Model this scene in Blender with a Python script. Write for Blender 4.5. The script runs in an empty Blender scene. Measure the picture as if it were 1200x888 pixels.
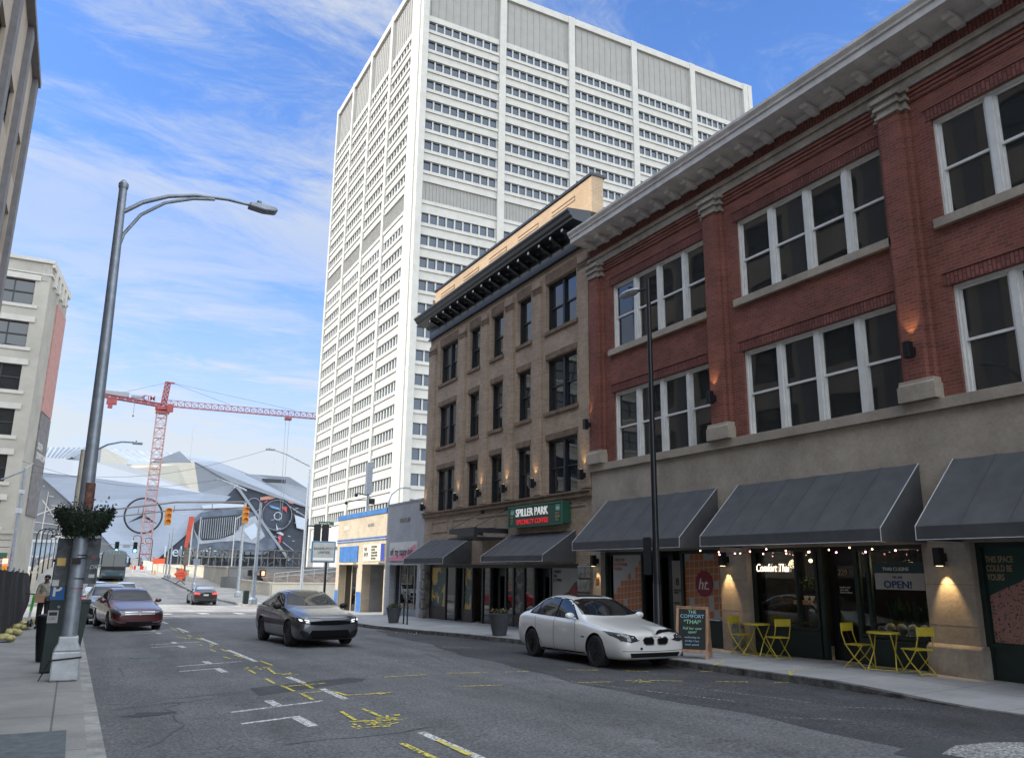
import bpy, bmesh, math, random
from mathutils import Vector, Matrix
from mathutils.bvhtree import BVHTree
R = math.radians; PI = math.pi
random.seed(7)
scene = bpy.context.scene
col = scene.collection

# ---------------------------------------------------------------- helpers
def tag(o, label=None, cat=None, group=None, kind=None):
    if label: o['label'] = label
    if cat: o['category'] = cat
    if group: o['group'] = group
    if kind: o['kind'] = kind
    return o

def empty(name, loc=(0, 0, 0), label=None, cat=None, group=None, rz=0):
    o = bpy.data.objects.new(name, None); col.objects.link(o)
    o.location = loc; o.rotation_euler = (0, 0, rz); o.empty_display_size = .2
    return tag(o, label, cat, group)

def base_of(o):
    v = Vector((0, 0, 0))
    while o is not None:
        v += Vector(o.location); o = o.parent
    return v

def copy_tree(o, parent=None):
    c = o.copy(); col.objects.link(c); c.parent = parent
    for ch in list(o.children): copy_tree(ch, c)
    return c

class MB:
    """collects shapes in world (or local) coordinates and links them as one mesh object"""
    def __init__(s): s.v = []; s.f = []; s.m = []; s.cur = 0
    def mat(s, i): s.cur = i; return s
    def add(s, vs, fs):
        n = len(s.v); s.v += [tuple(v) for v in vs]
        for f in fs: s.f.append([n + i for i in f]); s.m.append(s.cur)
        return s
    def quad(s, *p): return s.add(p, [list(range(len(p)))])
    def box(s, x0, x1, y0, y1, z0, z1):
        if x0 > x1: x0, x1 = x1, x0
        if y0 > y1: y0, y1 = y1, y0
        if z0 > z1: z0, z1 = z1, z0
        return s.add([(x0,y0,z0),(x1,y0,z0),(x1,y1,z0),(x0,y1,z0),(x0,y0,z1),(x1,y0,z1),(x1,y1,z1),(x0,y1,z1)],
                     [(0,3,2,1),(4,5,6,7),(0,1,5,4),(1,2,6,5),(2,3,7,6),(3,0,4,7)])
    def beam(s, a, b, w, h=None, up=(0, 0, 1)):
        a = Vector(a); b = Vector(b); h = h or w; d = (b - a).normalized(); up = Vector(up)
        if abs(d.dot(up)) > .98: up = Vector((0, 1, 0))
        r = d.cross(up).normalized() * w / 2; u = r.cross(d).normalized() * h / 2
        vs = [p + i * r + j * u for p in (a, b) for i, j in ((-1,-1),(1,-1),(1,1),(-1,1))]
        return s.add(vs, [(0,3,2,1),(4,5,6,7),(0,1,5,4),(1,2,6,5),(2,3,7,6),(3,0,4,7)])
    def tube(s, pts, r, seg=10, cap=True):
        pts = [Vector(p) for p in pts]; n = len(pts)
        rs = r if isinstance(r, (list, tuple)) else [r] * n
        vs = []; fs = []; pr = None
        for i, p in enumerate(pts):
            d = (pts[min(i + 1, n - 1)] - pts[max(i - 1, 0)]).normalized()
            if pr is None:
                a = Vector((0, 0, 1)) if abs(d.z) < .9 else Vector((1, 0, 0))
                pr = d.cross(a).normalized()
            else:
                pr = (pr - d * pr.dot(d)).normalized()
            q = d.cross(pr)
            for k in range(seg):
                t = 2 * PI * k / seg
                vs.append(p + rs[i] * (math.cos(t) * pr + math.sin(t) * q))
        for i in range(n - 1):
            for k in range(seg):
                k2 = (k + 1) % seg
                fs.append((i*seg+k, i*seg+k2, (i+1)*seg+k2, (i+1)*seg+k))
        if cap: fs.append(list(range(seg))[::-1]); fs.append([(n-1)*seg+k for k in range(seg)])
        return s.add(vs, fs)
    def lathe(s, prof, c=(0, 0, 0), seg=20, axis='z', cap=True):
        vs = []; fs = []; n = len(prof); c = Vector(c)
        for r, h in prof:
            for k in range(seg):
                t = 2 * PI * k / seg; a, b = r * math.cos(t), r * math.sin(t)
                vs.append(c + Vector({'z': (a, b, h), 'y': (b, h, a), 'x': (h, a, b)}[axis]))
        for i in range(n - 1):
            for k in range(seg):
                k2 = (k + 1) % seg
                fs.append((i*seg+k, i*seg+k2, (i+1)*seg+k2, (i+1)*seg+k))
        if cap: fs.append(list(range(seg))[::-1]); fs.append([(n-1)*seg+k for k in range(seg)])
        return s.add(vs, fs)
    def prism(s, poly, axis, a0, a1):
        """poly of 2D points in the plane normal to axis; x: (y,z)  y: (x,z)  z: (x,y)"""
        def P(p, a): return {'x': (a, p[0], p[1]), 'y': (p[0], a, p[1]), 'z': (p[0], p[1], a)}[axis]
        n = len(poly)
        vs = [P(p, a0) for p in poly] + [P(p, a1) for p in poly]
        fs = [list(range(n))[::-1], [n + i for i in range(n)]] + [(i, (i+1) % n, n + (i+1) % n, n + i) for i in range(n)]
        return s.add(vs, fs)
    def ball(s, c, r, seg=12, rings=8):
        r = r if isinstance(r, (tuple, list)) else (r, r, r); vs = []; fs = []
        for i in range(rings + 1):
            a = PI * i / rings
            for k in range(seg):
                t = 2 * PI * k / seg
                vs.append((c[0] + r[0]*math.sin(a)*math.cos(t), c[1] + r[1]*math.sin(a)*math.sin(t), c[2] + r[2]*math.cos(a)))
        for i in range(rings):
            for k in range(seg):
                k2 = (k + 1) % seg
                fs.append((i*seg+k, (i+1)*seg+k, (i+1)*seg+k2, i*seg+k2))
        return s.add(vs, fs)
    def wall(s, plane, c, u0, u1, z0, z1, ops=(), d=.25):
        """wall skin in plane x=c or y=c; ops: (u0,u1,z0,z1) openings with reveals reaching d further along the axis"""
        us = sorted({u0, u1, *[o[0] for o in ops], *[o[1] for o in ops]}); us = [u for u in us if u0 <= u <= u1]
        zs = sorted({z0, z1, *[o[2] for o in ops], *[o[3] for o in ops]}); zs = [z for z in zs if z0 <= z <= z1]
        P = (lambda u, z, e=0: (c + e, u, z)) if plane == 'x' else (lambda u, z, e=0: (u, c + e, z))
        for i in range(len(us) - 1):
            for j in range(len(zs) - 1):
                um = (us[i] + us[i+1]) / 2; zm = (zs[j] + zs[j+1]) / 2
                if any(o[0] < um < o[1] and o[2] < zm < o[3] for o in ops): continue
                s.quad(P(us[i], zs[j]), P(us[i+1], zs[j]), P(us[i+1], zs[j+1]), P(us[i], zs[j+1]))
        for a, b, e, f in ops:
            s.quad(P(a, e), P(a, f), P(a, f, d), P(a, e, d)); s.quad(P(b, e), P(b, e, d), P(b, f, d), P(b, f))
            s.quad(P(a, f), P(b, f), P(b, f, d), P(a, f, d))
            if e > z0: s.quad(P(a, e), P(a, e, d), P(b, e, d), P(b, e))
        return s
    def split(s, name, mats, parent=None, **kw):
        """links every separate shape as an object of its own"""
        out = []; st = {}
        par = list(range(len(s.v)))
        def find(a):
            while par[a] != a: par[a] = par[par[a]]; a = par[a]
            return a
        for f in s.f:
            for i in f[1:]: par[find(i)] = find(f[0])
        for f, m in zip(s.f, s.m): st.setdefault(find(f[0]), []).append((f, m))
        for fs in st.values():
            b = MB(); ids = {}
            for f, m in fs:
                for i in f:
                    if i not in ids: ids[i] = len(b.v); b.v.append(s.v[i])
                b.f.append([ids[i] for i in f]); b.m.append(m)
            out.append(b.build(name, mats, parent, **kw))
        return out[0]
    def build(s, name, mats, parent=None, smooth=False, bevel=0, local=False, fix=True):
        me = bpy.data.meshes.new(name)
        off = Vector((0, 0, 0)) if (local or parent is None) else base_of(parent)
        me.from_pydata([tuple(Vector(v) - off) for v in s.v], [], s.f)
        mats = mats if isinstance(mats, (list, tuple)) else [mats]
        for m in mats: me.materials.append(m)
        for i, p in enumerate(me.polygons): p.material_index = min(s.m[i], len(mats) - 1); p.use_smooth = bool(smooth)
        if fix:
            bm = bmesh.new(); bm.from_mesh(me); bmesh.ops.recalc_face_normals(bm, faces=bm.faces); bm.to_mesh(me); bm.free()
        o = bpy.data.objects.new(name, me); col.objects.link(o)
        if parent: o.parent = parent
        if bevel:
            b = o.modifiers.new('bevel', 'BEVEL'); b.width = bevel; b.segments = 2; b.limit_method = 'ANGLE'; b.angle_limit = R(40)
        if smooth == 'auto':
            for p in me.polygons: p.use_smooth = True
            bm = bmesh.new(); bm.from_mesh(me)
            for e in bm.edges:
                if len(e.link_faces) == 2 and e.calc_face_angle(0) > R(35): e.smooth = False
            bm.to_mesh(me); bm.free()
        return o

def text_obj(name, body, size, mat, parent, pos, face='-x', depth=.004, shear=0, align='LEFT', sx=1, bold=0):
    """lettering as a mesh; face '-x' reads from the street, '-y' reads from the camera side"""
    cu = bpy.data.curves.new(name, 'FONT'); cu.body = body; cu.size = size; cu.extrude = depth; cu.shear = shear
    cu.align_x = align; cu.resolution_u = 3; cu.offset = bold
    t = bpy.data.objects.new(name, cu); col.objects.link(t)
    dg = bpy.context.evaluated_depsgraph_get(); dg.update()
    me = bpy.data.meshes.new_from_object(t.evaluated_get(dg)); bpy.data.objects.remove(t)
    X, Y, Z = {'-x': ((0,-1,0),(0,0,1),(-1,0,0)), '-y': ((1,0,0),(0,0,1),(0,-1,0)), 'up': ((1,0,0),(0,1,0),(0,0,1))}[face] if isinstance(face, str) else face
    M = Matrix((X, Y, Z)).transposed().to_4x4()
    off = base_of(parent) if parent else Vector((0, 0, 0))
    me.transform(Matrix.Translation(Vector(pos) - off) @ M @ Matrix.Diagonal((sx, 1, 1, 1)))
    me.materials.clear(); me.materials.append(mat)
    o = bpy.data.objects.new(name, me); col.objects.link(o)
    if parent: o.parent = parent
    return o

# ---------------------------------------------------------------- materials
def _new(name):
    m = bpy.data.materials.new(name); m.use_nodes = True; nt = m.node_tree
    b = nt.nodes['Principled BSDF']; return m, nt, b

def N(nt, t, **kw):
    n = nt.nodes.new(t)
    for k, v in kw.items():
        if k in n.inputs: n.inputs[k].default_value = v
        else: setattr(n, k, v)
    return n

def wpos(nt, scale=(1, 1, 1)):
    g = N(nt, 'ShaderNodeNewGeometry'); m = N(nt, 'ShaderNodeMapping'); m.inputs['Scale'].default_value = scale
    nt.links.new(g.outputs['Position'], m.inputs['Vector']); return m.outputs[0]

def mk(name, c, rough=.6, metal=0, var=.12, scale=2, bump=0, bscale=40, c2=None, stretch=(1, 1, 1), coat=0, spec=.5, fine=0, obj=False):
    m, nt, b = _new(name); L = nt.links.new
    b.inputs['Roughness'].default_value = rough; b.inputs['Metallic'].default_value = metal
    b.inputs['Specular IOR Level'].default_value = spec
    if coat: b.inputs['Coat Weight'].default_value = coat; b.inputs['Coat Roughness'].default_value = .03
    c = tuple(c)
    if var == 0 and not bump: b.inputs['Base Color'].default_value = (*c, 1); return m
    if obj:
        v = N(nt, 'ShaderNodeTexCoord').outputs['Object']
    else: v = wpos(nt, stretch)
    n = N(nt, 'ShaderNodeTexNoise', Scale=scale, Detail=6, Roughness=.62); L(v, n.inputs['Vector'])
    r = N(nt, 'ShaderNodeValToRGB'); L(n.outputs['Fac'], r.inputs[0])
    d = c2 or tuple(x * (1 - 2.2 * var) for x in c)
    r.color_ramp.elements[0].position = .32; r.color_ramp.elements[1].position = .68
    r.color_ramp.elements[0].color = (*d, 1); r.color_ramp.elements[1].color = (*[min(1, x * (1 + var * .7)) for x in c], 1)
    out = r.outputs[0]
    if fine:
        n3 = N(nt, 'ShaderNodeTexNoise', Scale=bscale, Detail=3); L(v, n3.inputs['Vector'])
        mx = N(nt, 'ShaderNodeMix', data_type='RGBA', blend_type='OVERLAY'); mx.inputs[0].default_value = fine
        L(out, mx.inputs[6]); L(n3.outputs['Color'], mx.inputs[7])
        hs = N(nt, 'ShaderNodeRGBToBW'); L(n3.outputs['Fac'], mx.inputs[7]); out = mx.outputs[2]
    L(out, b.inputs['Base Color'])
    if bump:
        n2 = N(nt, 'ShaderNodeTexNoise', Scale=bscale, Detail=4); L(v, n2.inputs['Vector'])
        bp = N(nt, 'ShaderNodeBump', Strength=bump, Distance=.02); L(n2.outputs['Fac'], bp.inputs['Height']); L(bp.outputs[0], b.inputs['Normal'])
    return m

def brick(name, c1, c2, mortar, bw=.21, rh=.075, ms=.008, rough=.85, vary=.35, soldier=False):
    m, nt, b = _new(name); L = nt.links.new
    g = N(nt, 'ShaderNodeNewGeometry'); s = N(nt, 'ShaderNodeSeparateXYZ'); L(g.outputs['Position'], s.inputs[0])
    a = N(nt, 'ShaderNodeMath', operation='ADD'); L(s.outputs['X'], a.inputs[0]); L(s.outputs['Y'], a.inputs[1])
    cb = N(nt, 'ShaderNodeCombineXYZ')
    if soldier: L(s.outputs['Z'], cb.inputs['X']); L(a.outputs[0], cb.inputs['Y'])
    else: L(a.outputs[0], cb.inputs['X']); L(s.outputs['Z'], cb.inputs['Y'])
    t = N(nt, 'ShaderNodeTexBrick'); t.inputs['Scale'].default_value = 1; t.inputs['Brick Width'].default_value = bw
    t.inputs['Row Height'].default_value = rh; t.inputs['Mortar Size'].default_value = ms; t.inputs['Mortar Smooth'].default_value = .15
    t.inputs['Color1'].default_value = (*c1, 1); t.inputs['Color2'].default_value = (*c2, 1); t.inputs['Mortar'].default_value = (*mortar, 1)
    t.inputs['Bias'].default_value = -.1
    L(cb.outputs[0], t.inputs['Vector'])
    n = N(nt, 'ShaderNodeTexNoise', Scale=.9, Detail=7, Roughness=.65); L(g.outputs['Position'], n.inputs['Vector'])
    r = N(nt, 'ShaderNodeMapRange'); r.inputs[1].default_value = .3; r.inputs[2].default_value = .7; r.inputs[3].default_value = 1 - vary; r.inputs[4].default_value = 1 + vary * .5
    L(n.outputs['Fac'], r.inputs[0])
    h = N(nt, 'ShaderNodeHueSaturation'); L(t.outputs['Color'], h.inputs['Color']); L(r.outputs[0], h.inputs['Value'])
    L(h.outputs[0], b.inputs['Base Color'])
    bp = N(nt, 'ShaderNodeBump', Strength=.5, Distance=.01); bp.invert = True; L(t.outputs['Fac'], bp.inputs['Height']); L(bp.outputs[0], b.inputs['Normal'])
    b.inputs['Roughness'].default_value = rough; b.inputs['Specular IOR Level'].default_value = .25
    return m

def glass(name, tint=(.02, .025, .03), clear=.0, rough=.02, ior=1.6, wob=0):
    """window glass: reflects, and lets the dark room behind show by the share `clear`"""
    m = bpy.data.materials.new(name); m.use_nodes = True; nt = m.node_tree; nt.nodes.clear(); L = nt.links.new
    o = N(nt, 'ShaderNodeOutputMaterial'); gl = N(nt, 'ShaderNodeBsdfGlossy', Roughness=rough)
    d = N(nt, 'ShaderNodeBsdfDiffuse'); d.inputs['Color'].default_value = (*tint, 1)
    fr = N(nt, 'ShaderNodeFresnel', IOR=ior); mx = N(nt, 'ShaderNodeMixShader')
    base = d.outputs[0]
    if clear:
        tr = N(nt, 'ShaderNodeBsdfTransparent'); tr.inputs['Color'].default_value = (.86, .9, .88, 1)
        m2 = N(nt, 'ShaderNodeMixShader'); m2.inputs[0].default_value = clear; L(base, m2.inputs[1]); L(tr.outputs[0], m2.inputs[2]); base = m2.outputs[0]
    L(fr.outputs[0], mx.inputs[0]); L(base, mx.inputs[1]); L(gl.outputs[0], mx.inputs[2]); L(mx.outputs[0], o.inputs[0])
    if wob:
        n = N(nt, 'ShaderNodeTexNoise', Scale=.7, Detail=1); L(wpos(nt), n.inputs['Vector'])
        bp = N(nt, 'ShaderNodeBump', Strength=wob, Distance=.05); L(n.outputs['Fac'], bp.inputs['Height'])
        L(bp.outputs[0], gl.inputs['Normal']); L(bp.outputs[0], fr.inputs['Normal'])
    return m

def emit(name, c, s):
    m = bpy.data.materials.new(name); m.use_nodes = True; nt = m.node_tree; b = nt.nodes['Principled BSDF']
    b.inputs['Base Color'].default_value = (*c, 1); b.inputs['Emission Color'].default_value = (*c, 1); b.inputs['Emission Strength'].default_value = s
    return m

def speckle(name, ca, cb, scale=6, thr=.5, rough=.5, soft=.01, stretch=(1, 1, 1), detail=6, off=(0, 0, 0)):
    m, nt, b = _new(name); L = nt.links.new
    g = N(nt, 'ShaderNodeNewGeometry'); mp = N(nt, 'ShaderNodeMapping'); mp.inputs['Scale'].default_value = stretch; mp.inputs['Location'].default_value = off
    L(g.outputs['Position'], mp.inputs['Vector'])
    n = N(nt, 'ShaderNodeTexNoise', Scale=scale, Detail=detail, Roughness=.7); L(mp.outputs[0], n.inputs['Vector'])
    r = N(nt, 'ShaderNodeValToRGB'); L(n.outputs['Fac'], r.inputs[0])
    r.color_ramp.elements[0].position = thr - soft; r.color_ramp.elements[1].position = thr + soft
    r.color_ramp.elements[0].color = (*ca, 1); r.color_ramp.elements[1].color = (*cb, 1)
    L(r.outputs[0], b.inputs['Base Color']); b.inputs['Roughness'].default_value = rough
    return m

def asphalt(name, c, stain=.35, rough=.85, spk=.5):
    m, nt, b = _new(name); L = nt.links.new; v = wpos(nt)
    n = N(nt, 'ShaderNodeTexNoise', Scale=.35, Detail=8, Roughness=.7); L(v, n.inputs['Vector'])
    v2 = wpos(nt, (1, .12, 1))
    n1 = N(nt, 'ShaderNodeTexNoise', Scale=1.1, Detail=5, Roughness=.6); L(v2, n1.inputs['Vector'])
    n2 = N(nt, 'ShaderNodeTexVoronoi', Scale=55); L(v, n2.inputs['Vector'])
    n3 = N(nt, 'ShaderNodeTexNoise', Scale=28, Detail=4); L(v, n3.inputs['Vector'])
    a = N(nt, 'ShaderNodeMapRange'); a.inputs[1].default_value = .3; a.inputs[2].default_value = .7; a.inputs[3].default_value = 1 - stain; a.inputs[4].default_value = 1 + stain * .6; L(n.outputs['Fac'], a.inputs[0])
    a1 = N(nt, 'ShaderNodeMapRange'); a1.inputs[1].default_value = .3; a1.inputs[2].default_value = .7; a1.inputs[3].default_value = .74; a1.inputs[4].default_value = 1.16; L(n1.outputs['Fac'], a1.inputs[0])
    mu = N(nt, 'ShaderNodeMath', operation='MULTIPLY'); L(a.outputs[0], mu.inputs[0]); L(a1.outputs[0], mu.inputs[1])
    sp = N(nt, 'ShaderNodeMapRange'); sp.inputs[1].default_value = .35; sp.inputs[2].default_value = .75; sp.inputs[3].default_value = 1 - spk; sp.inputs[4].default_value = 1 + spk * 1.3; L(n3.outputs['Fac'], sp.inputs[0])
    sc = N(nt, 'ShaderNodeMapRange'); sc.inputs[1].default_value = 0; sc.inputs[2].default_value = 1; sc.inputs[3].default_value = 1 - spk * .5; sc.inputs[4].default_value = 1 + spk * .9
    sr = N(nt, 'ShaderNodeSeparateColor'); L(n2.outputs['Color'], sr.inputs[0]); L(sr.outputs[0], sc.inputs[0])
    m2 = N(nt, 'ShaderNodeMath', operation='MULTIPLY'); L(sp.outputs[0], m2.inputs[0]); L(sc.outputs[0], m2.inputs[1])
    m3 = N(nt, 'ShaderNodeMath', operation='MULTIPLY'); L(mu.outputs[0], m3.inputs[0]); L(m2.outputs[0], m3.inputs[1])
    # thin cracks
    vo = N(nt, 'ShaderNodeTexVoronoi', Scale=.28); vo.feature = 'DISTANCE_TO_EDGE'
    wn = N(nt, 'ShaderNodeTexNoise', Scale=1.6, Detail=6); L(v, wn.inputs['Vector'])
    mxv = N(nt, 'ShaderNodeVectorMath', operation='MULTIPLY_ADD'); mxv.inputs[1].default_value = (1.6, 1.6, 1.6); L(wn.outputs['Color'], mxv.inputs[0]); L(v, mxv.inputs[2]); L(mxv.outputs[0], vo.inputs['Vector'])
    cr = N(nt, 'ShaderNodeMapRange'); cr.inputs[1].default_value = 0; cr.inputs[2].default_value = .006; cr.inputs[3].default_value = .6; cr.inputs[4].default_value = 1; L(vo.outputs['Distance'], cr.inputs[0])
    m4 = N(nt, 'ShaderNodeMath', operation='MULTIPLY'); L(m3.outputs[0], m4.inputs[0]); L(cr.outputs[0], m4.inputs[1])
    h = N(nt, 'ShaderNodeHueSaturation'); h.inputs['Color'].default_value = (*c, 1); L(m4.outputs[0], h.inputs['Value']); L(h.outputs[0], b.inputs['Base Color'])
    b.inputs['Roughness'].default_value = rough; b.inputs['Specular IOR Level'].default_value = .35
    bp = N(nt, 'ShaderNodeBump', Strength=.35, Distance=.01); L(m2.outputs[0], bp.inputs['Height']); L(bp.outputs[0], b.inputs['Normal'])
    return m

def paving(name, c, joint=1.5, rough=.8, jw=.01):
    m, nt, b = _new(name); L = nt.links.new; v = wpos(nt)
    t = N(nt, 'ShaderNodeTexBrick'); t.offset = 0; t.inputs['Scale'].default_value = 1; t.inputs['Brick Width'].default_value = joint; t.inputs['Row Height'].default_value = joint
    t.inputs['Mortar Size'].default_value = jw; t.inputs['Mortar Smooth'].default_value = .3
    t.inputs['Color1'].default_value = (*c, 1); t.inputs['Color2'].default_value = (*[x * .9 for x in c], 1); t.inputs['Mortar'].default_value = (*[x * .45 for x in c], 1); L(v, t.inputs['Vector'])
    n = N(nt, 'ShaderNodeTexNoise', Scale=.7, Detail=8, Roughness=.68); L(v, n.inputs['Vector'])
    a = N(nt, 'ShaderNodeMapRange'); a.inputs[1].default_value = .3; a.inputs[2].default_value = .7; a.inputs[3].default_value = .72; a.inputs[4].default_value = 1.12; L(n.outputs['Fac'], a.inputs[0])
    n2 = N(nt, 'ShaderNodeTexNoise', Scale=30, Detail=3); L(v, n2.inputs['Vector'])
    a2 = N(nt, 'ShaderNodeMapRange'); a2.inputs[3].default_value = .82; a2.inputs[4].default_value = 1.18; L(n2.outputs['Fac'], a2.inputs[0])
    mu = N(nt, 'ShaderNodeMath', operation='MULTIPLY'); L(a.outputs[0], mu.inputs[0]); L(a2.outputs[0], mu.inputs[1])
    h = N(nt, 'ShaderNodeHueSaturation'); L(t.outputs['Color'], h.inputs['Color']); L(mu.outputs[0], h.inputs['Value']); L(h.outputs[0], b.inputs['Base Color'])
    b.inputs['Roughness'].default_value = rough; b.inputs['Specular IOR Level'].default_value = .3
    bp = N(nt, 'ShaderNodeBump', Strength=.2, Distance=.01); L(n2.outputs['Fac'], bp.inputs['Height']); L(bp.outputs[0], b.inputs['Normal'])
    return m

def worn_paint(name, c, worn=.46, scale=22):
    """paint with worn gaps through which the asphalt shows"""
    m, nt, b = _new(name); L = nt.links.new; v = wpos(nt)
    n = N(nt, 'ShaderNodeTexNoise', Scale=scale, Detail=6, Roughness=.75); L(v, n.inputs['Vector'])
    r = N(nt, 'ShaderNodeMapRange'); r.inputs[1].default_value = worn - .05; r.inputs[2].default_value = worn + .05; L(n.outputs['Fac'], r.inputs[0])
    b.inputs['Base Color'].default_value = (*c, 1); b.inputs['Roughness'].default_value = .7; L(r.outputs[0], b.inputs['Alpha'])
    return m

M = {}
M['asphalt'] = asphalt('worn_asphalt', (.120, .121, .127), stain=.28, spk=.40)
M['asphalt_dark'] = asphalt('old_dark_asphalt', (.060, .060, .064), stain=.45)
M['asphalt_patch'] = asphalt('fresh_patch', (.058, .060, .066), stain=.15, spk=.25)
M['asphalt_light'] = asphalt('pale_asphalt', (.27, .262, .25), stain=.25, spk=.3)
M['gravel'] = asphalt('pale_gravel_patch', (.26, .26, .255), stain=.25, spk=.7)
M['soil'] = mk('dirt', (.16, .13, .10), .95, var=.25, scale=.8, bump=.5, bscale=5)
M['pave'] = paving('concrete_sidewalk', (.36, .36, .36), 1.52)
M['pave_left'] = paving('old_concrete_sidewalk', (.27, .265, .255), 2.4, jw=.014)
M['pave_far'] = paving('warm_grey_concrete', (.36, .34, .31), 1.5)  # slightly warmer grey than the near sidewalk
M['kerb'] = mk('kerb_stone', (.30, .295, .28), .85, var=.2, scale=3, bump=.3, bscale=25)
M['kerb_dark'] = mk('stained_kerb', (.13, .125, .12), .9, var=.35, scale=4, bump=.4, bscale=25)
M['white_paint'] = worn_paint('road_white', (.62, .62, .60), .47)
M['faint_paint'] = worn_paint('road_white_faint', (.42, .42, .41), .56)
M['yellow_spray'] = worn_paint('spray_yellow', (.66, .56, .08), .475, 16)
M['steel_plate'] = mk('steel_cover', (.10, .115, .12), .7, .1, var=.2, scale=8, bump=.2)
M['red_brick'] = brick('red_brick', (.235, .080, .060), (.160, .055, .042), (.20, .125, .10), vary=.3)
M['red_soldier'] = brick('red_soldier_brick', (.24, .082, .066), (.16, .055, .045), (.08, .045, .04), bw=.24, rh=.085, ms=.014, soldier=True)
M['tan_brick'] = brick('tan_brick', (.385, .29, .215), (.285, .21, .15), (.42, .345, .265), vary=.22)
M['tan_light'] = brick('buff_brick', (.43, .31, .205), (.37, .26, .17), (.5, .4, .28), vary=.15)
M['cream_brick'] = brick('cream_brick', (.52, .44, .33), (.46, .385, .285), (.48, .42, .33), vary=.2)
M['grey_brick'] = brick('grey_painted_brick', (.40, .405, .415), (.36, .365, .375), (.30, .305, .315), vary=.15)
M['limestone'] = mk('limestone', (.34, .30, .255), .85, var=.18, scale=1.6, bump=.25, bscale=12, fine=.25)
M['limestone_dirty'] = mk('weathered_limestone', (.36, .31, .25), .88, var=.15, scale=.9, bump=.25, bscale=14, c2=(.25, .215, .175), fine=.2)
M['rough_stone'] = mk('rough_stone', (.25, .235, .215), .9, var=.3, scale=5, bump=.9, bscale=9)
M['brownstone'] = mk('brown_lintel', (.20, .135, .09), .85, var=.2, scale=3, bump=.3)
M['white_wood'] = mk('white_painted_wood', (.66, .66, .64), .5, var=.06, scale=3)
M['cornice'] = mk('pale_painted_cornice', (.66, .63, .60), .6, var=.12, scale=2)
M['dark_metal'] = mk('dark_blue_grey_metal', (.022, .027, .034), .45, .2, var=.1, scale=4)
M['black_metal'] = mk('black_painted_metal', (.012, .014, .018), .35, .2, var=.1, scale=5)
M['dark_green'] = mk('dark_green_paint', (.012, .026, .023), .45, var=.15, scale=3)
M['brown_panel'] = mk('brown_panel', (.05, .036, .03), .55, var=.15, scale=3)
M['awning'] = mk('charcoal_canvas', (.066, .068, .073), .8, var=.12, scale=2.5, bump=.15, bscale=3)
M['awning_seam'] = mk('awning_seam', (.042,.043,.047), .8, var=0)
M['awning_trim'] = mk('awning_piping', (.45, .46, .48), .6, var=0)
M['glass_up'] = glass('upper_window_glass', (.035, .037, .036), .30, ior=1.7, wob=.10)
M['glass_dark'] = glass('dark_window_glass', (.012, .016, .02), .0, ior=1.85, wob=.12)
M['glass_shop'] = glass('shop_glass', (.02, .02, .02), .86, ior=1.42)
M['glass_tower'] = glass('tower_glass', (.022, .042, .075), 0, ior=1.7, rough=.04)
M['glass_car'] = glass('car_glass', (.010, .012, .014), .0, ior=1.75, rough=.01)
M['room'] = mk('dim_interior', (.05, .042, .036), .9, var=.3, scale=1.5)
M['room_warm'] = mk('warm_interior', (.16, .11, .07), .9, var=.3, scale=1.5)
M['galv'] = mk('galvanised_steel', (.24, .27, .31), .45, .5, var=.12, scale=6)
M['galv_light'] = mk('pale_galvanised_steel', (.42, .44, .46), .5, .3, var=.12, scale=6)
M['rust'] = mk('rusty_steel', (.14, .06, .045), .8, var=.4, scale=14)
M['white_concrete'] = mk('white_precast', (.47, .46, .42), .75, var=.05, scale=.8)
M['precast_grey'] = mk('ribbed_precast', (.29, .285, .265), .9, var=.04, scale=.7, bump=.4, bscale=6)  # ribbed panels are a darker grey-beige concrete
M['yellow_metal'] = mk('yellow_painted_metal', (.50, .40, .035), .45, var=.08, scale=8)
M['wood'] = mk('natural_wood', (.42, .24, .14), .6, var=.2, scale=12, stretch=(1, 1, .15))
M['plant'] = mk('leaf_green', (.035, .075, .022), .6, var=.4, scale=25)
M['plant_dark'] = mk('evergreen_needles', (.018, .036, .016), .7, var=.4, scale=25)
M['flower'] = mk('dry_flowers', (.25, .14, .06), .8, var=.5, scale=30)
M['planter'] = mk('dark_grey_planter', (.065, .072, .082), .6, var=.1, scale=4)
M['rubber'] = mk('tyre_rubber', (.014, .014, .015), .8, var=.1, scale=20)
M['black_rim'] = mk('black_alloy', (.05, .05, .055), .3, .7, var=0)
M['silver_rim'] = mk('silver_alloy', (.45, .46, .48), .3, .8, var=0)
M['chrome'] = mk('chrome', (.6, .6, .62), .15, 1, var=0)
M['plastic'] = mk('black_plastic', (.012, .012, .014), .5, var=.01, spec=.25)
M['lens_orange'] = mk('orange_signal', (.65, .25, .02), .45, var=.08, scale=6)
M['warm_lamp'] = emit('warm_lamp', (1, .72, .35), 2.5)
M['red_lamp'] = emit('red_lamp', (1, .12, .05), 5)
M['green_lamp'] = emit('green_lamp', (.1, 1, .55), 4)
M['tar'] = mk('crack_sealant', (.022, .022, .024), .55, var=.1)
M['neon'] = emit('neon_white', (1, .80, .58), 1.0)
M['strip'] = emit('ceiling_strip', (1, .85, .4), 4)
M['headlamp'] = emit('led_lamp', (.95, .97, 1), 2.5)
M['tail'] = emit('tail_lamp', (1, .03, .03), 1.2)
M['text_white'] = mk('white_lettering', (.75, .75, .72), .6, var=0)
M['text_dark'] = mk('dark_lettering', (.03, .03, .04), .7, var=0)
M['text_navy'] = mk('navy_lettering', (.03, .06, .16), .7, var=0)
M['text_gold'] = mk('gold_lettering', (.42, .30, .17), .7, var=0)
M['text_green'] = mk('chalk_green', (.30, .62, .42), .8, var=0)
M['text_blue'] = mk('chalk_blue', (.30, .50, .66), .8, var=0)
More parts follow.
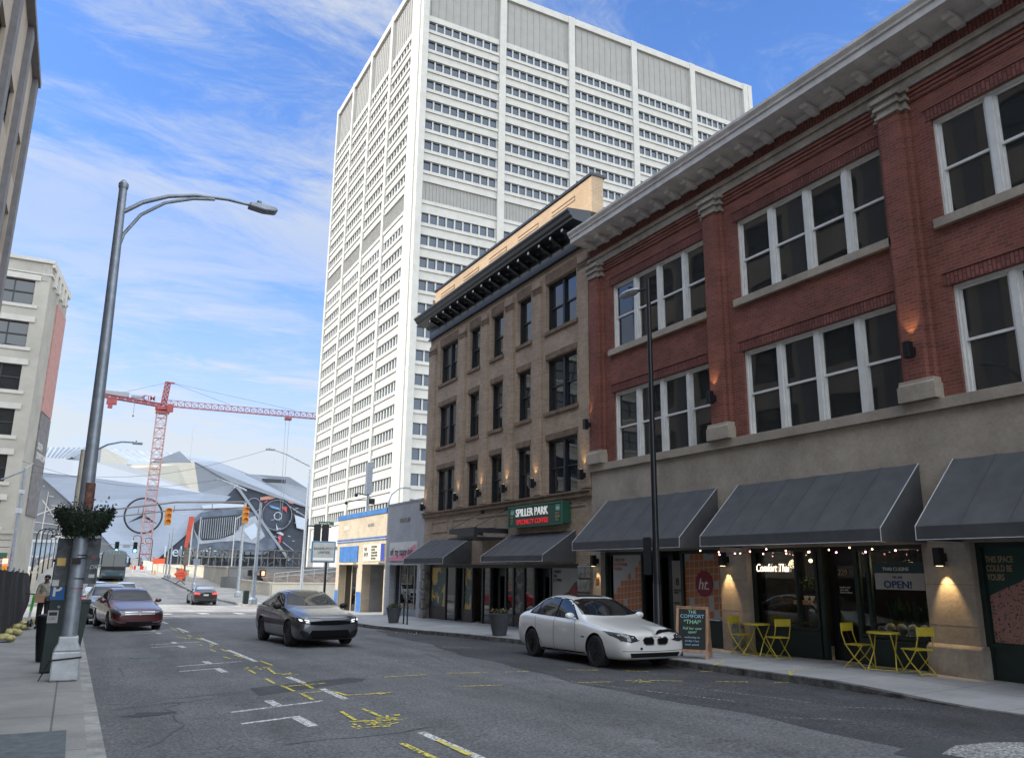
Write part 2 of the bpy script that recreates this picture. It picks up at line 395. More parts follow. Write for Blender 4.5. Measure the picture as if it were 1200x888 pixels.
M['orange'] = mk('orange_vinyl', (.52, .17, .05), .6, var=.05)
M['grey_vinyl'] = mk('grey_vinyl', (.42, .42, .41), .6, var=.05)
M['crimson'] = mk('crimson_vinyl', (.25, .015, .035), .5, var=.03)
M['yellow_vinyl'] = mk('yellow_vinyl', (.58, .37, .11), .6, var=.05)
M['blue_paint'] = mk('blue_painted_wall', (.045, .16, .40), .65, var=.15, scale=3)
M['board_black'] = mk('chalkboard', (.012, .014, .014), .7, var=.2, scale=8)
M['sign_green'] = mk('green_sign_face', (.012, .075, .045), .5, var=0)
M['red_text'] = emit('red_lettering', (.8, .03, .05), .12)
M['white_lit'] = emit('white_sign_letters', (.8, .8, .76), .12)

# ---------------------------------------------------------------- the lie of the land
RZ = [(-400,1.2),(-40,.75),(0,.24),(10,.10),(16,.02),(22,-.06),(35,-.28),(51,-.62),(60,-.80),(67,-.84),(76,-.72),(90,-.1),(105,.55),(130,1.3),(160,1.65),(200,1.7),(6000,1.7)]
def _rz(y):
    for (a, p), (b, q) in zip(RZ, RZ[1:]):
        if a <= y <= b: return p + (q - p) * (y - a) / (b - a)
    return RZ[-1][1] if y > 0 else RZ[0][1]
def rz(y): return (_rz(y - 2) + 2 * _rz(y) + _rz(y + 2)) / 4      # street level along the road
def rs(x, y):                                                     # road surface with its camber
    return rz(y) + max(-.05, .03 - .012 * abs(x - 5.5))
def walk(y): return rz(y) + .15                                   # sidewalk at the building line
def sheet(xs, ys, zf):
    vs = [(x, y, zf(x, y)) for y in ys for x in xs]; nx = len(xs)
    return vs, [(j*nx+i, j*nx+i+1, (j+1)*nx+i+1, (j+1)*nx+i) for j in range(len(ys)-1) for i in range(nx-1)]
def frange(a, b, n): return [a + (b - a) * i / n for i in range(n + 1)]
# ---------------------------------------------------------------- ground, road, sidewalks, markings
b = MB(); b.add(*sheet([-4000,-800,-200,-80,-20,0,20,80,200,800,4000], [-4000,-400]+frange(-40,200,80)+[400,900,5000], lambda x, y: rz(y) - .12))
tag(b.build('ground', M['soil'], smooth=True), kind='structure')
b = MB(); b.add(*sheet(frange(-4,20,24)+[25,30], frange(-30,54,168), rs))
tag(b.build('road', M['asphalt'], smooth=True), kind='structure')
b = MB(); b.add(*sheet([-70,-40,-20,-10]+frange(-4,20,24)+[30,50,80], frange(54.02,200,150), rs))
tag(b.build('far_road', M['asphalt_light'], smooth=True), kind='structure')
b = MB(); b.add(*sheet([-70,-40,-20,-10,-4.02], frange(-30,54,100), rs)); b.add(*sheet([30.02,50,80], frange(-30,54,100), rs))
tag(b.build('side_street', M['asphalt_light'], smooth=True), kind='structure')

def kerb_r(y):                                                    # right kerb line
    P = [(-30,12.1),(14,12.08),(21,12.0),(25,11.6),(28,11.0),(31.5,10.6),(43,10.6),(47,10.9),(50,11.8),(52.5,13.4),(54.2,16)]
    for (a, p), (c, q) in zip(P, P[1:]):
        if a <= y <= c: return p + (q - p) * (y - a) / (c - a)
    return P[-1][1]
def strip_walk(name, mat, kerbmat, edge, far, ys, side, ztop, drop=None, kname='kerb'):
    """raised sidewalk between its kerb line and the line `far`, with the kerb stone as a piece of its own"""
    b = MB(); k = MB(); w = .16
    for a, c in zip(ys, ys[1:]):
        for yy0, yy1 in ((a, c),):
            e0, e1 = edge(yy0), edge(yy1); f0, f1 = far(yy0), far(yy1)
            d0 = drop(yy0) if drop else 0; d1 = drop(yy1) if drop else 0
            i0, i1 = e0 + side * w, e1 + side * w
            n = 4
            for t in range(n):
                p, q = t / n, (t + 1) / n
                zz = lambda y, tt, d: ztop(y, tt) - d * (1 - tt) ** 1
                A = (i0 + (f0-i0)*p, yy0, zz(yy0, p, d0)); B = (i0 + (f0-i0)*q, yy0, zz(yy0, q, d0))
                Cc = (i1 + (f1-i1)*q, yy1, zz(yy1, q, d1)); D = (i1 + (f1-i1)*p, yy1, zz(yy1, p, d1))
                b.quad(A, B, Cc, D)
            z0, z1 = ztop(yy0, 0) - d0, ztop(yy1, 0) - d1
            k.add([(e0,yy0,rz(yy0)-.3),(e0,yy0,z0),(i0,yy0,z0+.002),(i0,yy0,rz(yy0)-.3),(e1,yy1,rz(yy1)-.3),(e1,yy1,z1),(i1,yy1,z1+.002),(i1,yy1,rz(yy1)-.3)],
                  [(0,1,5,4),(1,2,6,5)])
    tag(b.build(name, mat, smooth=True, fix=False), kind='structure')
    tag(k.build(kname, kerbmat, bevel=0), kind='structure')
zr = lambda y, t: rz(y) + .08 + .07 * t
dropf = lambda y: .122 if y < 8.2 else (.122 * (10.4 - y) / 2.2 if y < 10.4 else 0)
strip_walk('sidewalk', M['pave'], M['kerb_dark'], kerb_r, lambda y: 18.0, frange(-30,54,168), 1, zr, dropf)
kerb_l = lambda y: .5 if y < 44 else (.5 - (y - 44) ** 2 * .09)
strip_walk('sidewalk', M['pave_left'], M['kerb'], kerb_l, lambda y: -9.0, frange(-30,50,160), -1, lambda y, t: rz(y) + .12 + .03 * t)
def kerb_fr(y):
    if y < 66: return 12.2 + (66 - y) ** 2 * .35
    P = [(66,12.1),(86,10.4),(140,8.8),(200,8.6)]
    for (a, p), (c, q) in zip(P, P[1:]):
        if a <= y <= c: return p + (q - p) * (y - a) / (c - a)
    return 8.6
strip_walk('far_sidewalk', M['pave_far'], M['kerb'], kerb_fr, lambda y: 40.0, frange(62.6,200,90), 1, lambda y, t: rz(y) + .10 + .05 * t)
strip_walk('far_sidewalk', M['pave_far'], M['kerb'], lambda y: -.2 - max(0, 72 - y) ** 2 * .2, lambda y: -30.0, frange(68,200,90), -1, lambda y, t: rz(y) + .12 + .03 * t)

def on_road(name, polys, mat, lift=.004):
    """flat marks laid on the road surface; polys are xy outlines"""
    b = MB()
    for p in polys: b.quad(*[(x, y, rs(x, y) + lift) for x, y in p])
    return tag(b.build(name, mat, fix=False), kind='structure')
def bar(x0, y0, x1, y1, w):
    d = Vector((x1-x0, y1-y0)); n = Vector((-d.y, d.x)).normalized() * w / 2; k = max(1, int(d.length / 1.2)); out = []
    for i in range(k):
        a = Vector((x0, y0)) + d * i / k; c = Vector((x0, y0)) + d * (i + 1) / k
        out.append([tuple(a - n), tuple(c - n), tuple(c + n), tuple(a + n)])
    return out
P = []
for a, c in ((7.4,9.55),(12.6,13.95),(14.85,15.9),(19.1,22.5),(24.6,27.6),(31,34),(38,41)): P += bar(3.9 if a < 13 else 3.82, a, 3.9 if a < 13 else 3.78, c, .11)
P += bar(3.75, 2, 3.75, 5, .11)
on_road('lane_marking', P, M['white_paint'])
P = []
for y in (12.3, 19.0, 25.6, 32.3):
    P += bar(2.16, y - .1, 3.55, y + .32, .09) + bar(2.84, y + .75, 2.86, y + .1, .14)
    P += bar(2.12, y - 1.1, 2.85, y - .9, .09) + bar(2.85, y - .86, 2.88, y - 1.72, .14)
on_road('parking_marking', P, M['white_paint'])
P = bar(7.9, 14.2, 9.3, 9.8, .08) + bar(6.2, 19.5, 7.3, 16.2, .07) + bar(10.4, 13.6, 11.1, 13.25, .1) + bar(9.8, 11.6, 10.3, 9.4, .07) + bar(8.6, 8.6, 9.4, 8.0, .07) + bar(10.3, 8.9, 11.2, 8.3, .07) + bar(7.4, 25, 8.9, 20.5, .07) + bar(8.3, 24.6, 9.9, 23.4, .08) + bar(9.3, 21.4, 10.2, 20.8, .08) + bar(2.2, 23.4, 2.9, 23.5, .08)
on_road('lane_marking', P, M['faint_paint'])
on_road('crosswalk_marking', bar(-3, 47.2, 10.7, 47.0, .35) + sum([bar(x, 49.9, x, 51.9, .5) for x in (1,3,5,7,9)], []) + bar(1.5, 66.6, 11.8, 66.4, .4), M['white_paint'], .006)
def far_bar(pl): return pl
on_road('far_lane_marking', bar(4.3, 92, 4.0, 104, .12) + bar(4.5, 92, 4.2, 104, .12), M['yellow_spray'], .006)
S = [(3.58,34.33,3.58,32.2),(3.69,32.15,3.64,30.58),(3.14,28.47,3.48,27.47),(3.6,29.33,3.62,28.42),(3.61,27.57,3.69,26.57),(3.36,24.91,3.4,24.23),(3.66,24.91,3.69,24.29),(3.39,22.84,3.42,22.15),(3.66,22.88,3.67,21.93),(3.37,20.62,3.43,20.02),(3.67,21.04,3.72,20.02),(3.36,17.42,3.35,16.7),(3.92,19.14,3.95,18.01),(3.76,17.57,3.67,16.42),(3.66,16.49,3.9,16.23),(3.36,15.83,3.35,14.99),(3.39,14.73,3.42,13.84),(3.79,14.9,3.77,14.0),(3.37,14.5,4.15,14.61),(3.45,13.57,3.44,12.78),(3.47,13.56,3.84,13.6),(3.96,13.54,4.02,12.95),(4.02,12.95,4.74,12.88),(4.5,12.80,4.74,12.90),(4.5,12.97,4.74,12.88),(5.3,14.89,6.2,14.99),(6.65,15.1,7.51,14.9),(7.85,14.9,8.37,14.87),(6.02,13.12,6.82,13.01),(3.83,11.55,3.84,10.78),(3.5,11.48,3.46,10.72),(3.36,10.64,3.94,10.46),(3.46,9.01,3.48,8.1),(3.88,9.0,3.86,8.06),
     (9.29,14.88,9.88,14.6),(10.29,14.34,10.73,14.03),(9.73,12.72,10.27,12.38),(8.21,12.9,8.94,12.74),(11.76,13.64,12.05,13.6),(10.82,12.12,11.37,11.86),(11.75,11.58,12.05,11.51)]
P = []
for q in S: P += bar(*q, .055 if q[1] > 11 else .075)
random.seed(3)
for cx, cy, n, s in ((3.5,27.6,9,.35),(3.5,17.6,12,.3),(3.85,16.3,8,.2),(3.55,10.35,26,.28),(3.9,10.6,10,.2),(9.4,12.6,14,.2),(3.62,24,5,.2)):
    for i in range(n):
        x = cx + random.uniform(-s, s) * .9; y = cy + random.uniform(-s, s); a = random.choice((0, .2, 1.3, 1.6)) + random.uniform(-.2, .2); l = random.uniform(.06, .22)
        P += bar(x, y, x + l * math.cos(a), y + l * math.sin(a), .035)
on_road('utility_marking', P, M['yellow_spray'], .010)
b = MB()
def on_walk(x, y): return zr(y, (x - kerb_r(y) - .16) / (18 - kerb_r(y) - .16)) + .006
for q in ((12.3,13.75,12.12,13.6),(12.12,13.6,12.9,14.15),(12.6,12.0,12.12,11.51),(12.6,11.95,13.1,12.1),(13.3,12.2,13.9,12.16),(12.6,20.9,12.1,20.5),(11.3,27.5,11.1,27.2)):
    d = Vector((q[2]-q[0], q[3]-q[1])); n = Vector((-d.y, d.x)).normalized() * .03
    b.quad(*[(x, y, on_walk(max(x, kerb_r(y) + .17), y)) for x, y in ((q[0]-n.x,q[1]-n.y),(q[2]-n.x,q[3]-n.y),(q[2]+n.x,q[3]+n.y),(q[0]+n.x,q[1]+n.y))])
tag(b.build('utility_marking', M['yellow_spray'], fix=False), kind='structure')
# patches of other asphalt
def patch(name, pts, mat, lift):
    b = MB(); n = len(pts)
    cx = sum(p[0] for p in pts) / n; cy = sum(p[1] for p in pts) / n
    for i in range(n):
        a, c = pts[i], pts[(i+1) % n]; m1 = ((a[0]+cx)/2, (a[1]+cy)/2); m2 = ((c[0]+cx)/2, (c[1]+cy)/2)
        b.quad(*[(x, y, rs(x, y) + lift) for x, y in (a, c, m2, m1)]); b.quad(*[(x, y, rs(x, y) + lift) for x, y in (m1, m2, (cx, cy))])
    return tag(b.build(name, mat), kind='structure')
patch('asphalt_patch', [(2.86,14.63),(3.8,14.95),(4.76,15.19),(4.95,14.9),(4.8,14.55),(3.8,14.1),(2.81,13.63)], M['asphalt_patch'], .003)
b = MB()
edge_w = lambda y: 8.35 + .12 * math.sin(y * .9) + .07 * math.sin(y * 2.3) + max(0, y - 15) * .12
for a, c in zip(frange(-4, 30, 68), frange(-4, 30, 68)[1:]):
    n = 5
    for t in range(n):
        f = lambda y, t: edge_w(y) + (12.15 - edge_w(y)) * t / n
        b.quad(*[(x, y, rs(x, y) + .0025) for x, y in ((f(a,t),a),(f(a,t+1),a),(f(c,t+1),c),(f(c,t),c))])
tag(b.build('parking_lane', M['asphalt_dark'], smooth=True, fix=False), kind='structure')
patch('gravel_patch', [(8.4,5.95),(9.0,6.2),(9.6,6.15),(10.2,5.9),(10.6,5.2),(10.2,4.3),(9.2,4.4),(8.6,5.2)], M['gravel'], .009)
patch('asphalt_patch', [(7.95,6.2),(8.7,6.45),(9.6,6.4),(10.5,6.1),(11,5.2),(10.5,4),(9,4),(8.1,5.2)], M['asphalt_patch'], .005)
b = MB(); b.lathe([(.34,0),(.34,.004)], (1.75, 21.5, rs(1.75,21.5)+.002), 24); b.lathe([(.28,0),(.28,.002)], (1.75,21.5,rs(1.75,21.5)+.007), 24)
tag(b.build('manhole_cover', M['steel_plate']), 'round iron manhole cover set in the road in the left parking lane', 'manhole cover')
t = tag(MB().build('x', []) if False else MB().box(-.95,.15,8.2,10.5,rz(9.3)+.12,rz(9.3)+.158).build('utility_cover', M['steel_plate']), 'rectangular steel cover plate set in the left sidewalk in the near corner', 'utility cover')
# kerb corner of the red no-stopping tint is absent in the photo; a few litter bits lie in the right gutter

random.seed(17); P = []
for x, y, a, n in ((.9,10.2,1.35,16),(1.3,14.2,.05,7),(2.3,9.6,.2,9),(1.1,17.6,1.5,10),(7.6,17.2,1.5,10),(.75,13.3,.15,6)):
    for k in range(n):
        a2 = a + random.gauss(0, .28); l = random.uniform(.14, .32); x2, y2 = x + l*math.cos(a2), y + l*math.sin(a2); P += bar(x, y, x2 + .01*math.cos(a2), y2 + .01*math.sin(a2), random.uniform(.012, .030)); x, y = x2, y2
on_road('crack_sealant', P, M['tar'], .0035)
for cx, cy, r in ((1.15,12.6,.28),(2.0,8.9,.16)):
    patch('oil_stain', [(cx + r*(1+.35*math.sin(i*2.1+cx))*math.cos(i*PI/6), cy + r*.7*(1+.3*math.cos(i*1.7))*math.sin(i*PI/6)) for i in range(12)], M['asphalt_patch'], .0032)
# ---------------------------------------------------------------- the red brick building on the right
W = 14.8
def wall_lamp(parent, x, y, z, up=True, down=False, power=3.0, spots=True):
    """square black sconce; its light washes the wall"""
    b = MB(); b.box(x - .26, x - .10, y - .07, y + .07, z - .17, z + .17); b.box(x - .10, x + .002, y - .05, y + .05, z - .09, z + .07)
    l = b.build('wall_lamp', M['black_metal'], parent, bevel=.008)
    g = MB(); zz = z + .171 if up else z - .171
    g.box(x - .23, x - .13, y - .04, y + .04, zz - .003, zz + .003); g.build('lamp_glass', M['warm_lamp'], l)
    if spots:
        ld = bpy.data.lights.new('sconce_light', 'SPOT'); ld.energy = power; ld.color = (1, .66, .30); ld.spot_size = R(58); ld.spot_blend = .7; ld.shadow_soft_size = .02
        lo = bpy.data.objects.new('sconce_light', ld); col.objects.link(lo); lo.parent = l
        lo.location = Vector((x - .17, y, zz + (.03 if up else -.03))) - base_of(l)
        # spot shines along -Z; tilt it towards the wall
        d = Vector((.30, 0, 1 if up else -1)); lo.rotation_euler = d.to_track_quat('-Z', 'Y').to_euler()
    return l

def sash_window(parent, x, y0, y1, z0, z1, frame, pane, fw=.07, name='window', mid=True, dep=.06):
    """double hung window; x is the outer face of the frame"""
    b = MB(); h = (z0 + z1) / 2
    b.box(x, x+dep+.04, y0, y0+fw, z0, z1); b.box(x, x+dep+.04, y1-fw, y1, z0, z1)
    b.box(x+.002, x+dep+.038, y0+fw, y1-fw, z0, z0+fw); b.box(x+.002, x+dep+.038, y0+fw, y1-fw, z1-fw, z1)
    if mid:
        b.box(x+.012, x+dep+.02, y0+fw, y1-fw, h-.028, h+.028)
        b.box(x+.03, x+dep, y0+fw, y0+fw+.03, h+.028, z1-fw); b.box(x+.03, x+dep, y1-fw-.03, y1-fw, h+.028, z1-fw)
        b.box(x+.05, x+dep+.02, y0+fw, y0+fw+.035, z0+fw, h-.028); b.box(x+.05, x+dep+.02, y1-fw-.035, y1-fw, z0+fw, h-.028)
    f = b.build(name, frame, parent)
    g = MB()
    if mid:
        g.box(x+.04, x+.046, y0+fw, y1-fw, h, z1-fw); g.box(x+.065, x+.071, y0+fw, y1-fw, z0+fw, h)
    else: g.box(x+.05, x+.056, y0+fw, y1-fw, z0+fw, z1-fw)
    g.build('pane', pane, f)
    return f

def awning(parent, xw, xf, y0, y1, zt, zf, zb, panels=5):
    """canvas shed awning: sloping sheet, valance, side wings, white piping"""
    b = MB(); t = .02
    n = panels * 6
    for i in range(n):
        a = y0 + (y1-y0)*i/n; c = y0 + (y1-y0)*(i+1)/n
        sag = lambda y: -.045 * abs(math.sin(PI * (y - y0) / (y1 - y0) * panels)) ** .8
        for k in range(4):
            p, q = k/4, (k+1)/4
            F = lambda p, y: (xw + (xf-xw)*p, y, zt + (zf-zt)*p + sag(y) * math.sin(PI * min(1, p*.9+.1)))
            b.quad(F(p,a), F(p,c), F(q,c), F(q,a))
    for i in range(1, panels*2):
        y = y0 + (y1-y0)*i/(panels*2)
        b.mat(1).quad((xw,y-.012,zt+.004),(xw,y+.012,zt+.004),(xf,y+.012,zf+.004),(xf,y-.012,zf+.004)) if i % 2 == 0 else None
    cv = b.build('awning', [M['awning'], M['awning_seam']], parent, fix=False)
    v = MB(); v.box(xf-.004, xf+.012, y0, y1, zb, zf); v.build('valance', M['awning'], cv)
    s = MB()
    for y in (y0, y1):
        s.add([(xw,y,zt),(xf,y,zf),(xf,y,zb),(xw,y,zb)], [(0,1,2,3)]) if False else s.prism([(xw,zt-.01),(xf+.012,zf-.004),(xf+.012,zb),(xw,zb)], 'y', y - .006 if y == y1 else y, y if y == y1 else y + .006)
    s.split('side_wing', M['awning'], cv)
    p = MB()
    for y in (y0, y1): p.tube([(xw,y,zt+.004),(xf-.004,y,zf+.004),(xf-.006,y,zb)], .009, 6)
    p.tube([(xf-.006,y0,zb),(xf-.006,y1,zb)], .008, 6)
    p.build('piping', M['awning_trim'], cv)
    fr = MB()
    for i in range(panels + 1):
        y = y0 + .02 + (y1-y0-.04)*i/panels
        fr.tube([(xw,y,zt-.04),(xf+.03,y,zf-.03)], .014, 6); fr.tube([(xw,y,zb+.05),(xf+.03,y,zb+.03)], .012, 6)
    fr.tube([(xf+.03,y0+.02,zb+.03),(xf+.03,y1-.02,zb+.03)], .014, 6)
    fr.build('awning_frame', M['galv'], cv)
    return cv

red = empty('brick_building', (W, 10.2, .1), 'three storey red brick building with white sash windows and black awnings over restaurant shopfronts', 'building')
PIL = [21.62, 15.80, 10.02, 4.22, -1.58]                          # pilaster centres
BAY = [(16.10, 20.80), (10.35, 14.98), (4.53, 9.20), (-1.25, 3.40)]
Y0, Y1 = -1.9, 22.05
ops = [(a, c, z0, z1) for a, c in BAY for z0, z1 in ((5.42, 7.66), (9.10, 11.33))]
b = MB(); b.wall('x', W, Y0, Y1, 5.42, 11.95, ops, .30)
b.quad((W,Y0,5.2),(W,Y0,13.6),(24,Y0,13.6),(24,Y0,5.2)); b.quad((W,Y1,5.2),(24,Y1,5.2),(24,Y1,13.6),(W,Y1,13.6))
b.build('wall', M['red_brick'], red)
b = MB()
for a, c in BAY:                                                  # soldier courses over every group
    for z in (7.66, 11.33): b.box(W-.015, W+.05, a-.12, c+.12, z+.002, z+.26)
b.split('soldier_course', M['red_soldier'], red)
b = MB()
for a, c in BAY:
    for z in (7.66, 11.33): b.box(W-.035, W+.03, a-.14, c+.14, z+.265, z+.31)
b.split('drip_course', M['red_brick'], red)
b = MB(); b.box(W-.03, W+.2, Y0, Y1, 11.955, 12.277)
for i, z in enumerate((11.98, 12.07, 12.16)): b.box(W-.045-.02*i, W-.03, Y0, Y1, z, z+.06)
b.build('corbel_course', M['red_brick'], red)
b = MB(); b.box(W-.10, W+.2, Y0, Y1, 12.28, 12.50); b.box(W-.16, W+.2, Y0, Y1, 12.502, 12.56); b.box(W-.13, W+.2, Y0, Y1, 12.562, 12.65)
b.build('stone_band', M['limestone'], red, bevel=.008)
b = MB(); b.box(W-.02, W+.2, Y0, Y1, 12.652, 13.02)
b.build('frieze', M['red_soldier'], red)
b = MB(); b.prism([(W+.1,13.0),(W-.06,13.0),(W-.10,13.06),(W-.14,13.09),(13.97,13.13),(13.965,13.30),(13.925,13.31),(13.915,13.36),(13.85,13.45),(13.845,13.52),(W+.3,13.64)], 'y', Y0, Y1+.02)
b.build('cornice', M['cornice'], red)
y = Y1 - .42
while y > Y0 + .2:                                                # scrolled modillions under the soffit
    b = MB(); b.prism([(W-.08,13.075),(14.24,13.11),(14.24,13.03),(14.27,13.0),(14.33,12.995),(14.40,13.01),(14.5,12.97),(14.62,12.93),(W-.05,12.92)], 'y', y-.10, y+.10)
    b.build('modillion', M['cornice'], red, bevel=.008); y -= .742
b = MB(); b.box(W-.05, 24, Y0, Y1, 13.4, 13.55); b.build('roof', M['precast_grey'], red)
for c in PIL:                                                     # stepped brick pilasters with stone base and capital
    b = MB(); b.box(W-.22, W+.01, c-.24, c+.24, 5.86, 11.80); b.box(W-.11, W+.012, c-.36, c+.36, 5.86, 11.80)
    p = b.build('pilaster', M['red_brick'], red)
    b = MB(); b.box(W-.27, W+.01, c-.42, c+.42, 5.422, 5.74); b.prism([(W+.01,5.742),(W-.27,5.742),(W-.24,5.80),(W-.24,5.856),(W+.01,5.856)], 'y', c-.39, c+.39)
    b.build('pilaster_base', M['limestone_dirty'], red, bevel=.01)
    b = MB()
    for h0, h1, e in ((11.80,11.86,.05),(11.862,12.0,.01),(12.002,12.08,.07),(12.082,12.17,.04),(12.172,12.278,.11)):
        b.box(W-.22-e, W+.01, c-.24-e, c+.24+e, h0, h1); b.box(W-.11-e, W+.008, c-.36-e, c+.36+e, h0+.001, h1-.001)
    b.build('capital', M['limestone'], red, bevel=.008)
for a, c in BAY:
    for z0, z1 in ((5.42, 7.66), (9.10, 11.33)):
        x = W + .10; mw = .13; n = 4; w = (c - a - (n-1)*mw - .10) / n
        b = MB(); b.box(x-.02, x+.14, a, a+.05, z0, z1); b.box(x-.02, x+.14, c-.05, c, z0, z1); b.box(x-.021, x+.14, a+.05, c-.05, z1-.06, z1)
        for i in range(1, n):
            m0 = a + .05 + i*w + (i-1)*mw; b.box(x-.025, x+.14, m0, m0+mw, z0, z1-.06)
        b.build('window_frame', M['white_wood'], red)
        for i in range(n):
            s = a + .05 + i*(w+mw)
            sash_window(red, x+.02, s, s+w, z0, z1-.06, M['white_wood'], M['glass_up'], .05)
        if z0 > 8:
            b = MB(); b.box(W-.11, W+.10, a-.14, c+.14, 8.90, 9.098); b.build('sill', M['limestone_dirty'], red, bevel=.008)
b = MB(); b.box(W-.15, W+.10, Y0, Y1, 5.19, 5.418); b.build('sill_course', M['limestone_dirty'], red, bevel=.01)
# ground storey in limestone: wide openings between piers
SH = [(16.17, 21.60), (10.41, 15.22), (4.62, 9.42), (-1.2, 3.6)]
b = MB(); b.wall('x', W-.06, Y0, Y1, 2.62, 5.188, [], .3); b.quad((W-.06,Y0,2.62),(W-.06,Y1,2.62),(W+.4,Y1,2.62),(W+.4,Y0,2.62))
b.quad((W-.06,Y1,-.3),(W-.06,Y1,5.18),(W+.5,Y1,5.18),(W+.5,Y1,-.3))
b.build('stone_wall', M['limestone_dirty'], red)
for c0, c1 in ((21.60,22.05),(15.22,16.17),(9.42,10.41),(3.60,4.62),(-1.9,-1.2)):
    g = walk((c0+c1)/2) - .12
    b = MB(); b.box(W-.058, W+.35, c0, c1, g, 2.618); p = b.build('pier', M['limestone_dirty'], red, bevel=.006)
    if c1 < 12: b = MB(); b.box(W-.14, W+.30, c0-.06, c1+.06, g, .70); b.prism([(W+.3,.70),(W-.14,.70),(W-.07,.76),(W+.3,.76)], 'y', c0-.05, c1+.05); b.build('pier_base', M['limestone'], p, bevel=.012)
    s = MB()
    for z in (1.1, 1.85): s.box(W-.061, W-.05, c0, c1, z-.006, z+.006)
    s.split('joint', M['rough_stone'], p)
b = MB(); b.box(W-.07,W-.05,21.69,21.88,1.62,1.82); b.build('intercom', M['rust'], red)
for (c0, c1) in SH[:3]: awning(red, W-.065, 13.4, c0 - .14 if c0 != 16.17 else 16.12, c1+.12 if c0 != 16.17 else 21.15, 4.20, 2.87, 2.63, 6)
awning(red, W-.065, 13.4, -1.1, 3.6, 4.20, 2.87, 2.63, 6)
for y, z in ((21.86,6.75),(15.86,6.55),(10.0,6.45),(4.2,6.4)): wall_lamp(red, W-.22, y, z, True, power=6)
for y in (15.86, 9.94): wall_lamp(red, W-.06, y, 2.36, False, power=22)
wall_lamp(red, W-.06, 21.74, 2.35, False, power=8)
# rooms behind the glass
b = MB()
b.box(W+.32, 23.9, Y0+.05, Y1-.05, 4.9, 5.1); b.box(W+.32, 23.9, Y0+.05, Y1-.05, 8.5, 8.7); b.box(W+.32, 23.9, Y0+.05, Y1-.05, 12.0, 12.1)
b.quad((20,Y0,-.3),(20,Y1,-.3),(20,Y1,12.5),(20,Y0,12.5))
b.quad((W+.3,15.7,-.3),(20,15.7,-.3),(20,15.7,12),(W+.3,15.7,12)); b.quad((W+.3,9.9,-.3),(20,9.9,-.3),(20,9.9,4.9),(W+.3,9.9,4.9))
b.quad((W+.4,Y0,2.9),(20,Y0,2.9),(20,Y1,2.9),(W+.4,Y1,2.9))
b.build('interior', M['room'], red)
b = MB(); b.box(W+.45, W+.48, 20.0, 20.68, 9.15, 11.2); b.build('curtain', M['white_wood'], red)
for y_ in (11.2, 14.3):                                           # pendant lamps over the tables
    b = MB(); b.ball((15.42, y_ - .5, 2.32), .045); pl_ = b.build('pendant_lamp', M['warm_lamp'], red, smooth=True)
    ld = bpy.data.lights.new('pendant_light', 'POINT'); ld.energy = 9; ld.color = (1, .72, .42); ld.shadow_soft_size = .1
    lo = bpy.data.objects.new('pendant_light', ld); col.objects.link(lo); lo.parent = pl_; lo.location = Vector((15.35, y_, 2.25)) - base_of(pl_)
for y, z in ((7.9, 10.5),(8.2, 7.2),(1.9,7.2)):
    b = MB(); b.box(16.6, 17.9, y-.06, y+.06, z, z+.05); b.build('ceiling_light', M['strip'], red)

def shopframe(parent, x, y0, y1, z0, z1, mull=(), name='shopfront_frame', w=.10, sill=None, matf=None):
    b = MB(); b.box(x, x+.12, y0, y0+w, z0, z1); b.box(x, x+.12, y1-w, y1, z0, z1); b.box(x+.001, x+.119, y0+w, y1-w, z1-w, z1)
    for m in mull: b.box(x+.002, x+.118, m-.035, m+.035, z0, z1-w)
    if sill is not None: b.box(x-.03, x+.118, y0+w, y1-w, sill-.05, sill)
    return b.build(name, matf or M['dark_green'], parent)
# thai restaurant bay
gy = walk(13) - .1
shopframe(red, W+.12, 13.06, 15.22, gy, 2.62, (13.82, 13.24))
shopframe(red, W+.12, 10.41, 12.20, gy, 2.62, (11.86,), sill=.80)
b = MB(); b.box(W+.10, W+.30, 13.20, 15.2, gy, .76); b.box(W+.08, W+.3, 13.20, 15.2, .76, .82); b.box(W+.10, W+.30, 10.43, 12.16, gy, .72); b.split('bulkhead', M['dark_green'], red, bevel=.01)
b = MB(); b.box(W+.18, W+.186, 13.86, 15.14, .82, 2.52); b.box(W+.18, W+.186, 13.28, 13.78, .82, 2.52); b.box(W+.18, W+.186, 10.5, 11.82, .80, 2.52); b.box(W+.18, W+.186, 11.9, 12.12, .80, 2.52); b.split('shop_window', M['glass_shop'], red)
d = MB(); dx = W+.34; d.box(dx, dx+.06, 12.22, 12.38, gy, 2.4); d.box(dx, dx+.06, 12.90, 13.06, gy, 2.4); d.box(dx+.001, dx+.059, 12.38, 12.90, gy, .55); d.box(dx+.001, dx+.059, 12.38, 12.90, 2.2, 2.4); d.box(dx, dx+.06, 12.2, 13.06, 2.4, 2.62)
d = d.build('door', M['black_metal'], red)
g = MB(); g.box(dx+.03, dx+.036, 12.38, 12.90, .55, 2.2); g.build('door_glass', M['glass_shop'], d)
g = MB(); g.tube([(dx-.05,12.32,1.15),(dx-.05,12.32,1.5)], .014, 8); g.box(dx-.05, dx, 12.31, 12.33, 1.18, 1.2); g.box(dx-.05, dx, 12.31, 12.33, 1.46, 1.48); g.build('handle', M['chrome'], d)
text_obj('lettering', '229', .17, M['text_gold'], d, (dx+.02, 12.82, 2.0))
text_obj('lettering', 'comfort thai\nopen daily\nlunch & dinner', .055, M['text_white'], d, (dx+.02, 12.80, 1.72))
n = text_obj('neon_sign', 'Comfort Thai', .27, M['neon'], None, (W+.14, 15.10, 2.06), shear=.25, depth=.006, sx=.70, bold=-.002)
tag(n, 'white neon script sign glowing in the left window of the restaurant', 'neon sign')
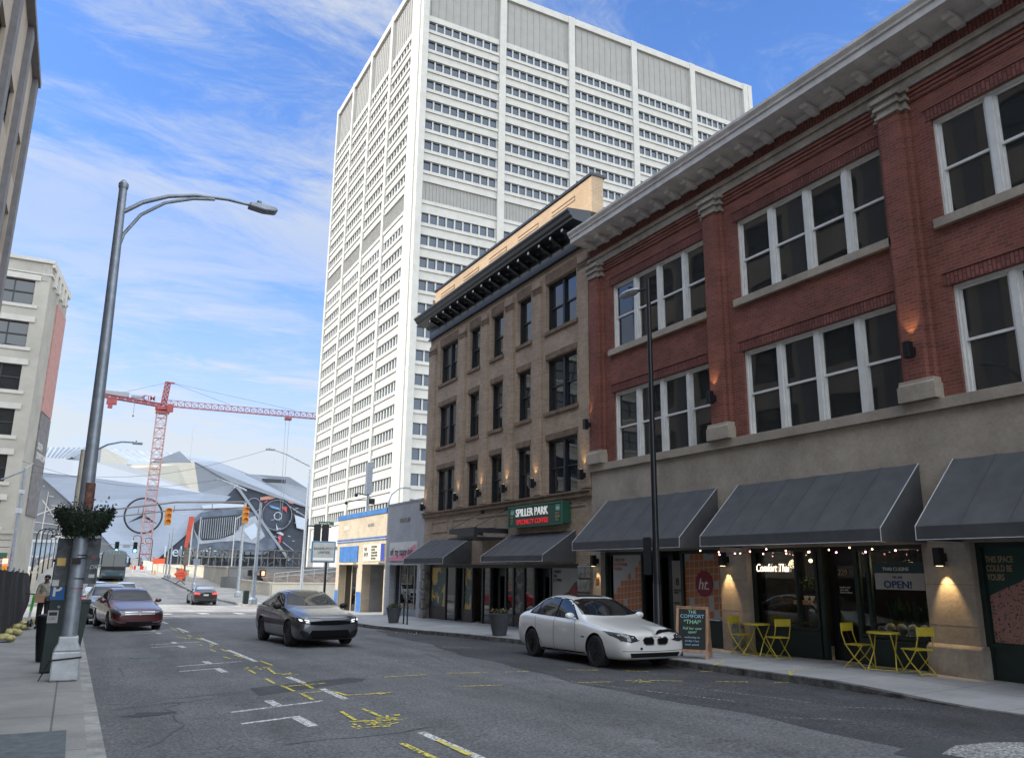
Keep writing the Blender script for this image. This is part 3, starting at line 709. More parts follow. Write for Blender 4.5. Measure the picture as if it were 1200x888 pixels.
# opening banner inside the right window
bn = empty('banner', (W+.26, 11.1, 1.74), 'grey and dark banner reading WE ARE OPEN hanging inside the restaurant window', 'banner')
b = MB(); b.box(W+.150, W+.156, 10.56, 11.70, 1.72, 2.05); b.build('lower_half', M['grey_vinyl'], bn)
b = MB(); b.box(W+.150, W+.156, 10.56, 11.70, 2.052, 2.26); b.build('upper_half', mk('banner_teal', (.03,.07,.08), .7, var=0), bn)
text_obj('lettering', 'OPEN!', .20, M['text_navy'], bn, (W+.145, 11.5, 1.755), bold=.004, sx=1.15); text_obj('lettering', 'WE ARE', .065, M['text_navy'], bn, (W+.145, 11.28, 1.945)); text_obj('lettering', 'THAI CUISINE', .10, M['text_white'], bn, (W+.145, 11.5, 2.10))
# things inside the window: leafy plants, cushions, a small shelf with pots
random.seed(11)
for i, y in enumerate((10.6, 10.9, 11.2, 11.5, 11.75)):
    b = MB()
    for k in range(26):
        a = random.uniform(0, 2*PI); r = random.uniform(.05, .2); h = random.uniform(.25, .72); x0 = W+.75; 
        p = Vector((x0, y, .85)); q = Vector((x0 + r*math.cos(a), y + r*math.sin(a), .85+h)); s = Vector((-math.sin(a), math.cos(a), 0)) * .045; mdl = p.lerp(q, .6) + Vector((0,0,.05))
        b.add([p, mdl - s, q, mdl + s], [(0,1,2,3)])
    tag(b.build('potted_plant', M['plant'], fix=False), 'broad leaved plant %s under the open banner' % ('nearest the left pier', 'second from the stone pier', 'in the middle of the row', 'fourth from the stone pier', 'beside the glass mullion')[i] if i else 'broad leaved plant nearest the stone pier under the open banner', 'plant', 'plants in the restaurant window')
for i, y in enumerate((10.6, 10.86, 11.12, 11.38, 11.64)):
    b = MB(); b.ball((W+.42, y, .92), (.07, .125, .12), 12, 8)
    tag(b.build('cushion', M['grey_vinyl'], smooth=True), 'pale %s cushion on the restaurant window seat' % ('first', 'second', 'middle', 'fourth', 'last')[i] + ' counted from the lit stone pier', 'cushion', 'cushions on the window seat')
sh = empty('shelf', (W+.9, 14.2, .8), 'small wooden shelf table on thin black legs inside the neon window', 'shelf')
b = MB(); b.box(W+.75, W+1.0, 13.95, 14.55, 1.30, 1.40); b.build('top', M['wood'], sh)
for y in (13.98, 14.52): MB().tube([(W+.8,y,1.3),(W+.78,y+.02,.3)], .012, 6).build('leg', M['black_metal'], sh)
for i, y in enumerate((14.05, 14.25, 14.45)):
    t = empty('potted_plant', (W+.88, y, 1.4), 'small plant in a white pot, %s on the wooden shelf inside the neon window' % ('right', 'middle', 'left')[i], 'plant', 'pots on the shelf')
    MB().lathe([(.04,1.4),(.055,1.5)], (W+.88,y,0), 10).build('pot', M['white_wood'], t)
    b = MB()
    for k in range(30):
        a = random.uniform(0, 2*PI); r = random.uniform(.02, .12); h = random.uniform(.1, .42); c = Vector((W+.88+r*math.cos(a), y+r*math.sin(a), 1.5+h)); b.quad(c, c+Vector((.0,.03,.02)), c+Vector((0,.02,.06)))
    b.build('leaves', M['plant'], t, fix=False)
# festoon lights under the awning edges
fs = empty('string_lights', (13.6, 13, 2.6), 'string of small pink and white bulbs hung under the restaurant awning', 'string lights')
random.seed(5); pts = []; ys = frange(15.75, 10.5, 34)
for i, y in enumerate(ys): pts.append((13.75 + .35*math.sin(i*.7)**2, y, 2.58 - .10 * abs(math.sin(i * .9)) - (.04 if i % 2 else 0)))
MB().tube(pts, .005, 5).build('wire', M['plastic'], fs)
pk = emit('pink_bulb', (1, .35, .45), 5)
for i, p in enumerate(pts):
    if i % 2 == 0: MB().ball((p[0], p[1], p[2]-.03), .017, 8, 6).build('bulb', pk if i % 4 else M['warm_lamp'], fs)
# orange map bay
gy = walk(18) - .1
shopframe(red, W+.12, 16.17, 17.95, gy, 2.62); shopframe(red, W+.12, 18.92, 21.60, gy, 2.62, (19.72,))
b = MB(); b.box(W+.13, W+.30, 16.28, 17.85, gy, .80); b.box(W+.13, W+.30, 19.74, 21.5, gy, .84); b.split('bulkhead', M['dark_green'], red)
b = MB(); b.lathe([(.02,-.02),(.10,-.02),(.10,.01),(.05,.02),(.05,.06)], (W+.10,17.1,.50), 16, 'x'); b.build('hose_connection', M['crimson'], red)
def street_map(y0, y1, z0, z1, seed, cut=None):
    """vinyl sheet: orange city blocks split by pale streets"""
    random.seed(seed); b = MB(); b.box(W+.19, W+.2, y0, y1, z0, z1); base = b.build('window_vinyl', M['grey_vinyl'], red)
    k = MB(); ny, nz = 8, 9
    gyv = [y0 + (y1-y0)*i/ny for i in range(ny+1)]; gz = [z0 + (z1-z0)*i/nz for i in range(nz+1)]
    def W2(i, j): u = (gyv[i]-y0)/(y1-y0); return (gyv[i] + .035*math.sin(j*.35+seed), gz[j] - .16*(u-.5)*(1 - j/nz) - .03*(u-.5))
    for i in range(ny):
        for j in range(nz):
            P4 = [W2(i,j), W2(i+1,j), W2(i+1,j+1), W2(i,j+1)]; cy = sum(p[0] for p in P4)/4; cz = sum(p[1] for p in P4)/4
            if cut and cz > cut(cy): continue
            if random.random() < .04: continue
            Q = [(cy + (p[0]-cy)*.86, cz + (p[1]-cz)*.86) for p in P4]
            Q = [(min(max(p[0], y0+.005), y1-.005), min(max(p[1], z0+.005), z1-.005)) for p in Q]
            k.add([(W+.186, p[0], p[1]) for p in Q], [(0,1,2,3)])
    k.build('city_blocks', M['orange'], base); return base
v = street_map(16.30, 17.84, .82, 2.53, 1)
b = MB(); b.lathe([(.34,-.006),(.34,0)], (W+.18,17.06,1.73), 36, 'x'); b.build('roundel', M['crimson'], v)
text_obj('lettering', 'ht.', .42, M['text_white'], v, (W+.17, 17.30, 1.58), shear=.3)
v = street_map(19.80, 21.26, .86, 2.52, 2, cut=lambda y: 1.35 + (21.26 - y) * .72)
text_obj('lettering', 'THE CITY\nIS AT YOUR\nDOOR', .13, M['orange'], v, (W+.18, 21.2, 2.32))
b = MB(); b.box(W+.5, W+.55, 18.33, 18.77, gy, 2.35); s = b.build('information_panel', mk('pale_panel', (.40,.38,.34), .6, var=.05), red)
text_obj('lettering', '8', .3, M['text_dark'], s, (W+.49, 18.62, 1.66)); text_obj('lettering', 'HOTEL ROW\nSUITES', .07, M['text_dark'], s, (W+.49, 18.72, 1.50)); text_obj('lettering', 'OFFICES', .07, M['text_dark'], s, (W+.49, 18.72, 1.15))
b = MB(); b.box(W+.55, W+.6, 17.95, 18.33, gy, 2.62); b.box(W+.55, W+.6, 18.77, 19.0, gy, 2.62); b.build('door', M['black_metal'], red)
# vacant unit with the mural
gy = walk(7) - .1
shopframe(red, W+.10, 4.62, 9.42, gy, 2.62, w=.09)
b = MB(); b.box(W+.13, W+.3, 4.7, 9.34, gy, .76); b.box(W+.11, W+.3, 4.7, 9.34, .76, .82); b.split('bulkhead', M['dark_green'], red)
b = MB(); b.box(W+.19, W+.2, 4.7, 9.32, .82, 2.53); v = b.build('window_vinyl', mk('bottle_green_vinyl', (.012,.05,.04), .5, var=0), red)
b = MB(); b.add([(W+.186,9.30,.84),(W+.186,9.30,1.66),(W+.186,9.0,1.80),(W+.186,8.7,1.92),(W+.186,8.2,2.3),(W+.186,7.4,2.45),(W+.186,4.75,2.4),(W+.186,4.75,.84)], [list(range(8))]); b.build('speckled_shape', speckle('pink_green_speckle', (.40,.20,.17), (.012,.05,.04), 24, .56), v)
text_obj('lettering', 'THIS SPACE\nCOULD BE\nYOURS', .16, M['text_gold'], v, (W+.18, 9.30, 2.26), sx=.62, bold=.001)
b = MB(); b.box(W+.3, W+.35, -1.2, 3.6, -.1, 2.62); b.build('shopfront_panel', M['dark_green'], red)

# ---------------------------------------------------------------- the tan brick building
tan = empty('brick_building', (W, 29.4, -.1), 'four storey tan brick building with dark metal cornice and a coffee shop sign', 'building')
T0, T1 = 22.07, 36.70; TX = W
RW = [(4.68, 6.66), (7.70, 9.72), (10.80, 12.73)]
CW = [(22.98, 25.13, 2), (26.30, 27.42, 1), (28.66, 29.78, 1), (30.90, 32.02, 1), (33.34, 35.42, 2)]
ops = [(a, c, z0, z1) for a, c, n in CW for z0, z1 in RW]
b = MB(); b.wall('x', TX, T0, T1, 2.26, 13.45, ops, .32)
b.quad((TX,T1,-.5),(TX,T1,15.6),(26,T1,15.6),(26,T1,-.5)); b.quad((TX,T0,13),(26,T0,13),(26,T0,14.3),(TX,T0,14.3))
b.build('wall', M['tan_brick'], tan)
for c0, c1 in ((22.10,22.72),(25.45,26.0),(27.72,28.32),(30.06,30.62),(32.34,33.0),(35.85,36.66)):
    b = MB(); b.box(TX-.09, TX+.01, c0, c1, 4.72, 13.0); p = b.build('pilaster', M['tan_brick'], tan)
    b = MB()
    for i, z in enumerate((12.50,12.60,12.70)): b.box(TX-.11-.012*i, TX, c0-.02, c1+.02, z, z+.06)
    b.build('capital', M['brownstone'], p)
for a, c, n in CW:
    for z0, z1 in RW:
        b = MB(); b.box(TX-.07, TX+.12, a-.08, c+.08, z0-.14, z0-.002); b.build('sill', M['brownstone'], tan, bevel=.006)
        b = MB(); b.box(TX-.012, TX+.05, a-.04, c+.04, z1+.002, z1+(.40 if z1 > 12 else .22)); b.build('lintel', M['brownstone'], tan)
        x = TX + .16; fr = MB(); fr.box(x-.02, x+.12, a, a+.07, z0, z1); fr.box(x-.02, x+.12, c-.07, c, z0, z1); fr.box(x-.019, x+.12, a+.07, c-.07, z1-.07, z1)
        m = (a+c)/2
        if n == 2: fr.box(x-.03, x+.12, m-.06, m+.06, z0, z1-.07)
        fr.build('window_frame', M['dark_metal'], tan)
        for s0, s1 in (((a+.07, m-.06), (m+.06, c-.07)) if n == 2 else ((a+.07, c-.07),)):
            sash_window(tan, x+.02, s0, s1, z0, z1-.07, M['dark_metal'], M['glass_dark'], .05)
b = MB(); b.box(TX-.12, TX+.05, T0, T1+.05, 4.44, 4.60); b.box(TX-.17, TX+.05, T0, T1+.08, 4.602, 4.67); b.build('string_course', M['brownstone'], tan, bevel=.008)
for i in range(6):                                                # recessed-look panels over the shopfront
    y1 = 35.76 - i * 2.42 if i < 3 else 23.0 + (5-i) * .0
    if i > 2: continue
    b = MB(); y0 = y1 - 1.85
    b.box(TX-.035, TX, y0, y1, 4.16, 4.22); b.box(TX-.035, TX, y0, y0+.06, 3.70, 4.158); b.box(TX-.035, TX, y1-.06, y1, 3.70, 4.158); b.box(TX-.035, TX, y0+.06, y1-.06, 3.70, 3.76); b.split('wall_panel', M['tan_brick'], tan)
b = MB(); b.box(TX-.035, TX, 22.5, 29.0, 4.16, 4.22); b.split('wall_panel', M['tan_brick'], tan)
# entablature: dark frieze, bracketed cornice, parapet in pale brick
b = MB(); b.box(TX-.10, TX+.1, T0, T1, 13.42, 14.15); b.box(TX-.16, TX+.1, T0, T1+.03, 13.36, 13.418); b.build('frieze', M['dark_metal'], tan)
b = MB(); b.prism([(TX+.1,13.98),(TX-.12,13.98),(TX-.2,14.10),(14.12,14.16),(14.10,14.24),(14.02,14.28),(13.98,14.38),(13.9,14.45),(13.9,14.52),(TX+.1,14.62)], 'y', T0+.05, T1+.25); b.build('cornice', M['dark_metal'], tan)
for i in range(17):
    y = 35.53 - .835*i
    if y < T0 + .2: break
    b = MB(); b.prism([(TX-.11,13.98),(14.22,14.13),(14.22,14.0),(14.35,13.95),(TX-.11,13.80)], 'y', y-.07, y+.07); m_ = b.build('bracket', M['dark_metal'], tan)
    b = MB(); b.box(14.205, 14.218, y-.06, y+.06, 14.01, 14.11); b.build('bracket_face', M['galv'], m_)
PX = W + .12
b = MB(); b.box(PX, PX+.5, T0+.03, T1-.05, 14.6, 16.02); b.box(PX+.5,PX+9,T1-.4,T1-.05,14.6,16.02); b.build('parapet', M['tan_light'], tan)
b = MB(); b.box(PX-.06, PX+.6, T0-.02, T1, 16.02, 16.12); b.build('parapet_cap', M['dark_metal'], tan)
b = MB()
for i in range(5):
    y0 = 23.2 + i*2.75; 
    for z in (15.50, 15.66): b.box(PX-.015, PX, y0, y0+1.7, z, z+.03)
    b.box(PX-.015, PX, y0, y0+.03, 15.50, 15.69)
b.split('parapet_panel', M['brownstone'], tan)
for y in (36.5, 32.66, 30.34, 28.02, 25.72, 22.4): wall_lamp(tan, TX-.09, y, 5.15 if y < 35 else 4.95, True, power=5)
# shopfront
b = MB(); b.wall('x', TX-.02, T0, T1, 2.25, 3.45, [], .3); b.quad((TX-.02,T0,2.26),(TX-.02,T1,2.26),(TX+.6,T1,2.26),(TX+.6,T0,2.26)); b.build('lintel_beam', M['tan_brick'], tan)
for c0, c1 in ((22.07, 22.86), (36.10, 36.70)):                   # quoined rough stone piers
    g = walk(c0) - .1; p = MB(); p.box(TX-.08, TX+.4, c0, c1, g, 2.26); p = p.build('stone_pier', M['rough_stone'], tan, bevel=.02)
    b = MB(); z = g + .05; k = 0
    while z < 2.1: b.box(TX-.16, TX-.07, c0+.02+(.03 if k % 2 else 0), c1-.02, z, z+.40); z += .44; k += 1
    b.build('quoin', M['rough_stone'], p, bevel=.035)
awning(tan, TX-.065, 13.45, 31.2, 35.75, 3.37, 2.50, 2.26, 6)
awning(tan, TX-.065, 13.45, 23.05, 27.62, 3.37, 2.52, 2.32, 6)
g = walk(29.5) - .1; GX = TX + .14
b = MB()
for y in (36.05, 34.28, 33.2, 32.36, 31.5, 30.5, 29.8, 28.45, 27.82, 26.98, 26.2, 25.05, 22.9): b.box(GX, GX+.14, y-.05, y+.05, g-.1, 2.25)
b.box(GX+.001, GX+.139, 22.9, 36.05, 2.12, 2.25); b.build('shopfront_frame', M['dark_metal'], tan)
b = MB()
for y0, y1 in ((34.33,36.0),(31.55,32.31),(27.03,27.77),(22.95,25.0)): b.box(GX+.01, GX+.2, y0, y1, g-.1, .40)
b.split('bulkhead', M['brown_panel'], tan)
b = MB(); b.box(GX+.05, GX+.056, 33.25, 34.23, g, 2.12); b.box(GX+.05, GX+.056, 26.25, 26.93, g, 2.12); b.box(GX+.05, GX+.056, 27.87, 28.4, g, 2.12); b.box(GX+.05, GX+.056, 29.85, 30.45, g, 2.12); b.split('shop_window', M['glass_dark'], tan)
for y0, y1, x in ((32.42, 33.14, GX+.30), (28.5, 29.75, GX+.35), (25.1, 26.15, GX+.35)):
    d = MB(); d.box(x, x+.06, y0, y0+.14, g, 1.95); d.box(x, x+.06, y1-.14, y1, g, 1.95); d.box(x+.001, x+.059, y0+.14, y1-.14, g, .35); d.box(x+.001, x+.059, y0+.14, y1-.14, 1.8, 1.95); d.box(x-.001, x+.06, y0, y1, 1.95, 2.12)
    d = d.build('door', mk('grey_green_door', (.06,.075,.075), .5, var=0), tan); q = MB(); q.box(x+.03, x+.036, y0+.14, y1-.14, .35, 1.8); q.build('door_glass', M['glass_shop'], d)
for y0, y1, mt in ((34.33,36.0,speckle('yellow_green_mural', (.62,.40,.12), (.05,.11,.10), .75, .5, off=(0,3,1))),(31.55,32.31,speckle('yellow_green_mural_tall', (.62,.40,.12), (.05,.11,.10), .9, .5, off=(0,.4,.2)))):
    b = MB(); b.box(GX+.06, GX+.07, y0, y1, .40, 2.12); b.build('mural_panel', mt, tan)
b = MB(); b.box(GX+.06, GX+.07, 27.03, 27.77, .40, 2.12); b.build('mural_panel', speckle('grey_mural', (.05,.055,.05), (.36,.35,.33), 1.1, .56, soft=.06), tan)
b = MB(); b.box(GX+.06, GX+.07, 22.95, 25.0, .40, 2.12); v = b.build('mural_panel', mk('dark_grey_vinyl', (.085,.09,.085), .6, var=.1), tan)
b = MB(); b.add([(GX+.055,25.0,2.12),(GX+.055,22.95,2.12),(GX+.055,22.95,1.95),(GX+.055,23.6,1.6),(GX+.055,23.9,1.35),(GX+.055,24.4,1.2),(GX+.055,25.0,1.1)], [list(range(7))]); b.build('pale_shape', M['grey_vinyl'], v)
text_obj('lettering', 'A MARKET\nHALL\nIS COMING', .14, M['text_dark'], v, (GX+.05, 24.9, 1.95), sx=.8)
b = MB(); b.prism([(23.55 + .26*math.cos(t), 1.2 + .36*math.sin(t)) for t in frange(0, PI, 12)] + [(23.29,.75),(23.81,.75)], 'x', GX+.045, GX+.05); r_ = b.build('red_badge', M['crimson'], v)
text_obj('lettering', 'SodaJerk', .12, M['text_white'], r_, (GX+.04, 23.78, 1.1), sx=.8); text_obj('lettering', 'COFFEE', .08, M['text_white'], r_, (GX+.04, 23.7, .92))
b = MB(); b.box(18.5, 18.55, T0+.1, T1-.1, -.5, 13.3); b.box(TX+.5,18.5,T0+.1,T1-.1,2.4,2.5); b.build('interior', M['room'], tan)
# entrance canopy hung on rods
cn = MB(); cn.box(13.25, TX-.06, 24.9, 27.9, 3.30, 3.34) if False else None
cn.box(13.3, 13.42, 27.95, 30.3, 3.42, 3.62); cn.box(13.42, TX-.03, 30.18, 30.3, 3.42, 3.60); cn.box(13.42, TX-.03, 27.96, 28.06, 3.42, 3.60); cn.box(13.28, TX-.03, 27.7, 30.32, 3.20, 3.26)
cn.box(13.2, 13.34, 27.75, 29.3, 3.26, 3.46)
cn = cn.build('entrance_canopy', M['dark_metal'], tan)
b = MB()
for y in (28.02, 30.24): b.tube([(13.36,y,3.62),(TX-.05,y,4.35)], .014, 6); b.box(TX-.16, TX, y-.05, y+.05, 4.30, 4.42)
b.build('hanger_rod', M['dark_metal'], cn)
sg = empty('shop_sign', (W-.25, 25.4, 3.6), 'green box sign with white and red coffee shop lettering on the tan brick wall', 'sign')
b = MB(); b.box(W-.36, W-.012, 23.42, 27.3, 3.60, 4.34); b.build('sign_box', M['sign_green'], sg, bevel=.01)
b = MB()
for a in ((23.40,27.32,4.30,4.37),(23.40,27.32,3.57,3.63),(23.40,23.47,3.63,4.30),(27.25,27.32,3.63,4.30)): b.box(W-.385, W-.34, *a)
b.build('sign_rim', mk('light_green_rim', (.02,.11,.07), .5, var=0), sg)
text_obj('lettering', 'SPILLER PARK', .40, M['white_lit'], sg, (W-.37, 26.72, 3.97), sx=.98, bold=.004, depth=.012)
text_obj('lettering', 'SPECIALTY COFFEE', .25, M['red_text'], sg, (W-.37, 26.66, 3.68), sx=1.09, bold=.002, depth=.012)
text_obj('lettering', 'BAR\nCO.\nATL', .11, M['text_gold'], sg, (W-.37, 27.14, 3.92)); text_obj('lettering', 'EATS\nBREW\nTEA', .11, M['text_gold'], sg, (W-.37, 23.86, 3.92))
mg = mk('mint_vinyl', (.12,.35,.27), .6, var=0)
b = MB(); b.box(W-.365,W-.361,26.86,27.14,4.04,4.26); b.box(W-.365,W-.361,23.56,23.84,4.04,4.26); b.build('emblem', mg, sg)
text_obj('lettering', 'CO', .13, M['text_white'], sg, (W-.37, 27.10, 4.08)); text_obj('lettering', 'CO', .13, M['text_white'], sg, (W-.37, 23.80, 4.08))

# ---------------------------------------------------------------- the two low shops
gr = empty('shop_building', (W, 39.4, -.2), 'one storey grey painted brick shop with a pink and white sign', 'building')
ops = [(37.45, 41.35, -.6, 2.22)]
b = MB(); b.wall('x', W, 36.72, 42.09, -.7, 5.36, ops, .35); b.quad((W,36.72,5.36),(26,36.72,5.36),(26,42.09,5.36),(W,42.09,5.36)); b.build('wall', M['grey_brick'], gr)
b = MB(); b.box(W-.03, W+.4, 36.72, 42.09, 5.36, 5.44); b.build('coping', M['grey_brick'], gr)
b = MB(); b.box(W-.02, W+.01, 38.62, 40.1, 4.40, 4.60); b.build('vent_grille', M['rough_stone'], gr)
s = MB(); s.box(W-.06, W-.01, 37.5, 41.38, 2.45, 3.38); s = s.build('sign_board', mk('white_board', (.60,.58,.56), .6, var=.05), gr)
b = MB(); b.prism([(37.5,2.45),(37.5,3.25),(37.9,3.2),(38.6,2.95),(39.4,2.80),(40.2,2.75),(41.38,2.62),(41.38,2.45)], 'x', W-.064, W-.061); b.build('pink_wave', mk('pink_vinyl', (.60,.22,.30), .6, var=0), s)
text_obj('lettering', 'oh! my nappy hair', .56, M['text_dark'], s, (W-.07, 41.25, 2.72), sx=.80, shear=.1)
b = MB(); b.box(W-.25, W, 37.4, 41.4, 2.25, 2.33); b.split('shop_canopy', M['grey_vinyl'], gr)
x = W+.3; b = MB()
for y in (37.5, 38.55, 39.5, 40.6, 41.3): b.box(x, x+.08, y-.04, y+.04, -.5, 2.22)
b.box(x+.001, x+.079, 37.5, 41.3, -.5, .1); b.build('shopfront_frame', M['galv'], gr)
b = MB(); b.box(x+.03, x+.036, 37.5, 41.3, .1, 2.22); b.split('shop_window', M['glass_shop'], gr)
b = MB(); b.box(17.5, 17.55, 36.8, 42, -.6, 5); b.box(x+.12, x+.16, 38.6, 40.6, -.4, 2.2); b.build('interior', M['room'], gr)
v = MB(); v.box(W-.02,W-.005,36.9,37.15,1.5,2.1); v.build('notice', M['grey_vinyl'], gr)
cr = empty('shop_building', (W, 46.8, -.3), 'one storey cream brick corner shop with blue trim and a blue panel', 'building')
ops = [(47.02, 50.75, -.7, 2.25), (42.28, 46.05, -.7, 2.25)]
b = MB(); b.wall('x', W, 42.11, 51.42, -.8, 5.25, ops, .5)
b.quad((W,51.42,-1),(W,51.42,5.25),(26,51.42,5.25),(26,51.42,-1)); b.quad((W,42.11,5.25),(26,42.11,5.25),(26,51.42,5.25),(W,51.42,5.25)); b.build('wall', M['cream_brick'], cr)
b = MB(); b.box(W-.05, W+.4, 42.11, 51.45, 5.02, 5.30); b.box(W-.04, W+.01, 42.11, 51.44, 3.72, 3.79); b.box(W-.04, W+.01, 42.11, 51.44, 3.58, 3.64); b.split('blue_trim', M['blue_paint'], cr)
b = MB(); b.box(W-.01, W+.3, 50.78, 51.43, -.8, .72); b.box(W-.01, W+.3, 46.08, 46.98, -.8, .72); b.split('blue_base', M['blue_paint'], cr)
b = MB(); b.box(W-.05, W, 46.95, 50.70, 2.42, 3.35); b.build('blue_panel', M['blue_paint'], cr)
b = MB(); b.box(W-.02, W, 48.9, 50.1, 4.35, 4.62); b.build('painted_patch', mk('cream_patch', (.6,.5,.38), .8, var=.1), cr)
b = MB(); b.box(W-.02, W+.01, 44.3, 45.4, 4.40, 4.56); b.build('vent_grille', M['rough_stone'], cr)
s = MB(); s.box(W-.06, W, 42.2, 45.86, 2.45, 3.38); s = s.build('sign_board', mk('cream_board', (.62,.58,.48), .6, var=.05), cr)
b = MB(); b.box(W-.065, W-.06, 42.2, 42.8, 2.45, 3.38); b.build('blue_end', mk('royal_blue', (.03,.05,.30), .6, var=0), s)
text_obj('lettering', "THE\nSHOP", .30, M['text_dark'], s, (W-.07, 45.7, 3.02)); text_obj('lettering', 'SHOE REPAIR\nLEATHER\nALTERATIONS\nWHILE U WAIT\nKEYS MADE', .16, M['text_dark'], s, (W-.07, 44.4, 3.18))
b = MB(); b.box(W-.3, W, 46.9, 50.8, 2.26, 2.36); b.box(W-.35, W, 42.2, 46.1, 2.28, 2.38); b.split('shop_canopy', mk('cream_metal', (.55,.48,.36), .6, var=.1), cr)
x = W+.4; b = MB()
for y in (47.05, 48.3, 49.3, 50.7): b.box(x, x+.08, y-.05, y+.05, -.6, 2.25)
b.build('shopfront_frame', mk('cream_frame', (.5,.42,.3), .6, var=0), cr)
b = MB(); b.box(x+.03, x+.036, 47.1, 50.7, -.5, 2.25); b.split('shop_window', M['glass_shop'], cr)
b = MB(); b.box(x+.1, x+.14, 48.4, 49.2, -.5, 1.8); b.build('door', mk('orange_door', (.35,.16,.06), .6, var=.2), cr)
b = MB(); b.box(16.3, 16.35, 42.2, 46.0, -.6, 2.3); b.quad((W+.5,46.04,-.6),(16.3,46.0,-.6),(16.3,46.0,2.3),(W+.5,46.04,2.3)); b.quad((W+.5,42.29,-.6),(16.3,42.29,-.6),(16.3,42.29,2.3),(W+.5,42.29,2.3)); b.quad((W+.4,42.2,2.26),(16.4,42.2,2.26),(16.4,46.1,2.26),(W+.4,46.1,2.26)); b.build('entrance_recess', mk('recess_grey', (.22,.22,.23), .8, var=.1), cr)
b = MB(); b.box(17.6, 17.65, 46.1, 51.3, -.6, 5); b.build('interior', M['room'], cr)
d = MB(); d.box(16.1, 16.18, 42.5, 43.6, -.5, 1.9); d.build('door', M['galv_light'], cr)
# ---------------------------------------------------------------- the white office tower
tw = empty('office_tower', (42, 113.3, 0), 'tall white precast office tower with ribbon windows rising behind the brick buildings', 'tower')
TXc, TYc, TT = 42.0, 113.3, 106.3
XC = [57.6, 72.4, 87.2, 102.3, 117.2]; YC = [117.3, 130.0, 142.4, 154.9, 167.2]
TOPS = [94.84 - 3.81*k for k in range(8)] + [58.85 - 3.88*k for k in range(13)]
core = MB(); core.box(TXc+1.0, 118.4, TYc+1.0, 168.2, -2, TT-.6); core.build('core', mk('tower_core', (.42,.42,.40), .8, var=.05), tw)
b = MB()
for c in XC: b.box(c-.65, c+.65, TYc-.05, TYc+1.1, -2, TT)
for c in YC[1:]: b.box(TXc-.05, TXc+1.1, c-.55, c+.55, -2, TT)
b.box(TXc-.3, TXc+1.1, TYc+.9, 117.9, -2, TT+.1); b.box(TXc-.1, TXc+1.0, TYc-.35, TYc+.899, -2, TT+.15)
b.box(117.9, 119.0, TYc-.1, TYc+2, -2, TT)
b.build('column', M['white_concrete'], tw)
b = MB(); b.box(TXc+1.1, 118.5, TYc+.05, TYc+1.2, TT-1.4, TT-.05); b.box(TXc+.05, TXc+1.2, 117.9, 168.2, TT-1.4, TT-.05); b.box(TXc+.2, 118.6, TYc+.2, 168, TT-.05, TT+.1); b.build('roof', M['white_concrete'], tw)
def bays():
    xs = [TXc+1.1] + XC; 
    for i in range(5): yield 'x', xs[i] + (.65 if i else 0), XC[i] - .65
    ys = [117.9] + YC[1:]
    for i in range(4): yield 'y', ys[i] + (.55 if i else 0), ys[i+1] - .55
def put(b, ax, a, c, e0, e1, z0, z1):
    """box on the face: e is the depth behind the column face"""
    if ax == 'x': b.box(a, c, TYc+e0, TYc+e1, z0, z1)
    else: b.box(TXc+e0, TXc+e1, a, c, z0, z1)
sp = MB(); rb = MB(); led = MB()
for ax, a, c in bays():
    zprev = 95.7
    rb = MB(); put(rb, ax, a, c, .55, .9, 95.9, TT-1.4)
    n = 10
    for i in range(n): u = a + (c-a)*(i+.5)/n; put(rb, ax, u-.10, u+.10, .46, .55, 95.9, TT-1.4)
    rb.build('ribbed_panel', M['precast_grey'], tw); rb = MB()
    put(sp, ax, a, c, .25, .95, TOPS[0]+.001, 95.9)
    for k, t in enumerate(TOPS):
        bot = t - 1.85; nxt = TOPS[k+1] if k+1 < len(TOPS) else 6
        if k == 7:                                                # plant floor: ribbed panel
            put(sp, ax, a, c, .30, .95, 64.4, bot); put(rb, ax, a, c, .50, .9, 61.0, 64.4)
            for i in range(22): u = a + (c-a)*(i+.5)/22; put(rb, ax, u-.1, u+.1, .40, .50, 61.0, 64.4)
            rb.build('ribbed_panel', M['precast_grey'], tw)
            put(sp, ax, a, c, .30, .95, nxt, 61.0); put(led, ax, a, c, .10, .30, 60.4, 61.0)
        else:
            put(sp, ax, a, c, .30, .95, nxt, bot); 
        put(led, ax, a, c, .08, .30, bot-.55, bot-.002); put(led, ax, a, c, .18, .30, (nxt if k != 7 else 64.4)+.002, (nxt if k != 7 else 64.4)+.35)
sp.build('spandrel', M['white_concrete'], tw); led.build('ledge', M['white_concrete'], tw)
rib = []
for ax, a, c in bays():
    for t in TOPS:
        m = (a+c)/2; pos = Vector((m, TYc, t)) if ax == 'x' else Vector((TXc, m, t)); rib.append(((pos - Vector((0,0,2))).length, ax, a, c, t))
rib.sort()
mull = mk('tower_mullion', (.42,.42,.39), .6, var=0)
rest = MB()
for i, (d, ax, a, c, t) in enumerate(rib):
    b = MB() if i < 100 else rest; n = 9 if ax == 'x' else 8
    b.mat(0)
    for j in range(n + 1): u = a + .1 + (c-a-.2)*j/n; w2 = .13 if ax == 'x' else .24; put(b, ax, u-w2, u+w2, .42, .70, t-1.85, t)
    b.mat(1); put(b, ax, a, c, .66, .72, t-1.85, t)
    if i < 100: b.build('window', [mull, M['glass_tower']], tw, fix=False)
w_ = rest.build('window', [mull, M['glass_tower']], tw, fix=False); w_['kind'] = 'stuff'
b = MB(); b.tube([(60,118,TT),(60,118,TT+7)], .08, 6); b.build('antenna', M['galv'], tw)

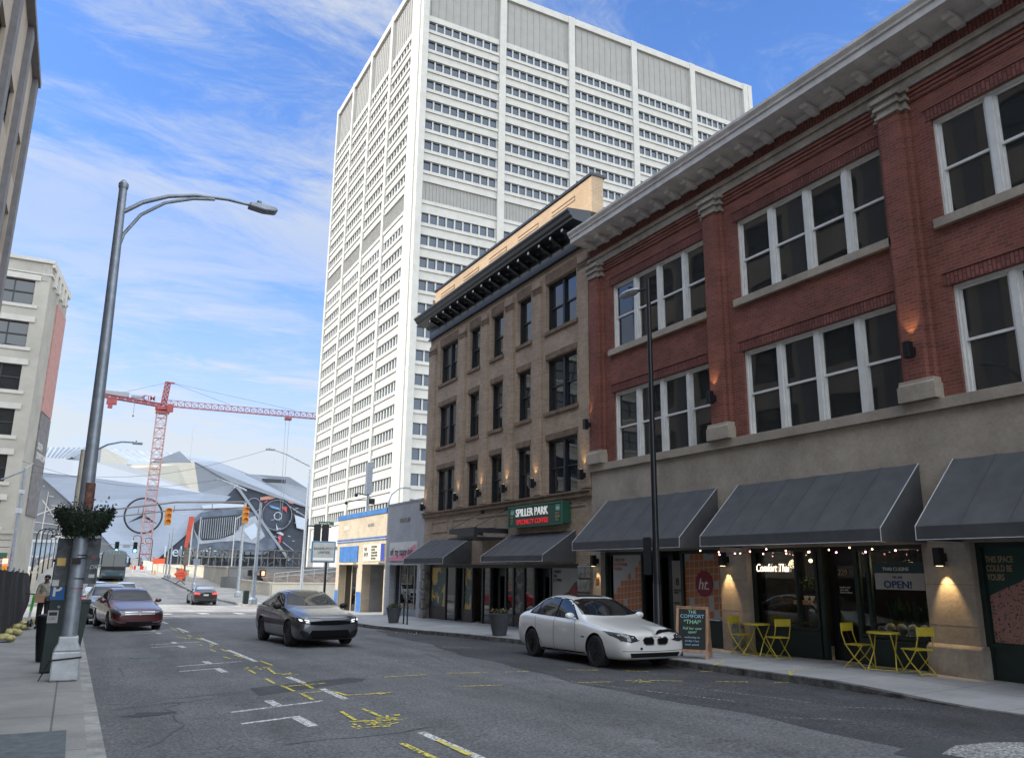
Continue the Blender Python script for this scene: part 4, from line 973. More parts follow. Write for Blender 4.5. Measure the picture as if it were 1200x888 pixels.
# ---------------------------------------------------------------- left side: the near office block and the one across the side street
def grid_building(name, label, x, y0, y1, xl, z1, z0, wallm, stripm, glassm, bayw, floorh, winw, winh, sill, front=None, top=1.6, pil=.25):
    o = empty(name, (x, y1, z0), label, 'building')
    n = int((y1 - y0) / bayw); ops = []
    zs = []; z = z0 + 5.2
    while z + winh < z1 - top: zs.append(z); z += floorh
    for i in range(n):
        c = y1 - bayw*(i+.5)
        for z in zs: ops.append((c-winw/2, c+winw/2, z, z+winh))
    b = MB(); b.wall('x', 0, -y1, -y0, z0, z1, [(-q[1],-q[0],q[2],q[3]) for q in ops], .3)
    b.v = [(x - v[0], -v[1], v[2]) for v in b.v]
    b.quad((x,y1,z0),(x,y1,z1),(xl,y1,z1),(xl,y1,z0)); b.quad((x,y0,z1),(xl,y0,z1),(xl,y1,z1),(x,y1,z1)); b.quad((x,y0,z0),(xl,y0,z0),(xl,y0,z1),(x,y0,z1)) if not front else None
    b.build('wall', wallm, o)
    p = MB()
    for i in range(n+1): c = y1 - bayw*i; c = c - .45 if i == 0 else c; p.box(x, x+pil, c-.45, c+.45, z0, z1-.3)
    p.build('pilaster', stripm, o)
    k = 0; rest = MB()
    for q in ops:
        b = MB() if k < 70 else rest
        b.mat(0)
        for u in (q[0]+.03, (q[0]+q[1])/2, q[1]-.03): b.box(x-.24, x-.16, u-.04, u+.04, q[2], q[3])
        for u in (q[2]+.04, (q[2]+q[3])/2, q[3]-.04): b.box(x-.245, x-.155, q[0], q[1], u-.04, u+.04)
        b.mat(1); b.box(x-.26, x-.25, q[0], q[1], q[2], q[3])
        if k < 70: b.build('window', [M['dark_metal'], glassm], o, fix=False)
        k += 1
    if rest.v: w = rest.build('window', [M['dark_metal'], glassm], o, fix=False); w['kind'] = 'stuff'
    b = MB(); b.box(x-.1, x+.35, y0, y1+.1, z1-.3, z1); b.build('cornice', stripm, o)
    return o
concrete_l = mk('beige_render', (.36,.30,.235), .85, var=.1, scale=.6)
nb = grid_building('office_building', 'tall beige and slate office block cut by the left edge, nearer than the pale one', -5, -26, 46.0, -40, 27.4, 0, concrete_l, mk('slate_pilaster', (.155,.15,.155), .8, var=.1), M['glass_dark'], 5.2, 3.9, 3.0, 2.3, 1)
b2wall = mk('putty_concrete', (.36,.34,.295), .85, var=.08, scale=.5)
ob = empty('office_building', (-4.7, 77, -.6), 'pale concrete building with dark grid windows beyond the side street on the left', 'building')
ops = []
XW = [(-5.8-.0-9.2*i-7.4, -5.8-9.2*i) for i in range(4)]
ZW = [(3.0+3.65*k, 5.15+3.65*k) for k in range(6)]
ZW = [(23.7,25.9),(19.95,22.15),(16.2,18.4),(12.4,14.6),(8.6,10.8),(5.0,7.1)]
for a, c in XW:
    for z0, z1 in ZW: ops.append((a, c, z0, z1))
b = MB(); b.wall('y', 77.0, -42, -4.7, -.8, 27.6, [o_ for o_ in ops], .35); b.quad((-4.7,77,-.8),(-3.55,86,-.8),(-3.55,86,27.6),(-4.7,77,27.6)); b.quad((-3.55,86,-.8),(-4.7,112,-.8),(-4.7,112,27.6),(-3.55,86,27.6)); b.quad((-42,77,27.6),(-4.7,77,27.6),(-3.55,86,27.6),(-4.7,112,27.6),(-42,112,27.6)); b.quad((-4.7,112,-.8),(-42,112,-.8),(-42,112,27.6),(-4.7,112,27.6))
b.build('wall', b2wall, ob)
b = MB()
for z0, z1 in ZW: b.box(-42, -5.4, 76.9, 77.0, z0-.30, z0-.01); b.box(-42, -5.4, 76.86, 77.0, z1+.01, z1+.5)
b.box(-42, -4.55, 76.8, 112.1, 27.6, 27.9); b.box(-42, -4.6, 76.9, 77.0, 26.5, 26.62)
for i in range(6): b.box(-5.35+.08*i, -5.30+.08*i, 76.93, 77.0, 26.0, 27.5)
b.build('string_course', mk('pale_band', (.45,.43,.39), .8, var=.05), ob)
b = MB(); z = -.5
while z < 4.4: b.box(-42, -4.62, 76.88, 77.0, z, z+.50); z += .56
b.box(-42,-4.5,76.75,77.0,4.45,4.75); b.build('rusticated_base', b2wall, ob)
for a, c in XW:
    for z0, z1 in ZW:
        b = MB(); b.mat(0)
        for i in range(6): u = a + (c-a)*i/5; b.box(u-.05, u+.05, 77.16, 77.26, z0, z1)
        for z in (z0+.05, (z0+z1)/2, z1-.05): b.box(a, c, 77.155, 77.265, z-.05, z+.05)
        b.mat(1); b.box(a, c, 77.27, 77.28, z0, z1); b.build('window', [M['dark_metal'], M['glass_dark']], ob, fix=False)
def onwall(t, o=0): return (-4.7 + 1.15*t + .992*o, 77 + 9*t - .127*o)
def wallpanel(name, t0, t1, z0, z1, mat, parent, o=.12):
    b = MB(); p = [onwall(t0), onwall(t1), onwall(t1, o), onwall(t0, o)]; b.prism(p, 'z', z0, z1); return b.build(name, mat, parent)
wallpanel('banner', .45, .97, 15.3, 25.2, mk('salmon_banner', (.42,.22,.19), .7, var=.1), ob)
ban = wallpanel('banner', .45, .97, 6.2, 15.2, mk('grey_banner', (.17,.16,.16), .7, var=.2), ob)
text_obj('lettering', 'SOUTH\nDOWNTOWN', .85, M['text_white'], ban, (*onwall(.48, .14), 12), face=((.127,.992,0),(0,0,1),(.992,-.127,0)), sx=.8)
wallpanel('string_course', 0, 1, 26.5, 26.7, mk('pale_band_side', (.52,.50,.45), .8, var=.05), ob); wallpanel('string_course', -.01, 1.02, 27.3, 27.9, bpy.data.materials['pale_band_side'], ob, .2)
for i in range(4): wallpanel('ornament', .12+.2*i, .20+.2*i, 25.9, 27.3, bpy.data.materials['pale_band_side'], ob, .25)

# ---------------------------------------------------------------- stadium
st = empty('stadium', (40, 420, 1.7), 'large faceted silver stadium with a ring emblem and a car mural on its walls', 'stadium')
def facet(name, pts, mat, t=4.0, parent=st, smooth=False):
    """plate with real thickness built away from the street"""
    n = len(pts); b = MB(); bk = [(p[0], p[1]+t, p[2]-.2) for p in pts]
    b.add(list(pts)+bk, [list(range(n)), [n+i for i in range(n)][::-1]] + [(i, n+i, n+(i+1)%n, (i+1)%n) for i in range(n)])
    return b.build(name, mat, parent)
def panelled(name, c, jx, jz, rough=.5, metal=.3, dark=.8):
    m, nt, bs = _new(name); L = nt.links.new
    g = N(nt, 'ShaderNodeNewGeometry'); s = N(nt, 'ShaderNodeSeparateXYZ'); L(g.outputs['Position'], s.inputs[0]); cb = N(nt, 'ShaderNodeCombineXYZ'); L(s.outputs['X'], cb.inputs[0]); L(s.outputs['Z'], cb.inputs[1])
    t = N(nt, 'ShaderNodeTexBrick'); t.offset = .5; t.inputs['Scale'].default_value = 1; t.inputs['Brick Width'].default_value = jx; t.inputs['Row Height'].default_value = jz; t.inputs['Mortar Size'].default_value = .06
    t.inputs['Color1'].default_value = (*c, 1); t.inputs['Color2'].default_value = (*[x*.93 for x in c], 1); t.inputs['Mortar'].default_value = (*[x*dark for x in c], 1)
    L(cb.outputs[0], t.inputs['Vector']); L(t.outputs[0], bs.inputs['Base Color']); bs.inputs['Roughness'].default_value = rough; bs.inputs['Metallic'].default_value = metal
    return m
silver = panelled('silver_cladding', (.35,.41,.51), 9, 1.0, .5, .2); pale = panelled('pale_cladding', (.41,.43,.46), 6, 30, .6, 0, .93)
beige = panelled('beige_cladding', (.41,.395,.34), 3.4, 1.5, .7, 0, .85); slate = panelled('slate_cladding', (.17,.19,.22), 5, 1.7, .6, 0, .85); roofm = panelled('roof_membrane', (.23,.26,.30), 30, 2.4, .6, 0, .92)
mural = mk('mural_navy', (.035,.048,.075), .55, var=.3, scale=.05)
facet('wall', [(-18.6,420,43.0),(3.6,420,41.9),(52.8,420,37.5),(65.5,421,36.6),(34.6,424,5.0),(22.4,424,3.6),(-4,423,29.9),(-17.1,421,40.9)], silver)
facet('glass_wall', [(-24,432,45),(-17.1,426,40.9),(-4,427,29.9),(23.2,428,2.5),(-19,436,-1),(-26,436,8)], mk('grey_glazing', (.24,.26,.29), .4, .1, var=.15, scale=.1), 1)
b = MB()
for i in range(9): z = 2 + i*4.6; b.beam((-26,433,z+2),(-17+ (40-z)*.95,426.5,z-1.5), .35)
for i in range(6): x = -22 + i*7; b.beam((x,430,0),(x+1,427,max(4, 38-max(0,x+17)*1.0)), .4)
b.beam((-24,429,42),(8,427,-1), .5); b.beam((-26,429,20),(-6,427,30),.4)
b.build('glazing_frame', M['white_concrete'], st)
facet('wall', [(-19.9,423,50.3),(2.8,423,49.5),(16.7,423,49.2),(50.7,423,38.1),(52.8,421,37.5),(3.6,421,41.9),(-18.6,421,43)], pale, 3)
facet('wall', [(16.5,440,51.4),(47.2,425,52.8),(50.9,424.5,38.0),(16.7,428,48.4)], beige, 3)
facet('wall', [(47.2,425,52.8),(66.5,426,43.6),(67.4,424,41.2),(65.0,422,36.4),(50.7,424.5,37.9)], slate, 3)
facet('roof', [(47.4,462,60),(63.7,470,59.6),(78,460,52.4),(113.9,460,37),(105.3,425,33.4),(66.5,425,43.4),(47.2,424.6,53.0)], roofm, 1.5)
facet('roof', [(63.7,470,59.6),(65.7,465,55),(78,460,52.4),(85,470,52.6)], slate, 1)
facet('wall', [(78,459,52.4),(85.6,470,53.7),(104.4,470,53.5),(116.2,470,47.1),(116.2,470,20),(113.9,459,36)], slate, 8)
b = MB(); b.box(88, 101, 463, 464, 49, 51); b.build('louvre', M['dark_metal'], st)
facet('wall', [(28.5,439,53.3),(41.2,441,60),(48.5,439,53.4)], slate, 2)
facet('wall', [(5.5,441,59.5),(17.5,439,53.6),(17.5,438,49),(5.5,438,50)], beige, 2)
facet('wall', [(-12,440,50.5),(5.5,441,59.3),(5.5,438,50)], slate, 2)
petal = mk('translucent_petal', (.25,.28,.32), .5, 0, var=.1, scale=.2)
def petals(pA, pB, pC, pD, n):
    b = MB()
    for i in range(n):
        f = lambda P, Q, t: Vector(P).lerp(Vector(Q), t)
        a0, a1 = f(pA,pB,i/n), f(pA,pB,(i+1)/n); d0, d1 = f(pD,pC,i/n), f(pD,pC,(i+1)/n); k = 5
        for j in range(k):
            u, v = j/k, (j+1)/k; h = lambda t: Vector((0, 0, 0.7*math.sin(PI*t)))
            b.add([a0.lerp(a1,u)+h(u), a0.lerp(a1,v)+h(v), d0.lerp(d1,v)+h(v), d0.lerp(d1,u)+h(u)], [(0,1,2,3)])
    o = b.build('roof_petal', petal, st, smooth=False, fix=False); return o
petals((-19.5,452,58),(1,452,59.5),(-6,439,52.5),(-20,439,50.5), 9); petals((7,455,60),(41,455,60.2),(46,440,53.2),(18,440,52.8), 9)
facet('mural_wall', [(67.3,421.5,41.2),(63,421.5,36),(35.6,424,6.7),(34,425,2),(96.5,425,2),(96.2,422,7.4)], mural, 2)
facet('mural_wall', [(67.8,422.5,42.8),(105.3,424.5,33.2),(108,424.5,2),(97,424.5,2)], mural, 2)
b = MB(); b.beam((67.2,420.6,42.4),(96.6,421.4,6.0), 1.3); b.beam((66,420.4,43.6),(105.4,423.6,33.2),.9); b.build('edge_trim', M['galv'], st)
def flat(name, pts, y, mat, t=.2): return facet(name, [(p[0], y, p[1]) for p in pts], mat, t)
car_sil = mk('mural_silver', (.30,.33,.38), .5, var=.15, scale=.2); car_dk = mk('mural_black', (.012,.015,.022), .5, var=0); mw = mk('mural_pale', (.42,.48,.55), .5, var=0); mr = mk('mural_red', (.45,.05,.05), .5, var=0); mb_ = mk('mural_blue', (.10,.22,.42), .5, var=.2, scale=.3)
flat('mural_shape', [(46.5,18),(48.5,24),(52,28),(60,30),(70,31),(78,29),(85,22),(90,12),(84,8.6),(60,8),(50,9)], 420.9, mb_ if False else mk('mural_bluegrey', (.10,.13,.18), .5, var=.3, scale=.15))
flat('mural_shape', [(52,31.5),(62,33),(72,33),(74,30.8),(62,30.5),(53,29.6)], 420.7, mw)
flat('mural_shape', [(49.2,20.6),(51.2,17.2),(53.9,14.7),(61.7,15.5),(68.3,18.0),(71.2,22.0),(74.6,26.3),(78,27.6),(83.6,17.6),(79.2,13.9),(70.9,15.2),(61.8,14.3),(52.4,12.9)], 420.5, car_sil)
flat('mural_shape', [(72.5,20.5),(78,24),(81,18.5),(77,15.5)], 420.3, mw)
flat('mural_grille', [(49.5,22.6),(52.3,25.4),(60.7,26.6),(71.5,27.9),(70.8,22.5),(68.3,18.3),(61.7,15.8),(53.9,15.0),(51,18.9)], 420.3, car_dk)
b = MB()
for i in range(19):
    x = 52 + i*1.02; zt = 24.6 + (x-52)*.14; zb = 15.6 + max(0, x-62)*.5 + abs(x-56)*.02; b.box(x, x+.28, 420.1, 420.22, zb, zt)
b.build('mural_grille', car_sil, st)
t_ = text_obj('lettering', 'I electric', 7.0, mw, st, (37, 420.6, 7.0), face='-y', depth=.05)
def ring(name, c, R0, r, mat, seg=40, y=419):
    b = MB(); b.tube([(c[0]+R0*math.cos(t), y, c[1]+R0*math.sin(t)) for t in frange(0, 2*PI, seg)], r, 8, cap=False); return b.build(name, mat, st, smooth=True)
em = ring('ring_emblem', (26.4, 25.4), 8.1, .42, M['black_metal'], y=418.2)
b = MB()
for a in (90, 210, 330):
    p = Vector((26.4 + 7.6*math.cos(R(a)), 418.1, 25.4 + 7.6*math.sin(R(a)))); n = Vector((-math.sin(R(a)), 0, math.cos(R(a)))) * .75; c = Vector((26.4, 418.1, 25.4)); f = Vector((0,-.5,0))
    b.add([c-n, p, c+n, c+f, c-n+Vector((0,.6,0)), p+Vector((0,.6,0)), c+n+Vector((0,.6,0))], [(0,1,3),(1,2,3),(0,4,5,1),(1,5,6,2)])
b.build('star_emblem', M['black_metal'], st)
ring('mural_wheel', (89, 28.5), 8.2, .45, car_dk, y=422.2); ring('mural_wheel', (89, 28.5), 7.5, .14, car_sil, y=422.1); ring('mural_wheel', (89.5, 28), 1.9, .2, mw, y=422.1, seg=20); ring('mural_wheel', (77, 33), 3.4, .16, car_sil, y=421.9, seg=24)
flat('mural_shape', [(80,37),(84,38),(88,38.5),(96,36),(97,34.5),(88,36.8),(80,35.6)], 422.3, mk('mural_skin', (.40,.20,.16), .5, var=0))
for pts, m_ in (([(82,34.5),(83.5,36),(84,33.8)],mr),([(91,32.5),(93.6,33),(93.8,30)],mr),([(84.5,33.5),(88,32.6),(90.5,31.8),(90.5,31),(86,32)],mb_),([(98,28.9),(104,27.2),(104,21.5),(99.5,22.5)],mw),([(105.2,27),(108,26),(108,20),(105.5,21.5)],mb_),([(89,24.2),(90.5,20.5),(93,19.2),(93,18.3),(89.6,19.6)],mw),([(90.5,18.4),(92,18.4),(92,15),(91,14)],mr)): flat('mural_shape', pts, 422.2, m_)
b = MB()
random.seed(4)
for i in range(26):
    x = random.uniform(80, 100); z = random.uniform(14, 33); b.beam((x,422.2,z),(x+random.uniform(.6,2),422.2,z+random.uniform(-.6,.4)),.22)
b.build('mural_detail', mw, st)
b = MB(); b.beam((95,422,33),(108,422.8,26),.5); b.beam((93,422,15),(100,422,10),.3); b.build('mural_detail', car_sil, st)
facet('plinth', [(-30,430,5),(135,430,5),(135,430,-2),(-30,430,-2)], slate, 20)

# ---------------------------------------------------------------- concrete car park frame and clutter before the stadium
cp = empty('car_park', (45, 230, 1.7), 'low open concrete frame of a car park or scaffold in front of the stadium mural', 'car park')
b = MB(); random.seed(9)
for lev, z in enumerate((2.2, 4.6, 6.6)):
    b.box(24+lev*1.5, 62-lev*2, 228, 236, z, z+.28)
for i in range(22):
    x = 24.5 + i*1.7; b.box(x-.13, x+.13, 228.1, 228.4, 1.4, 6.6 - (1.8 if i % 5 == 0 else 0)); b.box(x-.13, x+.13, 235, 235.3, 1.4, 6.4)
b.build('frame', mk('pale_scaffold', (.22,.21,.185), .8, var=.3, scale=.5), cp)
b = MB()
for i in range(60):
    x = random.uniform(24, 60); z = random.uniform(1.8, 6.8); b.beam((x,227.8,z),(x+random.uniform(-2,2),227.8,z+random.uniform(-1.5,1.5)),.12)
b.build('brace', M['galv'], cp)
b = MB()
for i in range(14): x = 24 + i*1.15; b.box(x, x+.7, 229, 229.3, 4.9, 6.3+random.uniform(-.3,.5))
b.build('stacked_panel', M['galv'], cp)
tr = empty('tree', (58, 215, 1.5), 'bare brown tree in front of the stadium wall', 'tree')
b = MB(); b.tube([(58,215,1),(58,215,5.5)],[.25,.08],8); b.build('trunk', M['wood'], tr)
b = MB()
for i in range(420):
    a = random.uniform(0,2*PI); h = random.uniform(0,1); r = random.uniform(0,2.0)*(1-h*.55); p = Vector((58+r*math.cos(a), 215+r*math.sin(a), 2+h*5)); d = Vector((random.uniform(-.4,.4),random.uniform(-.4,.4),random.uniform(.1,.6))); s = Vector((.09,.0,.03)); b.add([p-s,p+s,p+d],[(0,1,2)])
b.build('crown', mk('brown_leaves', (.16,.085,.05), .9, var=.4, scale=3), tr, fix=False)

# ---------------------------------------------------------------- tower crane
ck = empty('tower_crane', (12.3, 180, 1.7), 'red and pale lattice tower crane standing before the stadium', 'crane')
M['crane_red'] = mk('crane_red', (.30,.055,.055), .55, var=.1); M['crane_pale'] = mk('crane_pale', (.40,.26,.26), .6, var=.1)
def lattice(b, a, c, w, h, n, r, up=(0,0,1), tri=False):
    a = Vector(a); c = Vector(c); d = (c-a).normalized(); s = d.cross(Vector(up)).normalized(); u = s.cross(d).normalized()
    cs = [(-w/2,-h/2),(w/2,-h/2),(w/2,h/2),(-w/2,h/2)] if not tri else [(-w/2,0),(w/2,0),(0,h)]
    P = lambda k, t: a + (c-a)*t + s*cs[k][0] + u*cs[k][1]
    m = len(cs)
    for k in range(m): b.beam(P(k,0), P(k,1), r*1.5)
    for i in range(n):
        for k in range(m):
            k2 = (k+1) % m
            b.beam(P(k,i/n), P(k2,(i+1)/n), r); b.beam(P(k,(i+1)/n) , P(k2,(i+1)/n), r)
            if not tri: b.beam(P(k2,i/n), P(k,(i+1)/n), r)
b = MB(); lattice(b, (12.3,180,1.2), (12.6,180,33.2), 2.0, 2.0, 15, .09, up=(0,1,0)); b.build('mast', M['crane_pale'], ck)
b = MB()
for i in range(15): z = 2.2+i*2.13; b.box(11.5,13.5,179.1,179.2,z,z+.18)
b.build('mast_collar', M['crane_red'], ck)
b = MB(); b.box(11.4,14.0,178.8,181.2,33.3,33.7); b.lathe([(1.5,33.9),(1.5,34.6)],(12.7,180,0),14); b.box(13.4,14.6,178.6,179.6,33.6,35.2); b.build('slewing_platform', M['crane_red'], ck)
b = MB(); lattice(b, (12.7,180,34.9), (45.5,180,35.3), 1.1, 1.3, 24, .07, tri=True); b.build('jib', M['crane_red'], ck)
b = MB(); lattice(b, (12.7,180,34.9), (1.0,180,35.9), 1.2, .6, 8, .10); b.box(.8,11.8,179.4,180.6,35.2,35.4) if False else None; b.build('counter_jib', M['crane_red'], ck)
b = MB(); b.box(2.0,3.9,179.4,180.6,34.2,35.5); b.box(2.3,3.2,179.5,180.5,33.4,34.2); b.build('counterweight', M['crane_red'], ck)
b = MB(); b.box(1.0,6.0,179.5,180.5,36.0,36.9); b.box(6.4,9,179.6,180.4,36.0,36.5); b.build('winch', M['galv'], ck)
b = MB(); lattice(b, (12.7,180,34.9), (13.1,180,40.0), 1.0, 1.0, 5, .12, up=(0,1,0)); b.box(12.9,14.4,179.8,180.2,39.8,40.1); b.build('apex', M['crane_red'], ck)
b = MB()
for a, c in (((13.1,180,40.0),(4.5,180,36.8)),((13.8,180,40.0),(26,180,36.6)),((13.8,180,40.0),(40,180,36.8)),((39,180,35),(39.0,180,12)),((38.2,180,35),(38.6,180,12)),((7.2,180,34.8),(7.2,180,32.4))): b.tube([a,c],.045,5)
b.build('cable', M['galv'], ck)
b = MB(); b.box(38.0,39.4,179.4,180.6,34.4,34.9); b.ball((7.2,180,32.2),.2); b.build('trolley', M['crane_red'], ck)
text_obj('lettering', 'CIM', 1.5, M['crane_red'], ck, (8.4,179.2,35.6), face='-y', depth=.06, bold=.02)
for nm, lab, x, y, h in (('antenna_mast','thin white antenna mast behind the stadium beside the crane', 47, 445, 74),('antenna_mast','short thin antenna mast behind the dark right end of the stadium', 96, 475, 64)):
    tag(MB().tube([(x,y,40),(x,y,h)], .18, 5).build(nm, M['galv_light']), lab, 'antenna')
# ---------------------------------------------------------------- vehicles; local +x is the nose, ground at z = 0
def paint(name, c, metal=.3, rough=.35):
    m, nt, b = _new(name); b.inputs['Base Color'].default_value = (*c, 1); b.inputs['Metallic'].default_value = metal; b.inputs['Roughness'].default_value = rough
    b.inputs['Coat Weight'].default_value = 1; b.inputs['Coat Roughness'].default_value = .04
    return m
M['lamp_glass'] = mk('lamp_lens', (.13,.14,.15), .12, .7, var=.3, scale=40, spec=.8, obj=True)
M['seam'] = mk('panel_gap', (.006,.006,.007), .8, var=.01, spec=.08)
M['tail_red'] = mk('tail_lens', (.30,.012,.012), .2, var=0)
M['plate'] = mk('number_plate', (.5,.5,.48), .5, var=0)

def car(name, label, S, body, loc, rz_, wheels, wr=.33, rim='black_rim', decals=(), mirrors=None, group=None, warp=None, spokes=10, cat='car', ww=.22, track=None):
    """S: stations (x, half width, z bottom, z belt, z top, half width at top)"""
    root = empty(name, (0, 0, 0), label, cat, group)
    vs = []; fs = []; n = 0
    def section(x, hw, zb, zl, zt, ht):
        h = [(0, zb), (.6*hw, zb), (.90*hw, zb+.02), (hw*.975, zb+.13), (hw, zb+(zl-zb)*.52), (hw*.985, zl-.10), (hw*.955, zl-.012), (hw*.925, zl+.004),
             ((hw*.925+ht)/2+.012, (zl+zt)/2), (ht+.004, zt-.055), (ht*.90, zt-.014), (ht*.5, zt), (0, zt+.008)]
        return [(x, -p, z) for p, z in h] + [(x, p, z) for p, z in h[-2:0:-1]]
    secs = [section(*s) for s in S]; m = len(secs[0])
    for s in secs: vs += s
    for i in range(len(secs)-1):
        for k in range(m): k2 = (k+1) % m; fs.append((i*m+k, i*m+k2, (i+1)*m+k2, (i+1)*m+k))
    # flat-ish nose and tail: quads across the section
    for base, fl in ((0, 1), ((len(secs)-1)*m, 0)):
        L_ = [base + k for k in range(0, 13)]; Rr = [base] + [base + m - k for k in range(1, 12)] + [base + 12]
        for k in range(12):
            q = [L_[k], L_[k+1], Rr[k+1], Rr[k]]; q = list(dict.fromkeys(q)); fs.append(tuple(q if fl else q[::-1]))
    me = bpy.data.meshes.new('body'); me.from_pydata(vs, [], fs)
    bm = bmesh.new(); bm.from_mesh(me); bmesh.ops.recalc_face_normals(bm, faces=bm.faces); bm.to_mesh(me); bm.free()
    o = bpy.data.objects.new('body', me); col.objects.link(o)
    sd = o.modifiers.new('s', 'SUBSURF'); sd.levels = 2; sd.render_levels = 2
    dg = bpy.context.evaluated_depsgraph_get(); dg.update(); me2 = bpy.data.meshes.new_from_object(o.evaluated_get(dg)); o.modifiers.clear()
    if warp:
        for v in me2.vertices: v.co = Vector(warp(v.co.x, v.co.y, v.co.z))
    o.data = me2
    bv = BVHTree.FromPolygons([v.co.copy() for v in me2.vertices], [tuple(p.vertices) for p in me2.polygons])
    # wheel arches
    cut = MB(); hwm = max(s[1] for s in S)
    for wx in wheels:
        for sd_ in (-1, 1): cut.lathe([(wr+.055, sd_*(hwm-.34)), (wr+.055, sd_*(hwm+.2))] if sd_ > 0 else [(wr+.055, -(hwm+.2)), (wr+.055, -(hwm-.34))], (wx, 0, wr), 32, 'y')
    co = cut.build('cutter', M['plastic'], None, fix=True)
    me2.materials.clear(); me2.materials.append(body); me2.materials.append(M['plastic'])
    bo = o.modifiers.new('b', 'BOOLEAN'); bo.object = co; bo.operation = 'DIFFERENCE'; bo.solver = 'EXACT'; bo.material_mode = 'TRANSFER' if hasattr(bo, 'material_mode') else 0
    dg.update(); me3 = bpy.data.meshes.new_from_object(o.evaluated_get(dg)); o.modifiers.clear(); o.data = me3
    bpy.data.objects.remove(co)
    bm = bmesh.new(); bm.from_mesh(me3)
    for f in bm.faces: f.smooth = True
    for e in bm.edges:
        if len(e.link_faces) == 2 and e.calc_face_angle(0) > R(40): e.smooth = False
    bm.to_mesh(me3); bm.free()
    o.parent = root
    def decal(nm, pts, view, mat, off=.004, thick=0, parent=o, step=.06, flip=False):
        """panel that hugs the body; view: 's' (x,z) both sides via side sign in pts owner, 'f' (y,z) from the nose, 'r' from the tail, 't' (x,y) from above"""
        out = []
        v, side = view[0], (-1 if view.endswith('-') else 1)
        bm = bmesh.new(); vv = [bm.verts.new((p[0], p[1], 0)) for p in pts]; bm.faces.new(vv)
        xs = [p[0] for p in pts]; ys = [p[1] for p in pts]
        for ax, lo, hi in ((0, min(xs), max(xs)), (1, min(ys), max(ys))):
            t = lo + step
            while t < hi - 1e-4:
                nrm = (1,0,0) if ax == 0 else (0,1,0); c = (t,0,0) if ax == 0 else (0,t,0)
                bmesh.ops.bisect_plane(bm, geom=bm.verts[:]+bm.edges[:]+bm.faces[:], plane_co=c, plane_no=nrm, dist=1e-5); t += step
        bad = []
        for w in bm.verts:
            a, b_ = w.co.x, w.co.y
            if v == 's': og, d = Vector((a, 3*side, b_)), Vector((0, -side, 0))
            elif v == 'f': og, d = Vector((5, a, b_)), Vector((-1, 0, 0))
            elif v == 'r': og, d = Vector((-5, a, b_)), Vector((1, 0, 0))
            else: og, d = Vector((a, b_, 4)), Vector((0, 0, -1))
            hit = bv.ray_cast(og, d)
            if hit[0] is None: bad.append(w); continue
            nn = hit[1] if hit[1].dot(d) < 0 else -hit[1]
            w.co = hit[0] + nn * off
        if bad: bmesh.ops.delete(bm, geom=bad, context='VERTS')
        me_ = bpy.data.meshes.new(nm); bmesh.ops.recalc_face_normals(bm, faces=bm.faces)
        for f in bm.faces:
            f.smooth = True
        bm.to_mesh(me_); bm.free(); me_.materials.append(mat)
        p = bpy.data.objects.new(nm, me_); col.objects.link(p); p.parent = parent
        return p
    for dct in decals: decal(*dct[:4], **(dct[4] if len(dct) > 4 else {}))
    tr = track or hwm - .02
    wi = 0
    tyre = None
    for wx in wheels:
        for s in (-1, 1):
            y0 = s*tr
            if tyre is None:
                b = MB(); b.lathe([(wr*.66,0),(wr*.70,-.012),(wr*.93,-.012),(wr,.02),(wr,ww-.02),(wr*.93,ww),(wr*.6,ww)], (0,0,0), 36, 'y'); tyre = b.build('wheel', M['rubber'], None, smooth='auto')
                r = MB(); r.lathe([(wr*.12,.0),(wr*.10,-.004),(wr*.05,-.006)], (0,0,0), 16, 'y'); r.lathe([(wr*.70,-.006),(wr*.665,-.008),(wr*.64,.02),(wr*.64,ww-.03)], (0,0,0), 36, 'y', cap=False)
                for k in range(spokes):
                    a = 2*PI*k/spokes; a2 = a + .10*(1 if k % 2 else -1)
                    c, q = Vector((math.cos(a),0,math.sin(a))), Vector((math.cos(a2),0,math.sin(a2))); t = Vector((-math.sin(a),0,math.cos(a)))
                    r.add([c*wr*.09+t*.02, c*wr*.09-t*.02, q*wr*.67-t*.016, q*wr*.67+t*.016]+[Vector((0,.03,0))+v_ for v_ in (c*wr*.09+t*.02, c*wr*.09-t*.02, q*wr*.67-t*.016, q*wr*.67+t*.016)], [(0,1,2,3),(0,4,5,1),(1,5,6,2),(2,6,7,3),(3,7,4,0)])
                r = r.build('rim', M[rim], tyre, smooth='auto'); g = MB(); g.lathe([(wr*.55,.07),(wr*.55,.075)], (0,0,0), 24, 'y'); g.build('brake_disc', M['galv'], tyre)
                g = MB(); g.lathe([(wr*.64,.10),(wr*.64,.11)], (0,0,0), 24, 'y'); g.build('wheel_back', M['plastic'], tyre)
                t_ = tyre; t_.parent = root
            else: t_ = copy_tree(tyre, root)
            t_.location = (wx, y0, wr); t_.rotation_euler = (0, 0, 0 if s < 0 else PI)
    if mirrors:
        mx, mz, my = mirrors
        for s in (-1, 1):
            b = MB(); b.ball((mx, s*(my+.11), mz+.05), (.07,.12,.075), 14, 8); b.tube([(mx+.02,s*(my-.04),mz-.02),(mx,s*(my+.05),mz+.01)], .025, 8); b.build('side_mirror', body if name != 'grey_car' else M['plastic'], root, smooth=True)
    root.location = loc; root.rotation_euler = rz_ if isinstance(rz_, tuple) else (0, 0, rz_)
    return root, decal, o

